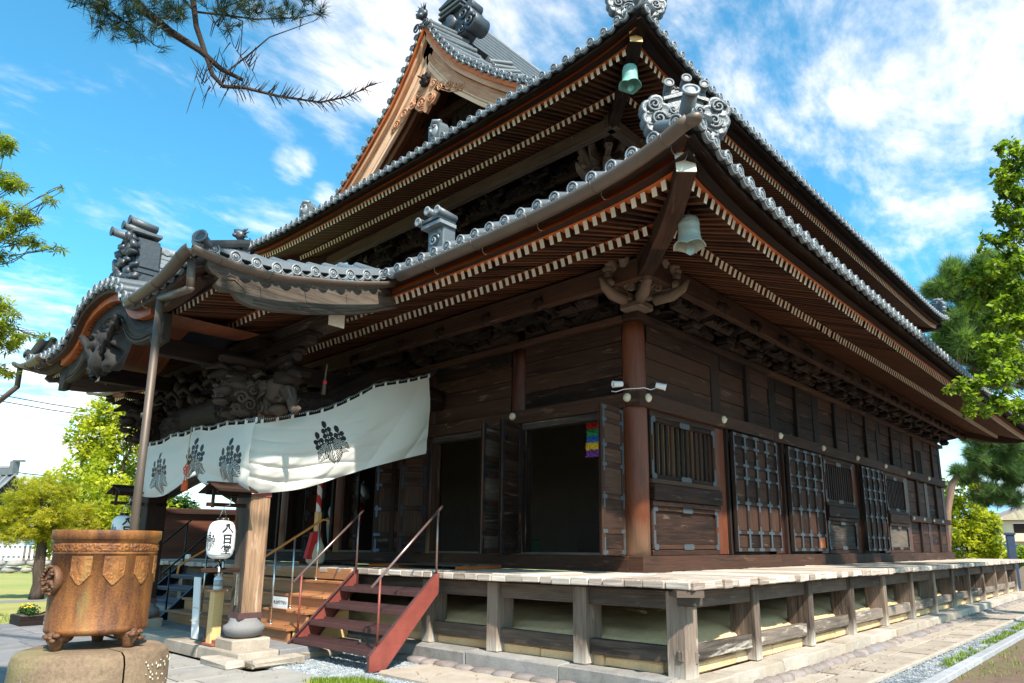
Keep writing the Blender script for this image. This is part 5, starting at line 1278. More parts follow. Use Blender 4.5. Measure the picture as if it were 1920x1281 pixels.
# beams with painted ends, rafters of the porch, purlins
for y in (YC-1.5, YC+1.5):
    b = MB(); b.box((-3.4, y, 3.72), (4.4, .20, .30), ch=.01); bm = under(hall, 'porch_beam', b, 'wood_dark')
    b = MB(); b.box((-5.606, y, 3.72), (.012, .198, .298)); under(bm, 'painted_end', b, 'white_paint')
b = MB(); b.box((-3.68, YC, 4.16), (.30, 7.8, .28), ch=.01); bm = under(hall, 'porch_purlin', b, 'wood_greyred')
for sg in (-1, 1):
    b = MB(); b.box((-3.68, YC+sg*3.906, 4.16), (.298, .012, .278)); under(bm, 'painted_end', b, 'white_paint')
    y = YC+sg*1.72
    while abs(y-YC) < 4.25:
        d = abs(y-YC); dz = swq = .06*max(0, d-3.3)
        b = MB(); b.beam((-4.5, y, 4.30+dz*.5), (-5.75, y, 4.03+dz), .065, .10, 0, end=1, ends=(0, 1)); under(pr_, 'rafter', b, ['wood_rafter', 'white_paint'])
        b = MB(); b.beam((-2.9, y, 4.62), (-4.72, y, 4.12), .065, .10, 0, end=1, ends=(0, 1)); under(pr_, 'rafter', b, ['wood_rafter', 'white_paint']); y += sg*.155
    b = MB(); b.box((-5.72, YC+sg*3.0, 4.125), (.10, 2.4, .08), ch=.008); under(pr_, 'fascia_board', b, 'wood_beam')
    b = MB(); b.box((-4.68, YC+sg*3.0, 4.215), (.10, 2.3, .08), ch=.008); under(pr_, 'eave_beam', b, 'wood_fascia')
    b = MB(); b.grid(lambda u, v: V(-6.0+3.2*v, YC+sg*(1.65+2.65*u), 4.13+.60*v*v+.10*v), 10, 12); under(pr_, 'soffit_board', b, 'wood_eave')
    # side bargeboard with its scrolled end
    top = [(x, H_(x)-.10) for x in [-6.02+.2*i for i in range(16)]]; xs = [-2.75, -3.0, -3.23, -3.6, -4.03, -4.5, -5.0, -5.33]; bz = {-2.75: 4.50, -3.0: 4.40, -3.23: 4.30, -3.6: 4.17, -4.03: 4.06, -4.5: 3.95, -5.0: 3.86, -5.33: 3.84}
    low_ = [(x, bz[x]) for x in xs]+[(-5.52, 3.88), (-5.62, 3.98), (-5.78, 3.95), (-5.88, 4.02), (-5.84, 4.12), (-5.95, 4.17), (-6.02, 4.26)]
    b = MB(); b.prism(top+low_, (0, YC+sg*4.28+.06, 0), (1, 0, 0), (0, 0, 1), .12); bb_ = under(pr_, 'bargeboard', b, 'wood_board')
    b = MB()
    for o_ in (0, .05): b.tube([V(x, YC+sg*4.345, z+.045+o_) for x, z in [(xx, bz[xx]) for xx in xs]], .010, 5)
    b.spiral((-5.68, YC+sg*4.345, 4.12), (1, 0, 0), (0, 0, 1), .11, 1.5, .018, .02*sg); b.tube([V(-5.5, YC+sg*4.345, 3.93), V(-5.45, YC+sg*4.345, 4.05), V(-5.62, YC+sg*4.345, 4.16), V(-5.8, YC+sg*4.345, 4.12)], .014, 5)
    sub('scroll', b, 'wood_board', bb_)
    gutter([V(-6.37, YC+sg*4.66, 4.33)]+[V(x, YC+sg*4.66, H_(x)-.19) for x in [-6.22+.24*i for i in range(14)]], (0, sg, 0), pr_, .09)
    fy = [YC+sg*d for d in [4.67, 4.52, 4.35, 4.1, 3.8, 3.5, 3.2, 2.9, 2.6, 2.35]]
    gutter([V(-6.36, y, F_(y-YC)-.16) for y in fy], (-1, 0, 0), pr_, .09, mat='copper')
# downspouts: drop, run along the eave, then long fall
for sg in (-1, 1):
    y0 = YC+sg*4.55; y1 = YC+sg*3.35
    if sg < 0: pth = [(-6.26, 3.08, 4.24), (-6.24, 3.07, 3.82), (-6.26, 4.08, 3.92), (-6.20, 4.16, -1.38)]
    else: pth = [(-6.30, y0, 4.30), (-6.30, y0, 3.80), (-6.6, y0+1.3, 3.3), (-6.62, y0+1.35, 3.0), (-6.62, y0+1.35, -1.38)]
    b = MB(); r = .055
    P_ = [Vector(p) for p in pth]
    for a, c in zip(P_, P_[1:]): b.tube([a, c], r, 12)
    for p in P_[1:-1]: b.blob(p, (r*1.04,)*3, 1, 0., 2)
    for zz in (2.2, .6): b.lathe([(r*1.12, -.03), (r*1.12, .03)], (P_[-1].x+(P_[-2].x-P_[-1].x)*(zz+1.38)/4.8, P_[-1].y, zz), n=12)
    under(pr_, 'downspout', b, 'copper')
# porch ridge, its band over the hump, dark dragon end piece
b = MB()
for q in range(9):
    x = -5.5-(.03 if q % 2 else 0)
    while x < -2.7:
        w = .42; b.box((x+w/2, YC, 5.08+q*.092), (w-.006, .40+.03*(q % 3 == 0), .084), ch=.006, jit=.002); x += w
b.tube([(-5.55, YC, 5.98), (-2.5, YC, 6.02)], .10, 10)
for i in range(7): b.lathe([(.06, -.22), (.06, .22)], (-5.2+i*.4, YC, 5.92), RX(pi/2), 8)
under(pr_, 'ridge_stack', b, 'tile_pale')
b = MB(); b.tube([V(-5.30, YC+d, F_(d)+.14) for d in [-1.55+3.1*i/24 for i in range(25)]], .10, 10); b.sweep([V(-5.30, YC+d, F_(d)+.03) for d in [-1.6+3.2*i/24 for i in range(25)]], [(-.14, -.04), (.14, -.04), (.14, .05), (-.14, .05)], side=(1, 0, 0)); under(pr_, 'curved_ridge', b, 'tile')
b = MB(); O3 = V(-5.62, YC, 5.10)
b.box(O3+V(.1, 0, .45), (.42, .62, .9), ch=.04)
for k in range(46):
    a = random.uniform(-1, 1); z = random.random()
    b.blob(O3+V(-.16-.08*random.random(), a*(.72-.45*z), .02+z*.92), (.09, random.uniform(.07, .15), random.uniform(.06, .13)), k, .7, 1)
for k in range(7): b.box(O3+V(.10, 0, .28+k*.11), (.40, .66-.04*k+.05*(k % 2), .08), ch=.02, m=0)
b.box(O3+V(.05, 0, 1.08), (.52, .50, .08), ch=.02, m=1)
for y, z, x in ((-.17, 1.24, 0), (.17, 1.24, 0), (0, .98, -.22)):
    b.tube([O3+V(.22, y, z-.02), O3+V(-.26+x, y, z+.03)], .075, 12, 1); b.lathe([(.075, 0), (.09, 0), (.09, .02), (.06, .02), (.001, .01)], O3+V(-.26+x, y, z+.03), RY(-pi/2), 12, m=0)
under(pr_, 'ridge_ornament', b, ['tile_dark', 'tile'], 'dark dragon carving on the porch ridge end')
# ------------------------------------------------------------------ porch pillars, carved beams and beasts
for sg in (-1, 1):
    y = YC+sg*2.28; x = -4.02; B0 = -1.22
    b = MB(); b.box((x, y, -1.22), (.64, .64, .30), ch=.02, jit=.006); sb = under(hall, 'footing', b, 'stone_tan')
    b = MB(); b.lathe([(.001, -1.07), (.20, -1.07), (.28, -1.02), (.325, -.94), (.32, -.88), (.26, -.84), (.235, -.78), (.23, -.76), (.001, -.76)], (x, y, 0), n=28); sub('stone_bowl', b, 'slab_dark', sb)
    oct_ = [(a*.60, c*.60) for a, c in ((-.31, -.28), (-.28, -.31), (.28, -.31), (.31, -.28), (.31, .28), (.28, .31), (-.28, .31), (-.31, .28))]
    b = MB(); b.sweep([V(x, y, z) for z in (-.77, .2, 1.3, 2.95)], [(p[0]*1.0, p[1]) for p in oct_], side=(1, 0, 0), mf=lambda i, j: 1 if j in (0, 4, 5, 6, 7) else 0); pl_ = under(hall, 'porch_pillar', b, ['wood_pillar', 'wood_greyred'] if sg < 0 else ['wood_dark', 'wood_dark'])  # near pillar's front and far sides darker: weathering plus shade painted into the wood
    b = MB(); b.sweep([V(x, y, -.77), V(x, y, -.67)], [(p[0]*1.10, p[1]*1.10) for p in oct_], side=(1, 0, 0)); sub('metal_band', b, 'steel_reddark', pl_)
    b = MB(); b.sweep([V(x, y, 1.22), V(x, y, 1.29)], [(p[0]*1.08, p[1]*1.08) for p in oct_], side=(1, 0, 0)); sub('top_band', b, 'steel_red' if sg < 0 else 'wood_wall', pl_)
    if sg < 0: b = MB(); b.beam((x-.20, y-.05, -.55), (x-.20, y-.05, -.05), .05, .02); sub('thermometer', b, 'steel', pl_)
    # brackets above the pillar
    b = MB(); b.box((x, y, 3.08), (.62, .62, .16), ch=.05); b.box((x, y, 3.0), (.44, .44, .1))
    b.box((x, y, 3.26), (1.25, .16, .16), ch=.04); b.box((x, y, 3.26), (.16, 1.7, .16), ch=.04)
    for q in (-.5, 0, .5): b.box((x+q, y, 3.40), (.22, .22, .12), ch=.04); b.box((x, y+q*1.4, 3.40), (.22, .22, .12), ch=.04)
    b.box((x, y, 3.54), (.16, 2.2, .16), ch=.04); b.box((x, y, 3.54), (1.7, .16, .14), ch=.04)
    for q in (-.9, -.45, 0, .45, .9): b.box((x+.1, y+q, 3.67), (.22, .22, .12), ch=.04)
    b.box((x+.15, y, 3.84), (.2, 2.5, .18), ch=.03); b.box((x+.25, y, 3.98), (.3, 2.3, .1), ch=.03)
    for (dx, dy) in ((-1, 0), (0, sg), (0, -sg)):
        c = V(x+dx*.55, y+dy*.75, 3.18); b.blob(c, (.22, .22, .13), 7, .5, 2); b.tube([c, c+V(dx*.25, dy*.25, .10), c+V(dx*.45, dy*.45, -.02)], [.12, .09, .03], 7)
        b.tube([c+V(0, 0, .12), c+V(dx*.3+dy*.15, dy*.3, .22), c+V(dx*.5+dy*.3, dy*.5, .12)], [.05, .07, .02], 6)
    under(hall, 'porch_bracket', b, 'wood_carved')
# rainbow beam between the pillars with carving, dragon panel above
b = MB(); pth = [V(-4.05, YC+d, 2.80+.16*(1-(d/1.9)**2)) for d in [-1.85+3.7*i/20 for i in range(21)]]
b.sweep(pth, [(-.16, -.24), (.16, -.24), (.18, 0), (.16, .22), (-.16, .22), (-.18, 0)], side=(1, 0, 0), sm=True); rb = under(hall, 'rainbow_beam', b, 'wood_carved')
for y in (YC-1.3, YC+1.3): o_ = link('carving', relief('carving', .9, .42, 34, 16, .12, 22+y, 'wood_carved', 4.), rb, V(-4.22, y, 2.84)-abs_loc(rb), RZ(-pi/2))
me = relief('carved_panel', 3.4, .62, 110, 26, .34, 31, 'wood_carved', 3.0); o_ = link('dragon_panel', me, hall, V(-4.0, YC, 3.50)-abs_loc(hall), RZ(-pi/2))
b = MB(); b.box((-3.9, YC, 3.35), (.14, 4.0, 1.0)); b.box((-4.0, YC, 4.0), (.3, 4.2, .2), ch=.02); under(hall, 'transom', b, 'wood_dark')
b = MB()
for k in range(30):
    y = YC+random.uniform(-1.6, 1.6); z = random.uniform(3.15, 3.9); b.blob((-4.18-random.random()*.15, y, z), (.09, random.uniform(.08, .17), random.uniform(.06, .14)), k, .7, 1)
for k in range(6):
    y = YC-1.5+k*.6; b.tube([V(-4.2, y, 3.3), V(-4.35, y+.15, 3.5), V(-4.38, y+.3, 3.4), V(-4.28, y+.42, 3.65), V(-4.2, y+.55, 3.6)], [.05, .07, .06, .05, .02], 7)
under(hall, 'dragon_carving', b, 'wood_carved')
# shrimp beam from the near pillar up to the hall
for y in (YC-2.15, YC+2.15):
    tabe = [(-3.9, 2.90), (-3.2, 3.02), (-2.8, 3.10), (-2.4, 3.30), (-2.0, 3.58), (-1.6, 3.80), (-1.25, 3.88), (-.9, 3.82), (-.5, 3.68), (.1, 3.58)]
    b = MB(); b.sweep([V(x, y, smooth_interp(x, tabe)) for x in [-3.9+.16*i for i in range(26)]], [(-.13, -.22), (.13, -.22), (.15, 0), (.12, .19), (-.12, .19), (-.15, 0)], side=(0, 1, 0), sm=True); sb = under(hall, 'curved_beam', b, 'wood_wall' if y < YC else 'wood_dark')
    if y < YC: link('carving', relief('carving', .9, .30, 40, 14, .10, 44, 'wood_carved', 4.5), sb, V(-3.0, y-.14, 3.0)-abs_loc(sb), RY(-.12))
    b = MB(); b.tube([(-.2, y-.05, 3.6), (-.45, y-.1, 3.70), (-.62, y-.12, 3.62), (-.68, y-.12, 3.45)], [.1, .1, .08, .03], 8); b.blob((-.45, y-.1, 3.72), (.14, .1, .08), 2, .5, 2); under(hall, 'carved_nose', b, 'wood_carved')
# guardian beasts on the near pillar: lion to the front, elephant to the side
def lion(c, ang, mat='wood_beast'):
    b = MB(); 
    b.box((0, .12, .0), (.34, .34, .62), ch=.04)
    b.blob((0, -.12, .14), (.24, .28, .20), 4, .4, 3); b.blob((0, -.36, .05), (.17, .15, .11), 6, .35, 2)       # skull and muzzle
    b.blob((0, -.40, -.14), (.14, .13, .06), 2, .25, 2); b.blob((0, -.50, .12), (.07, .06, .05), 1, .3, 1)
    for s_ in (-1, 1):
        b.blob((s_*.10, -.33, .20), (.055, .05, .05), 1, .1, 1); b.tube([V(s_*.04, -.38, .26), V(s_*.11, -.38, .30), V(s_*.19, -.28, .27)], .03, 6)
        b.blob((s_*.22, -.02, .20), (.06, .10, .08), 2, .3, 1)
        for q, (yy, zz, r) in enumerate(((-.16, -.06, .12), (.02, .10, .11), (-.02, -.16, .12), (.14, .20, .09), (-.24, -.26, .08))): b.spiral((s_*.25, yy, zz), (0, -1, 0), (0, 0, 1), r, 1.7, .030, .02*s_, flip=s_)
        for q in range(4): b.box((s_*(.03+.035*q), -.50+.02*q, -.06), (.028, .03, .05))
        b.blob((s_*.17, -.10, -.30), (.09, .20, .08), 3, .4, 2)
    for q in range(6): b.tube([V(-.2+.08*q, .02, .32), V(-.2+.08*q, .14, .42), V(-.18+.08*q, .26, .38)], [.05, .05, .015], 6)
    link('lion_head', b.mesh('lion_head', mat), hall, Vector(c)-abs_loc(hall), RZ(ang))
def elephant(c, ang, mat='wood_beast'):
    b = MB()
    b.box((0, .16, 0), (.36, .30, .60), ch=.05); b.blob((0, -.10, .12), (.23, .30, .24), 9, .25, 3)
    b.tube([V(0, -.30, .10), V(0, -.48, .02), V(0, -.58, -.14), V(0, -.64, -.28), V(0, -.74, -.34), V(0, -.83, -.28)], [.13, .115, .09, .075, .06, .04], 10)
    for s_ in (-1, 1):
        b.tube([V(s_*.12, -.28, -.08), V(s_*.15, -.45, -.14), V(s_*.15, -.56, -.08)], [.04, .03, .008], 7); b.blob((s_*.15, -.26, .17), (.035, .05, .035), 1, .1, 1)
        b.grid(lambda u, v, s_=s_: V(s_*(.22+.06*sin(u*pi)+.02*sin(v*9)), -.08+.30*u, .26-.46*v*(.5+.5*u)), 8, 10)
        for q in range(3): b.tube([V(s_*.10, -.40-.04*q, .16-.06*q), V(s_*.0, -.44-.05*q, .18-.06*q)], .014, 5)
        b.spiral((s_*.24, .05, -.18), (0, -1, 0), (0, 0, 1), .11, 1.6, .026, .02*s_, flip=s_)
    b.blob((0, -.1, -.22), (.16, .18, .1), 5, .4, 2)
    link('elephant_head', b.mesh('elephant_head', mat), hall, Vector(c)-abs_loc(hall), RZ(ang))
lion((-4.36, 5.24, 2.92), -pi/2); elephant((-4.0, 4.86, 2.92), 0); lion((-4.36, 9.76, 2.92), -pi/2, 'wood_carved'); elephant((-4.0, 10.16, 2.92), pi, 'wood_carved')
# ------------------------------------------------------------------ printed marks as per-face colour on fine meshes
def seg_d(px, py, ax, ay, bx, by):
    dx, dy = bx-ax, by-ay; t = max(0, min(1, ((px-ax)*dx+(py-ay)*dy)/(dx*dx+dy*dy+1e-9))); return sqrt((px-ax-t*dx)**2+(py-ay-t*dy)**2)
def leaf_shape(px, py, ox, oy, ang, L, Wd):
    # ribbed leaf hanging from (ox,oy); returns None outside, True for black, False for a white vein
    dx, dy = px-ox, py-oy; c, s = cos(ang), sin(ang); p = (dx*c+dy*s)/L; q = (-dx*s+dy*c)/Wd
    if p < 0 or p > 1: return None
    w = (sin(pi*min(1, p**.72)))**.6*(1+.10*cos(p*19)); aq = abs(q)
    if aq > w: return None
    if aq > w*.86 or p < .05: return True
    if aq < .07: return False
    return ((p-.75*aq+.02)*6.2) % 1 > .36
def crest(a, b):
    for (ox, oy, ang, L, Wd) in ((0, .08, -pi/2, .56, .20), (-.02, .09, -pi/2-.72-.12, .54, .155), (.02, .09, -pi/2+.72+.12, .54, .155)):
        r = leaf_shape(a, b, ox, oy, ang, L, Wd)
        if r is not None: return r
    for (x0, top, n) in ((0, .56, 2), (-.27, .36, 1), (.27, .36, 1)):
        if abs(a-x0) < .016 and .0 < b < top: return True
        if ((a-x0)/.062)**2+((b-top)/.092)**2 < 1: return True
        for k in range(n+1):
            y = top-.15-.13*k
            for s in (-1, 1):
                if ((a-x0-s*.076)/.060)**2+((b-y)/.066)**2 < 1: return True
    return False
GLY = {'hachi': [(.42, .88, .36, .52), (.36, .52, .06, .10), (.30, .86, .44, .90), (.55, .95, .64, .50), (.64, .50, .97, .10), (.55, .95, .70, .93)],
 'nichi': [(.20, .94, .24, .04), (.20, .90, .80, .90), (.80, .92, .78, .02), (.24, .50, .76, .50), (.24, .10, .78, .10)],
 'do': [(.5, 1.04, .5, .84), (.24, 1.0, .34, .84), (.78, 1.0, .66, .84), (.12, .80, .90, .80), (.12, .80, .06, .62), (.90, .80, .84, .64), (.32, .66, .70, .66), (.32, .66, .34, .46), (.70, .66, .68, .46), (.34, .47, .68, .47), (.26, .30, .76, .30), (.5, .46, .5, .06), (.06, .05, .96, .05)]}
def glyph(name, a, b, w=.082):
    return any(seg_d(a, b, *s) < w*(1.25 if i % 2 else .95) for i, s in enumerate(GLY[name]))
# ------------------------------------------------------------------ curtains
def curtain(name, label, fn, top_tab, bot_tab, a0, a1, crests, nu, nv, axis):
    o = empty(name, fn(a0, 0), label, 'curtain', 'crested curtains of the porch')
    def P(u, v):
        a = a0+(a1-a0)*u; zt = smooth_interp(a, top_tab); zb = smooth_interp(a, bot_tab); return fn(a, v) + V(0, 0, zt+(zb-zt)*v)
    def mf(u, v):
        a = a0+(a1-a0)*u; zt = smooth_interp(a, top_tab); zb = smooth_interp(a, bot_tab); z = zt+(zb-zt)*v
        for (ca, cz, w, h, rt, fl) in crests:
            da, dz = (a-ca)*fl, z-cz
            if abs(da) > w*.9 or abs(dz) > h*.9: continue
            x_, y_ = (da*cos(rt)+dz*sin(rt))/w, (-da*sin(rt)+dz*cos(rt))/h
            if crest(x_, y_): return 1
        return 0
    b = MB(); b.grid(P, nu, nv, mf=mf); under(o, 'cloth', b, ['cloth', 'black'])
    n = 14; lo = MB(); rp = MB(); pts = []
    for i in range(n+1):
        u = i/n; p = P(u, 0); 
        lo.box(p+V(0, 0, .035), (.02, .045, .09) if axis == 'y' else (.045, .02, .09)); pts.append(p+V(0, 0, .08)); 
        if i < n: pts.append((p+P((i+1)/n, 0))/2+V(0, 0, .055))
    rp.tube(pts, .017, 6); under(o, 'loop', lo, 'cloth', kind='stuff'); rpo = under(o, 'rope', rp, 'black')
    tw = MB()
    for q in range(len(pts)-1):
        for e in range(4): c_ = pts[q].lerp(pts[q+1], (e+.5)/4); tw.blob(c_, (.020, .020, .020), sub=1, amp=0)
    sub('twist', tw, 'iron_pale', rpo, kind='stuff')
    for i in range(0, len(pts)-1):
        pass
    return o, pts
top_s = [(-4.44, 2.40), (-4.08, 2.48), (-3.81, 2.56), (-2.98, 2.84), (-2.21, 3.28), (-1.93, 3.47), (-1.15, 3.72), (-.58, 3.94)]
bot_s = [(-4.44, 1.24), (-4.08, 1.27), (-3.36, 1.39), (-2.52, 1.68), (-1.82, 1.93), (-.58, 2.30)]
def fs(x, v):
    t = (x+4.44)/3.86
    cr_ = lambda q: (1-abs(sin(q)))**2.2
    f = .045*sin((t*5.2+v*1.6)*3.1)*v*(1-.3*v)+.035*sin(t*15-v*4)*v*t+.045*cr_((v*1.0-t*.55)*17+1.5*mnoise.noise(Vector((t*3, v*2, 8))))*max(0, 1-t*1.25)*min(1, v*1.6)+.03*cr_((t*1.0+v*.35)*13)*t*v
    f += .012*mnoise.noise(Vector((t*6, v*9+t*7, 1)))+.05*mnoise.noise(Vector((t*2.2, v*1.4+t*2, 5)))
    return V(x, 4.93-.14*sin(pi*v)*(1-t*.5)+f*1.3, 0)
side_c, pts_s = curtain('porch_curtain', 'white curtain rising along the side of the porch with one tilted black crest', fs, top_s, bot_s, -4.44, -.58, [(-2.86, 2.20, .78, .74, .42, 1)], 420, 150, 'x')
b = MB(); b.tube([pts_s[-1], V(-.30, 4.97, 4.18)], .012, 5); b.tube([V(-.58, 4.97, 3.92), V(-.30, 4.97, 4.17)], .012, 5); under(side_c, 'tie', b, 'steel_blue')
top_f = [(4.58, 2.40), (5.1, 2.42), (5.75, 2.47), (6.3, 2.44), (6.9, 2.52), (7.5, 2.46), (8.0, 2.50), (8.6, 2.42), (9.55, 2.44)]
bot_f = [(4.58, 1.24), (5.0, 1.32), (5.6, 1.40), (6.2, 1.47), (6.6, 1.60), (6.85, 1.74), (7.1, 1.62), (7.6, 1.45), (8.4, 1.36), (9.1, 1.37), (9.55, 1.46)]
def ff(y, v):
    t = (y-4.58)/4.97; f = .03*sin(t*23+v*3)*v+.02*sin(t*9+v*13)*v*v+.02*mnoise.noise(Vector((t*7, v*5, 2)))+.03*(1-abs(sin(v*9-abs(t-.45)*7)))**2*v*v
    return V(-4.44-.10*sin(pi*v)*.8+f, y, 0)
cr = []
for (px, py) in ((298, 892), (365, 868), (431, 872)):
    d = at(px, py, 1)-CAM; q = CAM+d*((-4.5-CAM.x)/d.x); cr.append((q.y, q.z-.02, 1.02, .74, 0, -1))
front_c, pts_f = curtain('porch_curtain', 'white curtain across the porch front with three upright black crests', ff, top_f, bot_f, 4.58, 9.55, cr, 480, 120, 'y')
# red knot with two tassels hanging in the middle of the front curtain
kn = empty('tassel_knot', (-4.60, 6.78, 1.7), 'red cord knot with two tassels on the front curtain', 'tassel')
b = MB(); b.tube([(-4.56, 6.86, 2.56), (-4.60, 6.80, 1.86)], .010, 5); under(kn, 'cord', b, 'rope_straw')
b = MB()
for q in range(5):
    a = q*2*pi/5+.3; c = V(-4.60, 6.78+.075*cos(a), 1.76+.06*sin(a)); b.tube([c+V(0, .055*cos(t*pi/4), .042*sin(t*pi/4)) for t in range(9)], .011, 5)
under(kn, 'knot', b, 'red_orange')
for s in (-1, 1):
    b = MB(); b.tube([(-4.60, 6.78+s*.02, 1.70), (-4.60, 6.78+s*.05, 1.56)], .008, 5); b.lathe([(.012, 0), (.026, -.03), (.022, -.05), (.036, -.09), (.042, -.20), (.001, -.20)], (-4.60, 6.78+s*.05, 1.57), n=12); under(kn, 'tassel', b, 'red_orange')
# ------------------------------------------------------------------ lanterns with their little roofs
def lantern(p, label):
    o = empty('paper_lantern', p, label, 'lantern', 'paper lanterns beside the porch pillars'); p = Vector(p)
    prof = [(.105, .0), (.15, .02), (.188, .07), (.205, .15), (.208, .25), (.208, .35), (.203, .44), (.185, .52), (.15, .57), (.10, .595)]
    nu, nv = 200, 150
    def P(u, v):
        k = v*(len(prof)-1); i = min(int(k), len(prof)-2); f = k-i; r = prof[i][0]*(1-f)+prof[i+1][0]*f; z = prof[i][1]*(1-f)+prof[i+1][1]*f
        a = -pi+u*2*pi; r *= 1+.006*sin(z*2*pi/.026); return p+V(r*cos(a), r*sin(a), z)
    def mf(u, v):
        a = math.degrees(-pi+u*2*pi); k = v*(len(prof)-1); i = min(int(k), len(prof)-2); z = prof[i][1]+(prof[i+1][1]-prof[i][1])*(k-i)
        x = (a+87)*pi/180*.208
        for g, z0 in (('hachi', .40), ('nichi', .235), ('do', .07)):
            if -.11 < x < .11 and z0-.01 < z < z0+.165 and glyph(g, (x+.09)/.18, (z-z0)/.145, .062 if g == 'do' else .085): return 1
        y = ((a+168+540) % 360-180)*pi/180*.208
        if abs(y) < .16 and crest(y/.27, (z-.25)/.27): return 1
        return 0
    b = MB(); b.grid(P, nu, nv, mf=mf); under(o, 'paper_body', b, ['white', 'black'])
    b = MB(); b.lathe([(.001, -.045), (.085, -.045), (.092, .0), (.11, .012), (.001, .012)], p, n=20); b.lathe([(.10, .585), (.09, .60), (.085, .65), (.001, .65)], p, n=20); rim = under(o, 'rim', b, 'black')
    b = MB()
    for q in range(6): b.blob(p+V(.091*cos(q*1.05-1.9), .091*sin(q*1.05-1.9), -.02), (.012, .012, .012), sub=1, amp=0); b.blob(p+V(.088*cos(q*1.05-1.9), .088*sin(q*1.05-1.9), .625), (.012, .012, .012), sub=1, amp=0)
    under(o, 'stud', b, 'gold')
    b = MB(); b.tube([p+V(-.06, 0, .63), p+V(-.02, 0, .76), p+V(0, 0, .83), p+V(.02, 0, .76), p+V(.06, 0, .63)], .007, 6); b.tube([p+V(.0, 0, .82), p+V(.0, -.03, .83), p+V(.0, -.19, .84), p+V(0, -.22, .87), p+V(0, -.22, 1.0)], .010, 6); under(o, 'hook', b, 'steel')
    b = MB(); b.tube([p+V(0, 0, -.05), p+V(0, 0, -.12)], .004, 4)
    for s in (-1, 1): b.lathe([(.004, 0), (.012, -.02), (.02, -.09), (.001, -.09)], p+V(0, s*.03, -.12), n=8); b.tube([p+V(0, 0, -.10), p+V(0, s*.03, -.13)], .003, 4)
    under(o, 'tassel', b, 'white')
    return o
lantern((-4.66, 4.95, .20), 'white paper lantern with three black characters on the near porch pillar')
lantern((-4.66, 9.5, .40), 'white paper lantern half hidden behind the big bronze burner')
for y in (4.95, 9.5):
    dz = 0 if y < 6 else .2
    o = empty('lantern_canopy', (-4.5, y, 1.2+dz), 'small plank roof over the lantern at the %s porch pillar' % ('near' if y < 6 else 'far'), 'canopy', 'lantern canopies of the porch')
    for s in (-1, 1):
        for q in range(3):
            b = MB(); b.box((-4.62, y+s*(.08+.13*q), 1.36+dz-.045*q), (.62, .14, .022), RX(-s*.34), ch=.004); under(o, 'roof_board', b, 'wood_wall')
    b = MB(); b.box((-4.62, y, 1.40+dz), (.68, .10, .03), ch=.005); under(o, 'ridge_cap', b, 'wood_dark')
    b = MB(); b.box((-4.62, y-.2, 1.25+dz), (.52, .05, .07)); b.box((-4.62, y+.2, 1.25+dz), (.52, .05, .07)); b.box((-4.35, y, 1.22+dz), (.06, .4, .07)); b.box((-4.62, y+.02, 1.05+dz), (.62, .07, .06)); b.box((-4.85, y, 1.15+dz), (.04, .04, .3)); under(o, 'bracket', b, 'wood_wall')
    b = MB(); b.box((-4.6, y+.05, .06+dz-.04), (.6, .08, .07), ch=.01); under(o, 'lower_arm', b, 'wood_wall')
# ------------------------------------------------------------------ wind bells
def bell(p, label, mat, sc=1.):
    o = empty('wind_bell', p, label, 'bell', 'wind bells under the roof corners'); p = Vector(p); s = sc
    b = MB(); n = 32; b.lathe([(.001, .30), (.09, .30), (.135, .27), (.15, .22), (.15, .18), (.156, .175), (.15, .17), (.155, .06), (.16, .045), (.155, .03), (.17, -.06), (.21, -.14), (.235, -.17), (.225, -.175), (.19, -.13), (.15, -.05), (.14, .05)], (0, 0, 0), n=n)
    for i, (x, y, z) in enumerate(b.v):
        if z < -.10:
            a = atan2(y, x); b.v[i] = (x, y, z+(.055*abs(cos(2*a+.8))-.02)*min(1, (-.10-z)/.05))
    b.v[:] = [tuple(p+Vector(q)*s) for q in b.v]; under(o, 'bell_body', b, mat)
    b = MB(); b.tube([p+V(0, 0, .52)*s, p+V(.0, 0, .42)*s], .008, 5)
    b.tube([p+V(.03*cos(t*pi/4), 0, .34+.05*sin(t*pi/4))*s for t in range(9)], .010, 5); b.tube([p+V(.02*cos(t*pi/4), 0, .42+.04*sin(t*pi/4))*s for t in range(9)], .008, 5); under(o, 'hanger', b, 'iron_blue')
    b = MB(); b.tube([p+V(0, 0, .1)*s, p+V(.01, .01, -.14)*s], .010, 5)
    b.prism([(-.04, -.10), (.03, -.08), (.08, -.16), (.06, -.25), (0, -.31), (-.06, -.27), (-.04, -.2)], p, V(.72, -.69, 0)*s, V(.1, .05, 1)*s, .012*s); under(o, 'clapper', b, mat)
    return o
bell((-2.07, -2.22, 4.42), 'pale grey bronze bell with a scalloped rim under the lower roof corner', 'bronze_grey', .92)
bell((.16, .14, 9.18), 'bright verdigris bell hanging under the upper roof corner', 'bronze_green', .95)
bell((22.4, .2, 8.9), 'small green bell below the far corner of the upper roof', 'bronze_green', .9)
bell((-2.3, 17.0, 4.3), 'dark bell under the far left corner of the lower roof', 'bronze_green', .8)
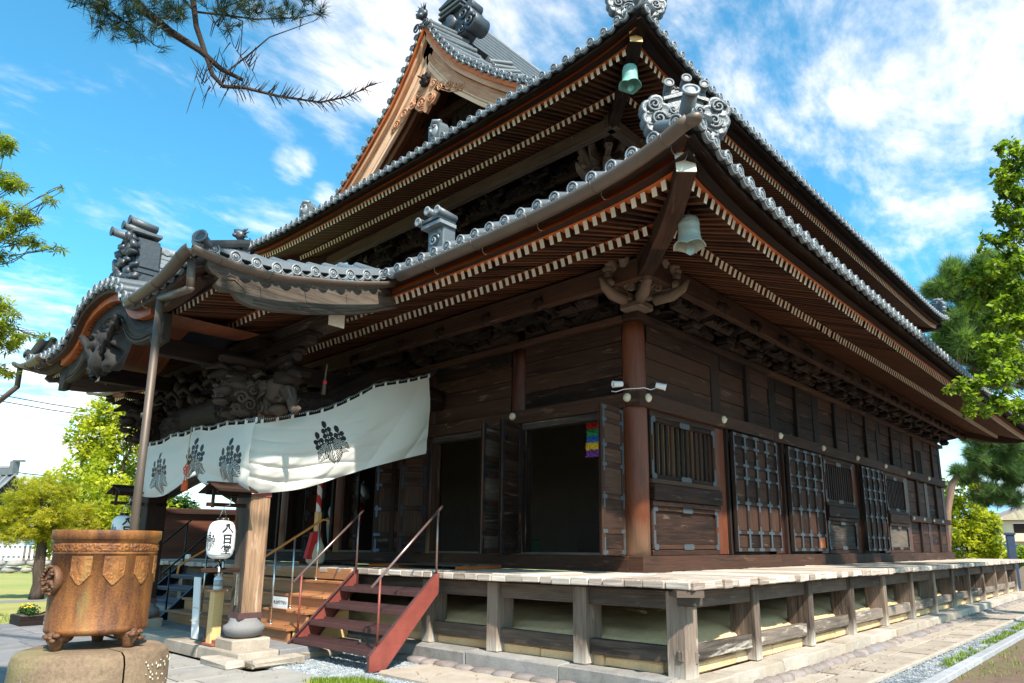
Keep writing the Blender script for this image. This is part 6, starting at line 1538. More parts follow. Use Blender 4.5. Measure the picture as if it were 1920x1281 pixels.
# ------------------------------------------------------------------ big rusted burner on its stone
BC = V(-6.72, 3.46, 0)
bs = empty('burner_base', (BC.x, BC.y, GZ), 'round mossy stone base cut in segments under the rusty incense burner', 'stone base')
def seg(a0, a1, name, lab=None):
    b = MB(); n = max(6, int((a1-a0)*8)); prof = [(.0, GZ-.02), (.815, GZ-.02), (.83, GZ+.12), (.815, -.93), (.785, -.84), (.72, -.80), (.4, -.785), (.0, -.78)]
    g = .012; b.grid(lambda u, v: (lambda a, k, i: (lambda r, z: V(BC.x+r*cos(a), BC.y+r*sin(a), z)+V(cos(a), sin(a), .3)*.018*mnoise.noise(Vector((a*2.2, z*3, 1)))*min(1, r*2))(prof[i][0]*(1-k)+prof[i+1][0]*k, prof[i][1]*(1-k)+prof[i+1][1]*k))(a0+g+(a1-a0-2*g)*u, v*7-min(int(v*7), 6), min(int(v*7), 6)), n*2, 28)
    return under(bs, name, b, 'mossy', lab)
SA = math.radians(-84)
seg(SA-2.05, SA, 'segment', 'segment streaked brown and yellow green'); seg(SA, SA+1.9, 'segment', 'grey segment speckled with white lichen'); seg(SA+1.9, SA+2*pi-2.05, 'segment')
b = MB()
for k in range(34):
    a = SA+.25+random.random()*.8; z = random.uniform(-1.25, -.92); r = .832; b.blob((BC.x+(r-.004)*cos(a), BC.y+(r-.004)*sin(a), z), (.009, .009, random.uniform(.008, .020)), k, .4, 1)
under(bs, 'lichen', b, 'plaster', kind='stuff')
# the character and sign cut in the stone at the lower left, in plain strokes
def on_cyl(ac, zc, r, strokes, sc, rad, mat, parent, name):
    b = MB()
    for (x0, y0, x1, y1) in strokes:
        pts = []
        for t in (0, .33, .66, 1):
            x, y = (x0+(x1-x0)*t-.5)*sc, (y0+(y1-y0)*t-.5)*sc; a = ac+x/r; pts.append(V(BC.x+r*cos(a), BC.y+r*sin(a), zc+y))
        b.tube(pts, rad, 5)
    return under(parent, name, b, mat)
on_cyl(SA-1.28, -1.18, .83, [(.5, 1.0, .5, .8), (.1, .75, .9, .78), (.5, .75, .45, .5), (.45, .5, .1, .25), (.45, .5, .95, .22), (.3, .35, .6, .15)], .26, .012, 'stone_dark', bs, 'carved_character')
on_cyl(SA-1.28, -1.34, .83, [(.1, .9, .9, .9), (.5, .9, .5, .4), (.2, .4, .8, .4), (.3, .65, .7, .65)], .16, .010, 'stone_dark', bs, 'carved_character')
bu = empty('incense_burner', (BC.x, BC.y, -.85), 'huge rusty iron incense burner with shield reliefs on three feet', 'incense burner')
R0 = .560
b = MB(); prof = [(.001, -.62), (R0*.90, -.62), (R0*.955, -.59), (R0*.965, -.55), (R0*.955, -.545), (R0*.96, -.50), (R0*.955, -.495), (R0*.985, .30), (R0*.995, .303), (R0*.995, .318), (R0*.985, .32), (R0*.985, .43), (R0*.995, .433), (R0*.995, .45), (R0*1.03, .47), (R0*1.045, .475), (R0*1.045, .57), (R0*1.035, .58), (R0*.93, .58), (R0*.92, .56), (R0*.90, .1), (.001, .05)]
b.lathe([(0.001+r if r == 0 else r, z) for r, z in prof], (BC.x, BC.y, 0), n=96); under(bu, 'bowl', b, 'rust')
b = MB(); b.lathe([(.001, .34), (.50, .34)], (BC.x, BC.y, 0), n=24); under(bu, 'ash', b, 'stone_grey')
def cylgrid(a0, a1, z0, z1, r, hf, nu, nv, name, mat='rust'):
    b = MB(); b.grid(lambda u, v: (lambda a, z, h: V(BC.x+(r+h)*cos(a), BC.y+(r+h)*sin(a), z))(a0+(a1-a0)*u, z0+(z1-z0)*v, hf(u, v)), nu, nv); return under(bu, name, b, mat)
cylgrid(0, 2*pi, .325, .425, R0*.988, lambda u, v: .016*max(0, 1-abs(mnoise.noise(Vector((u*90, v*4, 3))))*3)*min(1, 5*min(v, 1-v))+.001, 520, 10, 'scroll_band')
def shield(ac, w=.235, h=.33, z1=.28):
    def hf(u, v):
        x = (u-.5)*2; y = v     # y=1 top
        edge = 1-abs(x)*1.02 if y > .35 else 1-abs(x)/(.15+y*2.4)
        if y > .35: lim = 1
        if edge <= 0 or (y < .35 and abs(x) > .15+y*2.4): return -.03
        rim = .016 if min(edge, 1-y, y*1.3+(.35-.3*abs(x))) < .10 else 0
        q = Vector((x*3.2, y*3.4, ac)); r = 1-abs(mnoise.noise(q+Vector((mnoise.noise(q)*2, 0, 0))))*2.8
        return .002+.42*max(rim, .020*max(0, r), .024*max(0, 1-((x/.4)**2+((y-.55)/.2)**2)))
    a = w/R0/2; cylgrid(ac-a, ac+a, z1-h, z1, R0*.985, hf, 60, 60, 'shield_relief')
cam_a = atan2(CAM.y-BC.y, CAM.x-BC.x)
for da in (-.44, .18, .80, 1.42, -1.9, 2.1): shield(cam_a+da)
ma = cam_a-1.12                                          # round medallion standing off at the left
c0 = V(BC.x+(R0+.0)*cos(ma), BC.y+(R0)*sin(ma), .0); Rm = Matrix((V(-sin(ma), cos(ma), 0), V(0, 0, 1), V(cos(ma), sin(ma), 0))).transposed()
b = MB(); b.lathe([(.24, -.08), (.245, .045), (.225, .06), (.20, .06), (.195, .035), (.001, .035)], c0, Rm @ Matrix.Scale(.7, 3), 36); 
for q in range(40):
    a = random.random()*6.3; rr = random.random()**.5*.17; b.blob(c0+Rm @ V(rr*cos(a), rr*sin(a), .04), (.025, .025, .022), q, .6, 1)
under(bu, 'medallion', b, 'rust_dark')
for k, a in enumerate((cam_a-.95, cam_a+.82, cam_a+pi-.05)):
    b = MB(); c = lambda r, z: V(BC.x+r*cos(a), BC.y+r*sin(a), z)
    b.tube([c(.36, -.58), c(.45, -.62), c(.48, -.68), c(.46, -.74), c(.47, -.79)], [.12, .125, .095, .065, .06], 10); b.blob(c(.48, -.63), (.10, .10, .06), k, .5, 2)
    for q in range(8): an = a+random.uniform(-.22, .22); b.blob(V(BC.x+.55*cos(an), BC.y+.55*sin(an), random.uniform(-.70, -.60)), (.045, .045, .03), q, .6, 1)
    under(bu, 'foot', b, 'rust_dark')
# ------------------------------------------------------------------ wooden steps and rails
ws = empty('wooden_steps', (-2.7, 7.8, -1.22), 'broad new timber steps rising to the verandah between the porch pillars', 'steps')
tx = [-3.25, -2.92, -2.58, -2.24]; tz = [-1.0, -.75, -.5, -.25]; YA, YB = 5.22, 10.5
b = MB(); b.box((-2.05+.02, (YA+YB)/2, -.12), (.05, YB-YA, .2)); under(ws, 'riser', b, 'wood_step')
for k in range(4):
    b = MB(); b.box((tx[k]+.05, (YA+YB)/2, tz[k]-.145), (.05, YB-YA-.02, .23)); under(ws, 'riser', b, 'wood_step')
    n = 3
    for q in range(n):
        y0 = YA+.06+(YB-YA-.12)*q/n; y1 = YA+.06+(YB-YA-.12)*(q+1)/n
        b = MB(); b.box((tx[k]+.17, (y0+y1)/2, tz[k]-.02), (.40, y1-y0-.004, .045), ch=.006, la=1); under(ws, 'tread', b, 'wood_step')
    for y in (YA+.03-.02, YB-.01):
        b = MB(); b.box((tx[k]+.17, y, tz[k]-.02), (.40, .08, .046), ch=.006, la=0); under(ws, 'tread_end', b, 'wood_step')
    b = MB(); b.box((tx[k]+.07+(-2.05-tx[k])/2, YA+.02, tz[k]-.15), (-2.05-tx[k]-.1, .03, .25), la=0); under(ws, 'side_panel', b, 'wood_stepend'); b = MB(); b.box((tx[k]+.07+(-2.05-tx[k])/2, YB-.02, tz[k]-.15), (-2.05-tx[k]-.1, .03, .25), la=0); under(ws, 'side_panel', b, 'wood_stepend')
b = MB(); b.box((-2.65, YA+.02, -1.3), (1.15, .03, .12)); under(ws, 'side_panel', b, 'wood_stepend')
for y in (6.2, 9.2):
    o = empty('handrail', (-2.6, y, -1.2), 'orange wooden handrail on steel posts, %s of the pair on the timber steps' % ('right-hand' if y < 7 else 'left-hand'), 'handrail', 'handrails of the timber steps')
    b = MB(); b.tube([(-3.62, y, -.18), (-3.60, y, -.02), (-3.5, y, .06), (-2.12, y, .92), (-2.0, y, .92), (-1.98, y, .84)], .022, 10); under(o, 'rail', b, 'rail_wood')
    for x in (-3.05, -2.68, -2.18):
        zt = .06+(x+3.5)*.623; k = max(q for q in range(4) if tx[q] < x+.02); b = MB(); b.tube([(x, y, tz[k]), (x, y, zt-.02)], .018, 10); b.lathe([(.035, 0), (.035, .012), (.02, .02)], (x, y, tz[k]), n=12); under(o, 'post', b, 'steel')
# notice on the step riser
sg = empty('step_notice', (-2.93, 6.05, -.62), 'small white notice with black writing on the timber step riser', 'sign'); b = MB(); b.box((-2.97, 6.05, -.62), (.006, .52, .20)); under(sg, 'board', b, 'white')
def text(s, size, mat, parent, M4, name='lettering', off=.004, vertical=False):
    c = bpy.data.curves.new(name, 'FONT'); c.body = '\n'.join(s) if vertical else s; c.size = size; c.extrude = .001; c.offset = off*size; c.align_x = 'CENTER'; c.align_y = 'CENTER'
    if vertical: c.space_line = .92
    t = bpy.data.objects.new(name, c); COL.objects.link(t); bpy.context.view_layer.update()
    me = bpy.data.meshes.new_from_object(t.evaluated_get(bpy.context.evaluated_depsgraph_get())); bpy.data.objects.remove(t)
    me.materials.clear(); me.materials.append(M[mat]); o = bpy.data.objects.new(name, me); COL.objects.link(o); o.parent = parent; o.matrix_basis = Matrix.Translation(-abs_loc(parent)) @ M4; return o
def plane_M(p, right, up): r = Vector(right).normalized(); u = Vector(up).normalized(); n = r.cross(u); return Matrix(((r.x, u.x, n.x, p[0]), (r.y, u.y, n.y, p[1]), (r.z, u.z, n.z, p[2]), (0, 0, 0, 1)))
text('お上がり下さい', .068, 'black', sg, plane_M((-2.976, 6.05, -.62), (0, -1, 0), (0, 0, 1)), off=.02)
# ------------------------------------------------------------------ metal stairs
def metal_stair(name, label, ya, yb, mats, sign=1):
    main, tread, railm = mats
    o = empty(name, (-2.7, (ya+yb)/2, GZ), label, 'stairs')
    for y in (ya, yb):
        s = 1 if y == ya else -1; b = MB()
        out = [(-3.32, GZ+.0), (-3.02, GZ+.0), (-2.03, -.34), (-2.03, -.02), (-2.12, -.04), (-3.32, -1.20)]
        b.prism(out, (0, y+.004, 0), (1, 0, 0), (0, 0, 1), .008)
        st = under(o, 'stringer', b, main)
        b = MB(); b.beam((-3.32, y+s*.025, -1.20), (-2.11, y+s*.025, -.045), .06, .008); b.beam((-3.02, y+s*.025, GZ+.01), (-2.035, y+s*.025, -.34), .06, .008); b.box((-2.035, y+s*.025, -.18), (.008, .06, .32)); b.box((-3.32, y+s*.025, -1.31), (.008, .06, .22)); sub('flange', b, tread, st)
    for k in range(4):
        z = -1.14+.272*k; x = -3.16+.292*k; b = MB()
        b.box((x+.06, (ya+yb)/2, z), (.30, yb-ya-.02, .012)); b.box((x-.09, (ya+yb)/2, z-.035), (.008, yb-ya-.02, .075)); b.box((x+.21, (ya+yb)/2, z+.02), (.008, yb-ya-.02, .05))
        t = under(o, 'tread', b, tread)
        b = MB(); y = ya+.03
        while y < yb-.03: b.box((x-.096, y, z-.035), (.006, .012, .06)); y += .034
        for q in range(8): b.box((x-.06+.034*q, (ya+yb)/2, z+.009), (.008, yb-ya-.04, .008))
        sub('grip', b, tread, t)
    for y in (ya, yb):
        s = 1 if y == ya else -1; yy = y+s*.03
        b = MB(); b.tube([(-3.32, yy, -.21), (-1.98, yy, 1.07)], .021, 10); rl = under(o, 'handrail', b, railm)
        for (x, z0) in ((-3.17, -1.10), (-2.07, -.05)):
            b = MB(); b.tube([(x, yy, z0), (x, yy, -.21+(x+3.32)*.955)], .019, 10); under(o, 'rail_post', b, main if x < -3 else railm)
metal_stair('metal_stair', 'red painted metal stair with sloping rails beside the timber steps', 2.67, 5.04, ('steel_red', 'steel_reddark', 'rail_rust'))
metal_stair('metal_stair', 'dark blue metal stair with black rails beyond the timber steps', 10.75, 12.9, ('steel_black', 'steel_blue', 'steel_black'))
# ------------------------------------------------------------------ porch platform
pf = MB(); pf.box((-3.0, 8.2, -1.34), (2.5, 7.0, .20)); pf = struct('porch_platform', pf, 'stone_dark')
y = 4.5
while y < 11.8:
    w = random.uniform(.8, 1.5)
    for (xa, xb) in ((-4.42, -3.75), (-3.73, -2.95)):
        if y < 4.9 and xa < -4 and False: continue
        b = MB(); b.box(((xa+xb)/2, y+w/2, -1.33+random.uniform(-.006, .004)), (xb-xa, w-.02, .20), ch=.014, jit=.006); under(pf, 'flagstone', b, 'stone_tan' if xa < -4 else 'slab_dark')
    y += w
for (x, y, dx, dy, m_) in ((-3.9, 4.35, .9, .34, 'stone_tan'), (-3.0, 4.75, .85, .5, 'stone_tan'), (-2.55, 5.0, .8, .4, 'stone_tan'), (-4.55, 4.75, .3, .9, 'stone_tan')):
    b = MB(); b.box((x, y, GZ+.05), (dx, dy, .13), ch=.03, jit=.02); under(pf, 'edge_stone', b, m_)
# ------------------------------------------------------------------ standing notices and the dispenser
o = empty('standing_notice', (-4.2, 6.75, -1.22), 'tall narrow white notice board leaning beside the porch pillar', 'sign')
b = MB(); R = RY(-.05); b.box((-4.2, 6.72, -.68), (.02, .27, 1.06), R, ch=.003); bd = under(o, 'board', b, 'white')
b = MB(); b.box((-4.215, 6.72, -.68), (.012, .24, .012)); b.box((-4.225, 6.72, -.90), (.012, .24, .012)); sub('strap', b, 'cap_pale', bd)
for i, s in enumerate(('感染予防', 'のため参拝前に', '手を消毒下さい')): text(s, .052, 'black', o, plane_M((-4.205-.012, 6.65+.062*i, -.38-.05*(i > 0)), (0, -1, 0), (-.05, 0, 1)), vertical=True, off=.02)
b = MB(); b.box((-4.02, 6.5, -1.12), (.10, .20, .20), ch=.01); under(o, 'weight_brick', b, 'brick')
o = empty('slim_notice', (-3.62, 10.6, -1.22), 'slim white notice on a brown post near the far stair', 'sign')
b = MB(); b.box((-3.66, 10.62, -.66), (.02, .15, .56)); under(o, 'board', b, 'white'); b = MB(); b.box((-3.60, 10.6, -.75), (.08, .10, 1.0), ch=.01); under(o, 'post', b, 'wood_wall')
b = MB(); b.box((-3.55, 10.4, -1.12), (.2, .2, .2), ch=.01); under(o, 'weight_brick', b, 'brick'); text('ご参拝順路', .09, 'black', o, plane_M((-3.673, 10.62, -.62), (0, -1, 0), (0, 0, 1)), vertical=True, off=.02)
o = empty('dispenser_stand', (-4.25, 5.85, -1.22), 'slim new timber stand with small red foot bars', 'stand')
b = MB(); b.box((-4.25, 5.82, -.78), (.17, .17, .84), ch=.006, la=2); under(o, 'post', b, 'wood_stepend'); b = MB(); b.box((-4.25, 5.82, -.345), (.24, .26, .025), ch=.004); under(o, 'top_board', b, 'wood_tan')
b = MB(); b.box((-4.25, 5.99, -1.17), (.12, .18, .08), ch=.008); b.box((-4.25, 5.66, -1.17), (.12, .18, .08), ch=.008); b.box((-4.25, 5.82, -1.20), (.26, .5, .03)); under(o, 'foot', b, 'brick')
o = empty('sanitiser_bottle', (-4.25, 5.82, -.33), 'white pump bottle on the slim timber stand', 'bottle')
b = MB(); b.lathe([(.001, -.33), (.070, -.33), (.073, -.32), (.073, -.14), (.055, -.115), (.02, -.10), (.02, -.08), (.001, -.08)], (-4.25, 5.82, 0), n=18); under(o, 'bottle', b, 'white')
b = MB(); b.lathe([(.022, -.09), (.022, -.065), (.007, -.06), (.007, -.02), (.02, -.015), (.001, -.005)], (-4.25, 5.82, 0), n=12); b.tube([(-4.25, 5.82, -.02), (-4.27, 5.93, -.015), (-4.27, 5.96, -.035)], .008, 6); under(o, 'pump', b, 'white')
b = MB(); b.lathe([(.0745, -.27), (.0745, -.17)], (-4.25, 5.82, 0), n=18); under(o, 'printed_label', b, 'iron_pale')
# ------------------------------------------------------------------ bell rope with its striped sleeve
o = empty('bell_rope', (-1.5, 7.5, .05), 'red and white twisted bell rope with a wooden sleeve and straw end', 'bell rope')
RX_, RY_ = -1.55, 7.35
b = MB(); n = 16; k = 90; n0 = 0
for i in range(k+1):
    z = 1.10+2.7*i/k
    for j in range(n): a = 2*pi*j/n; b.v.append((RX_+.055*cos(a), RY_+.055*sin(a), z))
for i in range(k):
    for j in range(n):
        ph = (j/n+i/k*6.5) % 1; b.quad((i*n+j, i*n+(j+1) % n, (i+1)*n+(j+1) % n, (i+1)*n+j), [(0, 0)]*4, 0 if ph < .5 else 1, True)
under(o, 'rope', b, ['red', 'white'])
b = MB(); b.lathe([(.075, .72), (.082, .73), (.082, 1.12), (.075, 1.13), (.001, 1.13)], (RX_, RY_, 0), n=6, sm=False); under(o, 'sleeve', b, 'wood_stepend')
b = MB(); b.lathe([(.06, .72), (.085, .70), (.06, .67), (.09, .60), (.16, .42), (.20, .22), (.19, .08), (.14, .03), (.001, .03)], (RX_, RY_, 0), n=20)
under(o, 'straw_end', b, 'rope_straw')
b = MB(); b.box((RX_-.12, RY_-.06, .40), (.20, .13, .55), RY(.22)); b.lathe([(.088, .66), (.088, .71)], (RX_, RY_, 0), n=16); under(o, 'red_cloth', b, 'red')
# wrapped rope high under the porch
o = empty('hanging_rope', (-2.6, 5.6, 3.2), 'short pale rope with red binding hanging by the curved beam', 'rope')
p0 = at(613, 683, 12.4); p1 = at(606, 740, 12.4); b = MB(); b.tube([p0, p0*.5+p1*.5], .016, 8); b.tube([p0*.5+p1*.5, p1], [.025, .04], 8); under(o, 'rope', b, 'wood_board'); b = MB(); b.blob(p0*.4+p1*.6, (.045, .045, .05), 2, .3, 1); under(o, 'binding', b, 'red')
# ------------------------------------------------------------------ low wooden platforms on the verandah
for (y0, y1, lab) in ((3.0, 4.75, 'low slatted wooden platform on the verandah by the open doors'), (5.6, 8.4, 'low slatted wooden platform on the verandah behind the bell rope')):
    o = empty('duckboard', (-.9, (y0+y1)/2, 0), lab, 'platform', 'low platforms on the verandah'); n = 7
    for q in range(n):
        b = MB(); x = -1.30+q*.17; b.box((x, (y0+y1)/2, .075), (.155, y1-y0, .025), ch=.004); under(o, 'slat', b, 'wood_board' if y0 < 5 else 'wood_wall')
    for y in (y0+.03, y1-.03): b = MB(); b.box((-.8, y, .035), (1.1, .04, .055)); under(o, 'batten', b, 'wood_fascia')
# spotlights with their white cable
for (c, d, lab) in (((-.14, .36, 3.16), V(-1, .55, -.12), 'white spotlight on the front side of the corner column'), ((.50, -.12, 3.16), V(.6, -.8, -.25), 'white spotlight on the long side of the corner column')):
    o = empty('spotlight', c, lab, 'spotlight', 'spotlights on the corner column'); d.normalize(); c = Vector(c); u = V(d.y, -d.x, 0).normalized(); Rt = Matrix((u, d.cross(u), d)).transposed()
    b = MB(); b.lathe([(.001, -.10), (.045, -.10), (.05, -.08), (.055, .06), (.062, .075), (.06, .085), (.05, .08), (.045, .05), (.001, .05)], c, Rt, 18); under(o, 'housing', b, 'white'); b = MB(); b.lathe([(.045, .055), (.001, .065)], c, Rt, 18); under(o, 'lens', b, 'steel')
    b = MB(); b.tube([c-d*.08, c-d*.18, c-d*.22+V(0, 0, -.08)], .014, 6); b.blob(c-d*.16, (.03, .03, .03), 1, 0, 1); under(o, 'arm', b, 'black')
b = MB(); b.tube([(-.12, .50, 3.06), (-.10, .42, 3.04), (-.03, .30, 3.08), (-.02, .15, 3.07), (.0, .02, 3.06), (.1, -.03, 3.08), (.3, -.03, 3.08), (.42, -.05, 3.12)], .008, 5); one('power_cable', b, 'white', 'white cable looping round the corner column between two spotlights', 'cable')
# ------------------------------------------------------------------ things inside the hall
def ray_x(px, py, x):
    d = at(px, py, 1)-CAM; return CAM+d*((x-CAM.x)/d.x)
CR0 = ray_x(1112, 800, .75)
o = empty('paper_cranes', (.9, 1.0, 2.0), 'rainbow strings of folded paper cranes hanging inside the doorway', 'paper cranes')
for q in range(9):
    y = CR0.y-.14+.034*q; x = .75; n0 = 0
    for k, mt in enumerate(('red', 'leafg', 'bluep', 'petal', 'purple')):
        if mt not in M: plain(mt, {'leafg': (.03, .35, .12), 'bluep': (.03, .16, .5), 'purple': (.22, .06, .30)}[mt], .7, var=.15)
        b = MB()
        for z in range(7): b.blob((x+random.uniform(-.02, .02), y+random.uniform(-.02, .02), CR0.z-.02-.135*k-.019*z+.10), (.03, .028, .018), z+q, .9, 1)
        under(o, 'strand', b, mt)
o = empty('cabinet', (1.5, 1.3, .27), 'narrow dark cabinet standing inside the near doorway', 'cabinet')
b = MB(); b.box((1.7, 1.25, .95), (.5, .55, 1.4), ch=.01); under(o, 'body', b, 'wood_wall'); b = MB(); b.box((1.7, 1.25, 1.67), (.58, .63, .06), ch=.01); under(o, 'top', b, 'wood_wall'); b = MB(); b.box((1.44, 1.25, 1.2), (.02, .40, .55), ch=.01); b.box((1.44, 1.25, .6), (.02, .4, .5), ch=.01); under(o, 'door', b, 'wood_column')
for (y, z, w, h, lab) in ((1.72, .98, .18, .15, 'small card with columns of writing by the cabinet'), (1.55, 1.0, .16, .18, 'pale card leaning on the cabinet'), (1.60, 1.16, .06, .22, 'slim pale tag above the cards')):
    b = MB(); b.box((1.35, y, z), (.01, w, h)); one('card', b, 'cream', lab, 'card')
b = MB(); b.box((1.5, 1.9, .55), (.6, .9, .6), ch=.01); one('offertory_box', b, 'wood_dark', 'dark wooden box behind the near doorway sill', 'box')
o = empty('storage_box', (.9, 3.55, .27), 'dark green lidded plastic box inside the second doorway', 'box')
b = MB(); b.box((.9, 3.55, .42), (.4, .62, .28), ch=.02); under(o, 'body', b, 'plastic_green'); b = MB(); b.box((.9, 3.55, .575), (.44, .66, .04), ch=.01); under(o, 'lid', b, 'plastic_green')
for k, lab in enumerate(('thin wooden stick leaning in the second doorway', 'second thin stick leaning on the green box')):
    b = MB(); b.tube([(.75, 3.62+.04*k, .62-.0), (.6, 3.22+.05*k, 1.5)], .012, 6); one('stick', b, 'wood_stepend', lab, 'stick')
o = empty('horse_figure', (1.6, 7.4, .27), 'life size white horse figure with a red bib in the dark hall', 'horse figure')
HH = ray_x(688, 925, 1.6); hx = 1.6; DY = HH.y-6.5; b = MB()
b.tube([(hx+.1, 8.15+DY, 1.25), (hx, 7.9+DY, 1.35), (hx, 7.5+DY, 1.32), (hx, 7.1+DY, 1.35), (hx-.05, 6.85+DY, 1.55), (hx-.1, 6.70+DY, 1.85), (hx-.12, 6.60+DY, 2.02), (hx-.15, 6.42+DY, 1.92), (hx-.18, 6.22+DY, 1.72)], [.14, .30, .32, .30, .22, .15, .13, .12, .08], 14)
for (y, x) in ((8.0, .14), (8.0, -.16), (7.1, .14), (7.1, -.16)): b.tube([(hx+x, y+DY, 1.2), (hx+x, y+DY+.04, .8), (hx+x, y+DY-.02, .45), (hx+x, y+DY-.05, .28)], [.13, .075, .05, .06], 8)
for s in (-.06, .06): b.tube([(hx-.12+s, 6.6+DY, 2.08), (hx-.12+s, 6.6+DY, 2.2)], [.04, .01], 6)
under(o, 'body', b, 'horse'); b = MB(); b.tube([(hx-.12, 6.85+DY, 1.55), (hx-.16, 6.55+DY, 1.3), (hx-.16, 6.5+DY, 1.1)], [.24, .14, .06], 10); under(o, 'bib', b, 'red')
b = MB(); b.tube([(hx, 7.05+DY, 1.72), (hx-.1, 6.8+DY, 2.0), (hx-.12, 6.68+DY, 2.15)], [.07, .08, .04], 8); under(o, 'mane', b, 'cream')
# ------------------------------------------------------------------ flower trough
o = empty('flower_trough', (-5.3, 13.4, GZ), 'brown trough of yellow flowers on the path behind the burner', 'planter'); fp = ray_z(48, 1172, GZ); fx, fy = fp.x, fp.y
b = MB(); b.box((fx, fy, GZ+.12), (.45, .95, .22), ch=.01); under(o, 'trough', b, 'wood_dark'); b = MB(); b.box((fx, fy, GZ+.225), (.38, .88, .03)); under(o, 'soil', b, 'earthen')
# ------------------------------------------------------------------ foliage
def leaves(name, blobs, n, size, mat, parent, shape='oval', droop=.3, squash=1., shell=.55, seed=1, label=None, kind=None, dense_up=0.):
    rng = np.random.default_rng(seed)
    B = np.array([(p[0], p[1], p[2]) for p, r in blobs]); Rr = np.array([r for p, r in blobs]); wts = Rr**2; wts = wts/wts.sum()
    idx = rng.choice(len(B), n, p=wts); d = rng.normal(size=(n, 3)); d /= np.linalg.norm(d, axis=1)[:, None]
    # clumps: a number of sub-centres on every blob
    K = 16; sub_ = rng.normal(size=(len(B), K, 3)); sub_ /= np.linalg.norm(sub_, axis=2)[:, :, None]
    sub_ *= (shell+(1-shell)*rng.random((len(B), K, 1)))
    kk = rng.integers(0, K, n); rad = rng.random(n)**.5
    P = B[idx]+Rr[idx][:, None]*(sub_[idx, kk]*np.array([1, 1, squash])+d*rad[:, None]*.34)
    tone = np.clip(rng.random((len(B), K))[idx, kk]*.55+rng.random(n)*.65-.1, 0, 1)
    if shape == 'oval': V0 = np.array([(0, 0, 0), (.45, .34, .05), (1, 0, -.06), (.45, -.34, .05)]); Fc = [(0, 1, 2), (0, 2, 3)]
    elif shape == 'maple':
        vs = [(0, 0, 0)]; Fc = []
        for a, L in ((0, 1), (.95, .82), (-.95, .82), (1.9, .5), (-1.9, .5)):
            k = len(vs); vs += [(cos(a+.22)*L*.5, sin(a+.22)*L*.5, 0), (cos(a)*L, sin(a)*L, -.08), (cos(a-.22)*L*.5, sin(a-.22)*L*.5, 0)]; Fc += [(0, k+2, k+1), (0, k+1, k)]
        Fc = [(0, f[1], f[2]) for f in Fc]; V0 = np.array(vs)
    else:
        vs = []; Fc = []; rg = random.Random(seed)
        for q in range(22):
            a = rg.random()*6.28; t = rg.uniform(.15, 1.15); dx, dy, dz = cos(a)*sin(t), sin(a)*sin(t), cos(t); k = len(vs); w = .032; o_ = rg.uniform(-.5, .1)
            vs += [(-dy*w, dx*w, o_), (dy*w, -dx*w, o_), (dx, dy, dz+o_)]; Fc.append((k, k+1, k+2))
        V0 = np.array(vs)
    m = len(V0); sz = size*(.65+.7*rng.random(n))
    yaw = rng.random(n)*2*pi
    if shape == 'needle':
        ax = sub_[idx, kk]+rng.normal(size=(n, 3))*.45; ax[:, 2] += .55; ax /= np.linalg.norm(ax, axis=1)[:, None]
        t1 = np.cross(ax, np.array([.3, .2, .9])); t1 /= np.linalg.norm(t1, axis=1)[:, None]; t2 = np.cross(ax, t1)
        X, Y, Z = t1, t2, ax
    else:
        tilt = rng.normal(size=n)*.55+droop; X = np.stack([np.cos(yaw)*np.cos(tilt), np.sin(yaw)*np.cos(tilt), -np.sin(tilt)], 1)
        roll = rng.normal(size=n)*.6; Y0 = np.stack([-np.sin(yaw), np.cos(yaw), np.zeros(n)], 1); Z0 = np.cross(X, Y0); Y = Y0*np.cos(roll)[:, None]+Z0*np.sin(roll)[:, None]; Z = np.cross(X, Y)
    W_ = P[:, None, :]+sz[:, None, None]*(V0[None, :, 0, None]*X[:, None, :]+V0[None, :, 1, None]*Y[:, None, :]+V0[None, :, 2, None]*Z[:, None, :])
    Fa = np.array(Fc); F_all = (np.arange(n)[:, None, None]*m+Fa[None]).reshape(-1, 3)
    me = bpy.data.meshes.new(name); c = P.mean(axis=0); vv = (W_.reshape(-1, 3)-c)
    me.vertices.add(len(vv)); me.vertices.foreach_set('co', vv.ravel()); me.loops.add(F_all.size); me.loops.foreach_set('vertex_index', F_all.ravel().astype(np.int32))
    me.polygons.add(len(F_all)); me.polygons.foreach_set('loop_start', np.arange(0, F_all.size, 3, dtype=np.int32)); me.update(calc_edges=True)
    at_ = me.attributes.new('tone', 'FLOAT', 'POINT'); at_.data.foreach_set('value', np.repeat(tone, m).astype(np.float32)); me.materials.append(M[mat])
    o = bpy.data.objects.new(name, me); COL.objects.link(o)
    if parent: o.parent = parent; o.location = Vector(c)-abs_loc(parent)
    else: o.location = c
    if label: o['label'] = label
    if kind: o['kind'] = kind
    return o
def limb(mb, a, c, r0, r1, wob=.12, n=7, sd=0):
    a, c = Vector(a), Vector(c); L = (c-a).length; pts = []
    for i in range(n+1):
        t = i/n; p = a.lerp(c, t); w = wob*L*sin(pi*t)
        pts.append(p+V(w*mnoise.noise(Vector((t*2.3+sd, sd, 0))), w*mnoise.noise(Vector((0, t*2.3+sd, sd))), w*.8*mnoise.noise(Vector((sd, 0, t*2.3)))))
    mb.tube(pts, [r0+(r1-r0)*(i/n)**.8 for i in range(n+1)], 7, cap=True); return pts
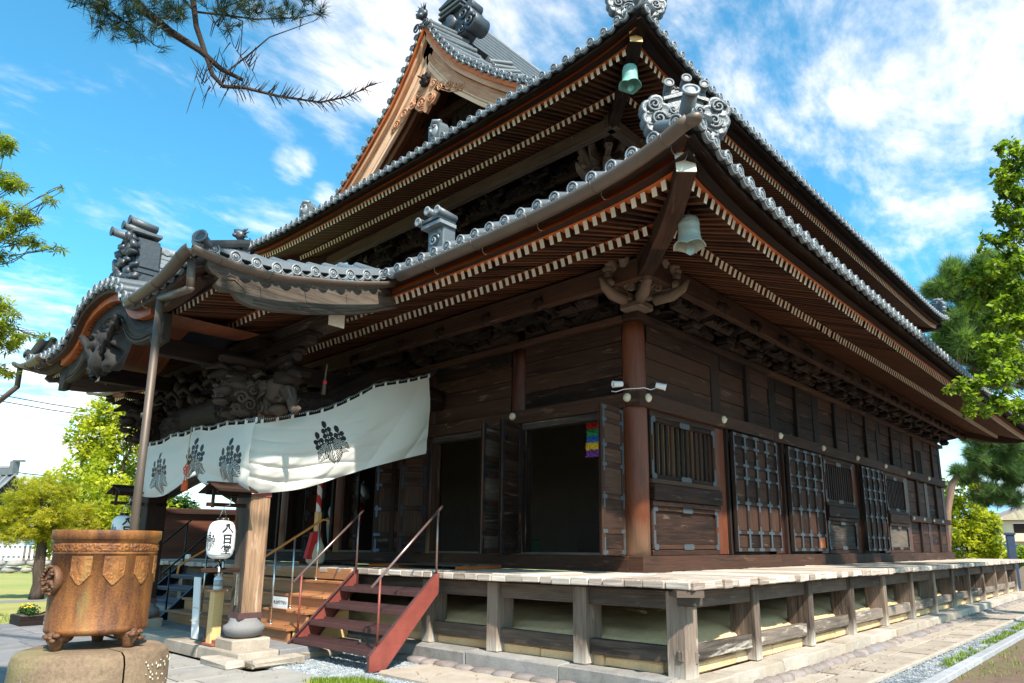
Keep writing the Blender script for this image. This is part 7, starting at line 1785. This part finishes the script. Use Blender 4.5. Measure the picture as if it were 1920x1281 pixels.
def tree(name, label, base, fork, blobs, n, size, leaf, bark='bark', shape='oval', r0=.25, group=None, squash=1., seed=1, trunk_pts=None, cat='tree', droop=.3, lr=1.):
    o = empty(name, base, label, cat, group); b = MB(); base = Vector(base); fork = Vector(fork)
    if trunk_pts: b.tube([Vector(p) for p in trunk_pts], [r0*(1-.55*i/(len(trunk_pts)-1)) for i in range(len(trunk_pts))], 10)
    else: limb(b, base, fork, r0, r0*.6, .06, 8, seed)
    for k, (p, r) in enumerate(blobs):
        p = Vector(p); st = fork if not trunk_pts else min((Vector(q) for q in trunk_pts[1:]), key=lambda q: (q-p).length)
        pts = limb(b, st, p, r0*.34*min(1, r*.6+.3)*lr, .02*min(lr, 1), .16, 7, seed+k)
        for q in range(4):
            a = pts[random.randint(3, len(pts)-1)]; d = V(random.gauss(0, 1), random.gauss(0, 1), random.gauss(0, .6)).normalized()*r*.85; limb(b, a, p+d, (r0*.08+.006)*min(1, lr*1.2), .002+.002*lr, .15, 5, seed+k+q*.7)
    under(o, 'trunk', b, bark); leaves('crown', blobs, n, size, leaf, o, shape, seed=seed, squash=squash, droop=droop)
    return o
def bl(lst, depth): return [(at(px, py, dp if dp else depth), r) for px, py, dp, r in lst]
# near maple on the left: its sprays reach into the frame
g = at(-330, 1240, 7.5); base = V(g.x, g.y, GZ)
tree('maple_tree', 'maple leaning in from the left with fine green star leaves', base, at(-230, 520, 7.4),
     bl([(15, 268, 7, .10), (-20, 262, 7.1, .2), (30, 345, 7, .12), (-10, 330, 7, .22), (55, 410, 7, .10), (20, 400, 7, .2), (95, 375, 6.9, .06), (116, 350, 6.9, .05), (60, 450, 7, .10), (100, 466, 7, .08), (-20, 470, 7, .22), (-60, 400, 7.2, .4),
         (8, 580, 7.1, .10), (-20, 570, 7.1, .2), (40, 635, 7, .10), (75, 632, 7, .07), (0, 640, 7.1, .20), (10, 700, 7.1, .08), (-30, 690, 7.1, .2), (30, 590, 7, .05), (-70, 620, 7.2, .4), (20, 440, 7.0, .16), (0, 610, 7.0, .16), (-230, 470, 7.4, .7), (-160, 560, 7.3, .55), (-150, 370, 7.3, .5), (-320, 380, 7.6, .8), (-380, 520, 7.6, .8), (-180, 680, 7.3, .5), (-300, 650, 7.6, .6)], 7), 11500, .085, 'leaf_maple', shape='maple', r0=.12, seed=3, squash=.4, lr=.22)
# overhanging pine branch at the top left
g = at(-500, 1200, 9); base = V(g.x, g.y, GZ); o = empty('pine_tree', base, 'old pine whose long drooping branch crosses the top left sky', 'tree'); b = MB()
limb(b, base, at(-420, -500, 9.5), .28, .2, .05, 8, 4); limb(b, at(-420, -500, 9.5), at(100, -260, 8), .14, .08, .1, 6, 2)
def wp(lst): return [at(x, y, 7.6+.002*x) for x, y in lst]
b.tube(wp([(100, -260), (235, -20), (270, 20), (320, 60), (375, 95), (415, 130), (455, 150)]), [.08, .055, .05, .045, .038, .03, .022], 8)
b.tube(wp([(350, -200), (362, 0), (368, 50), (385, 100), (398, 140), (418, 162), (460, 165), (520, 180), (600, 192), (650, 182), (706, 155)]), [.05, .036, .032, .03, .028, .024, .020, .016, .012, .009, .004], 8)
b.tube(wp([(330, -60), (345, 0), (365, 22), (480, 36), (560, 34), (610, 22)]), [.03, .02, .014, .010, .007, .003], 6)
b.tube(wp([(415, 160), (425, 135), (470, 100), (505, 70), (560, 50), (600, 35)]), [.016, .013, .010, .008, .006, .003], 6)
b.tube(wp([(400, -80), (410, 20), (455, 40), (452, 90), (450, 120)]), [.02, .012, .008, .005, .003], 5)
b.tube(wp([(170, -60), (185, 5), (225, 35), (260, 60), (290, 85), (310, 95)]), [.03, .016, .012, .009, .006, .003], 6)
rnd = random.Random(5)
for k in range(190):                                         # bare curved twigs
    t = rnd.random()
    if k < 120: x = 425+(700-425)*t; y = interp(x, [(415, 162), (460, 165), (520, 180), (600, 192), (650, 182), (706, 155)]); up = 1 if rnd.random() < .62 else -1; L = rnd.uniform(12, 34)*(1-.55*t)
    elif k < 150: x = 400+80*t; y = 40+100*t; up = rnd.choice((-1, 1)); L = rnd.uniform(15, 38)
    else: x = 380+rnd.uniform(-15, 80); y = rnd.uniform(120, 170); up = rnd.choice((-1, 1)); L = rnd.uniform(18, 50)
    dx = rnd.uniform(6, 22)*(1 if x > 440 else rnd.choice((-1, 1)))
    b.tube([at(x+dx*s_, y-up*L*(s_**1.2), 7.6+.002*x+rnd.uniform(-.1, .1)*s_) for s_ in (0, .35, .7, 1)], [.0065, .0055, .0045, .002], 4)
under(o, 'trunk', b, 'bark')
leaves('crown', bl([(170, -5, 7.9, .16), (195, 15, 7.9, .13), (175, 45, 7.9, .09), (220, 15, 8, .16), (235, 45, 8, .15), (265, 70, 8, .12), (205, 50, 8, .12), (290, 88, 8.1, .08), (260, 35, 8, .16), (260, -10, 8, .2), (300, 15, 8, .16), (300, 50, 8, .12),
   (150, 0, 7.9, .1), (345, -5, 8.2, .16), (410, 10, 8.3, .16), (430, 40, 8.3, .13), (470, 15, 8.3, .14), (500, 8, 8.4, .14), (540, 25, 8.4, .12), (575, 12, 8.5, .12), (600, 25, 8.5, .08), (520, 38, 8.4, .08), (330, 25, 8.1, .13), (450, -10, 8.3, .2), (560, 48, 8.5, .05)], 8), 430, .15, 'needle_black', o, 'needle', seed=6)
# garden trees on the left beyond the lawn
g0 = lambda px, d: (lambda p: V(p.x, p.y, GZ))(at(px, 1075, d))
tree('garden_tree', 'tall yellow green tree behind the porch on the left', g0(198, 34), at(205, 960, 34), bl([(215, 770, 34, 1.0), (185, 790, 34, 1.2), (160, 815, 34, 1.0), (215, 830, 34, 1.5), (250, 800, 35, 1.5), (185, 860, 34, 1.2), (230, 890, 34, 1.7), (190, 925, 33, 1.6), (250, 950, 34, 1.9), (140, 830, 34, .5), (270, 760, 34, 1.1), (170, 965, 33, 1.5), (225, 990, 33, 1.8)], 34), 15000, .20, 'leaf_yellow', r0=.28, seed=11)
tree('garden_tree', 'spreading maple with a thick crooked trunk on the lawn edge', g0(75, 24), at(80, 1010, 24), bl([(75, 915, 24, .7), (50, 940, 24, .8), (100, 925, 24, .8), (30, 975, 24, .8), (75, 965, 24, .9), (120, 965, 24, .9), (10, 1000, 24, .7), (50, 1000, 23.6, .5), (110, 1000, 24.4, .7), (145, 985, 24, .7), (0, 975, 24.4, .5)], 24), 9000, .13, 'leaf_amber', r0=.24, seed=12, squash=.6, shape='maple')
tree('garden_tree', 'light green maple filling the gap left of the porch', g0(150, 28), at(150, 1010, 28), bl([(150, 900, 28, 1.0), (120, 930, 28, 1.0), (175, 940, 27, 1.2), (140, 970, 27, 1.0), (200, 985, 27, 1.2), (165, 1010, 27, 1.0), (230, 1010, 27, 1.0), (110, 1010, 29, .9)], 28), 9000, .17, 'leaf_yellow', r0=.2, seed=13)
tree('garden_tree', 'dark evergreen seen under the porch roof', g0(300, 40), at(300, 1010, 40), bl([(262, 900, 42, 1.6), (300, 960, 40, 1.6), (325, 975, 40, 1.5), (310, 1000, 40, 1.4), (340, 1000, 40, 1.4), (350, 970, 40, 1.2), (285, 990, 40, 1.3)], 40), 6500, .26, 'leaf_dark', r0=.3, seed=14)
# trees at the right
tree('cherry_tree', 'broadleaf tree hanging into the picture from the right edge', (lambda p: V(p.x, p.y, GZ))(at(2250, 1080, 16)), at(2180, 760, 15.5),
     bl([(1890, 275, 14, 0.20), (1910, 300, 14, 0.29), (1880, 325, 14, 0.23), (1872, 345, 14, 0.11), (1905, 350, 14, 0.29), (1892, 400, 14, 0.25), (1915, 430, 14, 0.29), (1870, 390, 14, 0.10), (1850, 445, 14, 0.13), (1885, 450, 14, 0.20), (1845, 470, 14, 0.10), (1900, 490, 14, 0.29), (1870, 500, 14, 0.20), (1840, 520, 14.5, 0.25), (1815, 525, 14.5, 0.16), (1875, 540, 14.5, 0.33), (1910, 550, 14, 0.33), (1840, 560, 14.5, 0.25), (1880, 590, 14, 0.33), (1915, 610, 14, 0.33),
         (1945, 380, 14, 0.41), (1960, 500, 14, 0.41), (1950, 620, 14, 0.41), (1800, 720, 13, 0.11), (1780, 730, 13, 0.08), (1830, 715, 13, 0.16), (1870, 700, 13, 0.25), (1910, 690, 13, 0.25), (1820, 745, 13, 0.15), (1815, 770, 13, 0.11), (1850, 765, 13, 0.16), (1890, 750, 13, 0.25), (1860, 670, 13.5, 0.25), (1900, 650, 13.5, 0.25), (1850, 640, 13.5, 0.18), (1915, 770, 13, 0.20), (2060, 300, 15, .9), (2080, 480, 15, 1.0), (2060, 640, 15, .9), (2200, 380, 15.5, 1.1), (2220, 580, 15.5, 1.1), (2340, 480, 16, 1.1), (2140, 200, 15.5, .8), (2030, 760, 14.5, .5)], 14), 42000, .11, 'leaf_cherry', r0=.3, seed=21, lr=.4)
tree('tall_pine', 'tall pine behind the roof end with a reddish leaning trunk', (lambda p: V(p.x, p.y, GZ))(at(1770, 1050, 44)), at(1830, 640, 44),
     bl([(1790, 530, 44, 1.6), (1760, 540, 44, .8), (1830, 520, 44, 1.5), (1850, 560, 44, 2.0), (1800, 600, 44, 1.2), (1800, 640, 44, 1.5), (1770, 620, 44, .7), (1860, 610, 44, 2.0), (1890, 640, 44, 2), (1830, 660, 44, 1.4), (1895, 570, 44, 2.0), (1870, 510, 45, 1.6), (1905, 690, 44, 1.6), (1850, 700, 44, 1.2)], 44), 7000, .75, 'needle', bark='bark_red', shape='needle', r0=.20, seed=22, squash=.7,
     trunk_pts=[(lambda p: V(p.x, p.y, GZ))(at(1715, 1050, 44)), at(1745, 760, 44), at(1795, 680, 44), at(1820, 640, 44), at(1850, 590, 44), at(1870, 550, 44)])
tree('trained_pine', 'low pine with a bent reddish trunk and flat dark pads of needles', (lambda p: V(p.x, p.y, GZ))(at(1762, 1060, 36)), at(1800, 900, 36),
     bl([(1815, 880, 36, .7), (1850, 865, 36, .9), (1830, 850, 36, .6), (1880, 880, 36, 1.0), (1900, 860, 36, .9), (1915, 900, 36, 1.0), (1870, 920, 36, .8), (1840, 930, 36, .6), (1900, 935, 36, .8), (1795, 885, 36, .4), (1835, 825, 36, .7), (1880, 835, 36, 1.0), (1915, 825, 36, .9), (1820, 900, 36, .5), (1860, 945, 36, .4)], 36), 2600, .45, 'needle_dark', bark='bark_red', shape='needle', r0=.20, seed=23, squash=.35,
     trunk_pts=[(lambda p: V(p.x, p.y, GZ))(at(1772, 1060, 36)), at(1776, 960, 36), at(1786, 905, 36), at(1796, 892, 36), at(1830, 886, 36), at(1868, 874, 36), at(1890, 850, 36), at(1925, 845, 36)])
tree('garden_tree', 'bright yellow green tree beyond the far end of the verandah', (lambda p: V(p.x, p.y, GZ))(at(1820, 1060, 48)), at(1815, 1010, 48),
     bl([(1800, 925, 48, 1.2), (1795, 960, 48, 1.4), (1820, 960, 48, 1.5), (1845, 985, 48, 1.2), (1800, 1000, 48, 1.4), (1835, 1010, 48, 1.4), (1860, 1020, 48, 1.0), (1815, 1035, 48, 1.2), (1850, 1045, 48, 1.1), (1785, 1030, 48, 1.2), (1870, 1045, 48, .8)], 48), 11000, .24, 'leaf_yellow', r0=.3, seed=24)
b_ = leaves('hedge', bl([(1912, 1042, 40, .5), (1905, 1048, 40, .4), (1925, 1040, 40, .5)], 40), 1500, .2, 'leaf_cherry', None, seed=31, label='clipped green hedge at the right edge behind the verandah end'); b_['category'] = 'hedge'
# flowers in the trough
tr = [q for q in bpy.data.objects if q.name == 'flower_trough'][0]
leaves('leaves', [(V(fx+random.uniform(-.1, .1), fy-.4+.1*k, GZ+.30), .13) for k in range(9)], 1400, .045, 'leaf_dark', tr, seed=41)
b = MB()
for k in range(16): b.blob((fx+random.uniform(-.12, .12), fy+random.uniform(-.4, .4), GZ+.42+random.uniform(-.06, .04)), (.025, .025, .018), k, .3, 1)
under(tr, 'blossom', b, 'petal')
# fallen leaves and twigs over the paving
def litter(name, x0, x1, y0, y1, z, n, seed):
    rng = random.Random(seed); b = MB(); tone = []
    for k in range(n):
        x, y = rng.uniform(x0, x1), rng.uniform(y0, y1)
        if mnoise.noise(Vector((x*.9, y*.9, seed))) < -.1: continue
        a = rng.random()*6.3; L = rng.uniform(.012, .035); n0 = len(b.v); h = z+rng.uniform(.0, .01)
        b.v += [(x-cos(a)*L, y-sin(a)*L, h), (x-sin(a)*L*.5, y+cos(a)*L*.5, h+.006), (x+cos(a)*L, y+sin(a)*L, h+.003), (x+sin(a)*L*.5, y-cos(a)*L*.5, h+.005)]
        b.quad((n0, n0+1, n0+2), [(0, 0)]*3); b.quad((n0, n0+2, n0+3), [(0, 0)]*3); tone += [rng.random()]*4
    me = b.mesh(name, 'leaf_litter'); at_ = me.attributes.new('tone', 'FLOAT', 'POINT'); at_.data.foreach_set('value', tone); link(name, me, kind='stuff')
litter('leaf_litter', -2, 24, -3.1, -2.0, GZ+.022, 900, 1); litter('leaf_litter', -8.5, -2.2, -4, 6, GZ+.02, 900, 2); litter('leaf_litter', -2, 22, -5.8, -3.8, GZ-.055, 900, 3)
# ------------------------------------------------------------------ left background: fence on a stone wall, buildings
fw = empty('picket_wall', g0(20, 40), 'white picket fence on a low stone wall across the lawn', 'fence')
A_, B_ = at(-60, 1072, 46), at(235, 1062, 46); A_.z = B_.z = GZ; U = (B_-A_); L = U.length; U.normalize(); Rw = Matrix((U, V(-U.y, U.x, 0), V(0, 0, 1))).transposed()
k = 0; s = 0
while s < L:
    w = random.uniform(.7, 1.3)
    for r in range(2): b = MB(); b.blob(A_+U*(s+w/2+.3*r)+V(0, 0, .22+.42*r), (w*.52, .3, .25), seed=s+r, amp=.25, sub=1, flat=.8); under(fw, 'stone', b, 'stone_grey')
    s += w
s = 0
while s < L:
    b = MB(); b.box(A_+U*s+V(0, 0, 1.35), (.14, .04, .9), Rw); under(fw, 'picket', b, 'white'); s += .34
for z in (1.05, 1.7): b = MB(); b.box(A_+U*(L/2)+V(0, .05, z), (L, .05, .08), Rw); under(fw, 'rail', b, 'steel_black')
# tiled house at the far left, only its curving roof end shows
def small_hall(name, label, c, U, half, depth_, zw, zr_, mat_wall='plaster_white', curve=.35, openings=True):
    o = empty(name, c, label, 'building'); U = Vector(U).normalized(); Wd = V(-U.y, U.x, 0); c = Vector(c)
    Rw = Matrix((U, Wd, V(0, 0, 1))).transposed()
    b = MB(); b.box(c+V(0, 0, zw/2), (half*2-1.0, depth_*2-1.2, zw), Rw); wl = under(o, 'wall', b, mat_wall)
    for s in (-1, 1):
        def fn(u, v, s=s): x = -half+2*half*u; t = 1-v; z = zw+(zr_-zw)*(v**1.35)+curve*((abs(u-.5)*2)**4)*(1-v); return c+U*x+Wd*(s*(depth_+.5)*(1-v))+V(0, 0, z)
        b = MB(); b.grid(fn, 30, 12); rf = under(o, 'roof', b, 'tile')
        b = MB(); n = int(half*2/.42)
        for i in range(n+1):
            u = i/n; b.tube([fn(u, v)+V(0, 0, .04) for v in (0, .2, .4, .6, .8, 1)], .075, 6)
        sub('tile_row', b, 'tile_pale', rf)
    b = MB(); b.box(c+V(0, 0, zr_+.18), (half*2-.4, .35, .42), Rw); b.tube([c-U*(half-.1)+V(0, 0, zr_+.45), c+U*(half-.1)+V(0, 0, zr_+.45)], .14, 8)
    for s in (-1, 1): b.box(c+U*s*(half-.1)+V(0, 0, zr_+.45), (.25, .6, .9), Rw); b.box(c+U*s*(half+.15)+V(0, 0, zr_+.95), (.7, .3, .12), Rw)
    under(o, 'ridge', b, 'tile')
    b = MB(); b.box(c+V(0, 0, zw-.12), (half*2-.6, depth_*2+.4, .14), Rw); under(o, 'eave_board', b, 'wood_wall')
    return o
p = at(-215, 1060, 46); small_hall('tiled_hall', 'small hall with a curved grey tile roof at the far left', V(p.x, p.y, GZ), (cos(YAW-pi/2+.0), sin(YAW-pi/2), 0), 7.6, 3.2, 3.6, 6.5, 'plaster_white')
p = at(372, 1060, 27); sh = small_hall('side_hall', 'low side hall with red boards and pale panels behind the porch', V(p.x, p.y, GZ), (.35, 1, 0), 3.6, 2.0, 3.1, 4.6, 'wood_column')
Us = V(.35, 1, 0).normalized(); Wn = V(-Us.y, Us.x, 0); cS = V(p.x, p.y, GZ)
for q in range(5):
    for (z, h, mt) in ((1.95, .5, 'cream'), (1.35, .5, 'plaster_white')):
        b = MB(); b.box(cS+Us*(-2.2+1.05*q)+Wn*1.42+V(0, 0, z), (.9, .05, h), Matrix((Us, Wn, V(0, 0, 1))).transposed()); under(sh, 'wall_panel', b, mt)
b = MB(); b.box(at(350, 1052, 24), (.05, .5, .45)); b.box(at(350, 1052, 24)+V(0, 0, -.5), (.04, .04, .6)); one('small_notice', b, 'plaster_white', 'white notice board on a thin post beyond the far stair', 'sign')
# stone lantern-like pillar between trees
b = MB(); q = g0(298, 25); b.box(q+V(0, 0, .9), (.5, .5, 1.8), ch=.05); b.box(q+V(0, 0, 1.95), (.8, .8, .25), ch=.08); b.box(q+V(0, 0, .15), (.9, .9, .3), ch=.05); one('stone_monument', b, 'stone_grey', 'grey stone monument among the shrubs behind the porch', 'monument')
# ------------------------------------------------------------------ right background: cream house, post, hills, wires
hc = at(1930, 1040, 95); hc.z = GZ; hs = empty('cream_house', hc, 'two storey cream house with a dull purple roof beyond the garden', 'house')
U = V(cos(YAW-pi/2-.5), sin(YAW-pi/2-.5), 0); Wn = V(-U.y, U.x, 0); Rh = Matrix((U, Wn, V(0, 0, 1))).transposed()
b = MB(); b.box(hc+V(0, 0, 2.9), (9.5, 7, 5.8), Rh); under(hs, 'wall', b, 'house_cream')
b = MB(); b.prism([(-5.4, 5.6), (5.4, 5.6), (0, 7.9)], hc-Wn*4.1, U, V(0, 0, 1), -8.2); b.prism([(-4.2, 5.7), (4.2, 5.7), (0, 7.4)], hc-Wn*4.4, U, V(0, 0, 1), -.25, 0); under(hs, 'roof', b, 'house_roof')
b = MB(); b.prism([(-4.2, 5.65), (4.2, 5.65), (0, 7.25)], hc-Wn*4.35, U, V(0, 0, 1), .05); under(hs, 'gable', b, 'house_cream')
for (x, z, w, h, mt) in ((.6, 4.5, 4.6, 1.3, 'wood_dark'), (-4.0, 4.3, .9, 1.6, 'glass'), (1.5, 1.6, 3.4, 1.4, 'glass'), (-2.2, 1.7, 1.4, 1.4, 'glass')):
    b = MB(); b.box(hc-Wn*3.53+U*x+V(0, 0, z), (w, .10, h), Rh); wn = under(hs, 'window', b, mt); b = MB(); b.box(hc-Wn*3.60+U*x+V(0, 0, z-h/2-.06), (w+.2, .12, .12), Rh); b.box(hc-Wn*3.60+U*x+V(0, 0, z+h/2+.06), (w+.2, .12, .12), Rh); sub('frame', b, 'white', wn)
b = MB(); b.box(hc-Wn*4.1+U*.8+V(0, 0, 3.3), (5.4, 1.1, 1.0), Rh); under(hs, 'balcony', b, 'house_cream')
b = MB(); b.tube([hc-U*3+V(0, 0, 7), hc-U*3+V(0, 0, 9.4)], .04, 5); b.tube([hc-U*3.6+V(0, 0, 9.1), hc-U*2.4+V(0, 0, 9.1)], .03, 4); b.tube([hc-U*3.5+V(0, 0, 8.8), hc-U*2.5+V(0, 0, 8.8)], .03, 4); under(hs, 'aerial', b, 'steel_black')
p = at(1899, 1048, 34); p.z = GZ; b = MB(); b.box(p+V(0, 0, 1.2), (.34, .34, 2.6), RZ(.3), ch=.02); b.box(p+V(0, 0, 2.55), (.44, .44, .12), RZ(.3), ch=.02); one('dark_post', b, 'steel_blue', 'square dark post with a cap at the far right end of the verandah', 'post')
# hills across the valley
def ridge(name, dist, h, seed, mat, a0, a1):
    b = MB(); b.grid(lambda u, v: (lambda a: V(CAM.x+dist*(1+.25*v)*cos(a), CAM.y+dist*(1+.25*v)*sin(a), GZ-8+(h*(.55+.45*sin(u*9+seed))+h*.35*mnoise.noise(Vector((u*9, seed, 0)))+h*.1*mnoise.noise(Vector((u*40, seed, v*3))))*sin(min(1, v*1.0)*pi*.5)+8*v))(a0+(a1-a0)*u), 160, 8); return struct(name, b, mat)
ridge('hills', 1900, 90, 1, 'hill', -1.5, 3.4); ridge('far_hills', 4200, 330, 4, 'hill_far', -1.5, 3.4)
# wires and their poles outside the picture
for k, (a, c) in enumerate((((-200, 700), (330, 790)), ((-200, 712), (330, 800)), ((-60, 872), (300, 905)))):
    p, q = at(a[0], a[1], 60), at(c[0], c[1], 75); m_ = (p+q)/2+V(0, 0, -.4); b = MB(); b.tube([p, p*.5+m_*.5+V(0, 0, -.1), m_, q*.5+m_*.5+V(0, 0, -.1), q], .045, 4)
    one('overhead_wire', b, 'steel_black', ('upper of two close wires behind the porch eave', 'lower of two close wires behind the porch eave', 'low wire running behind the garden trees')[k], 'wire', 'overhead wires')
for q in bpy.data.objects:
    if q.type == 'MESH' and q.name.startswith('deck_plank'): pass
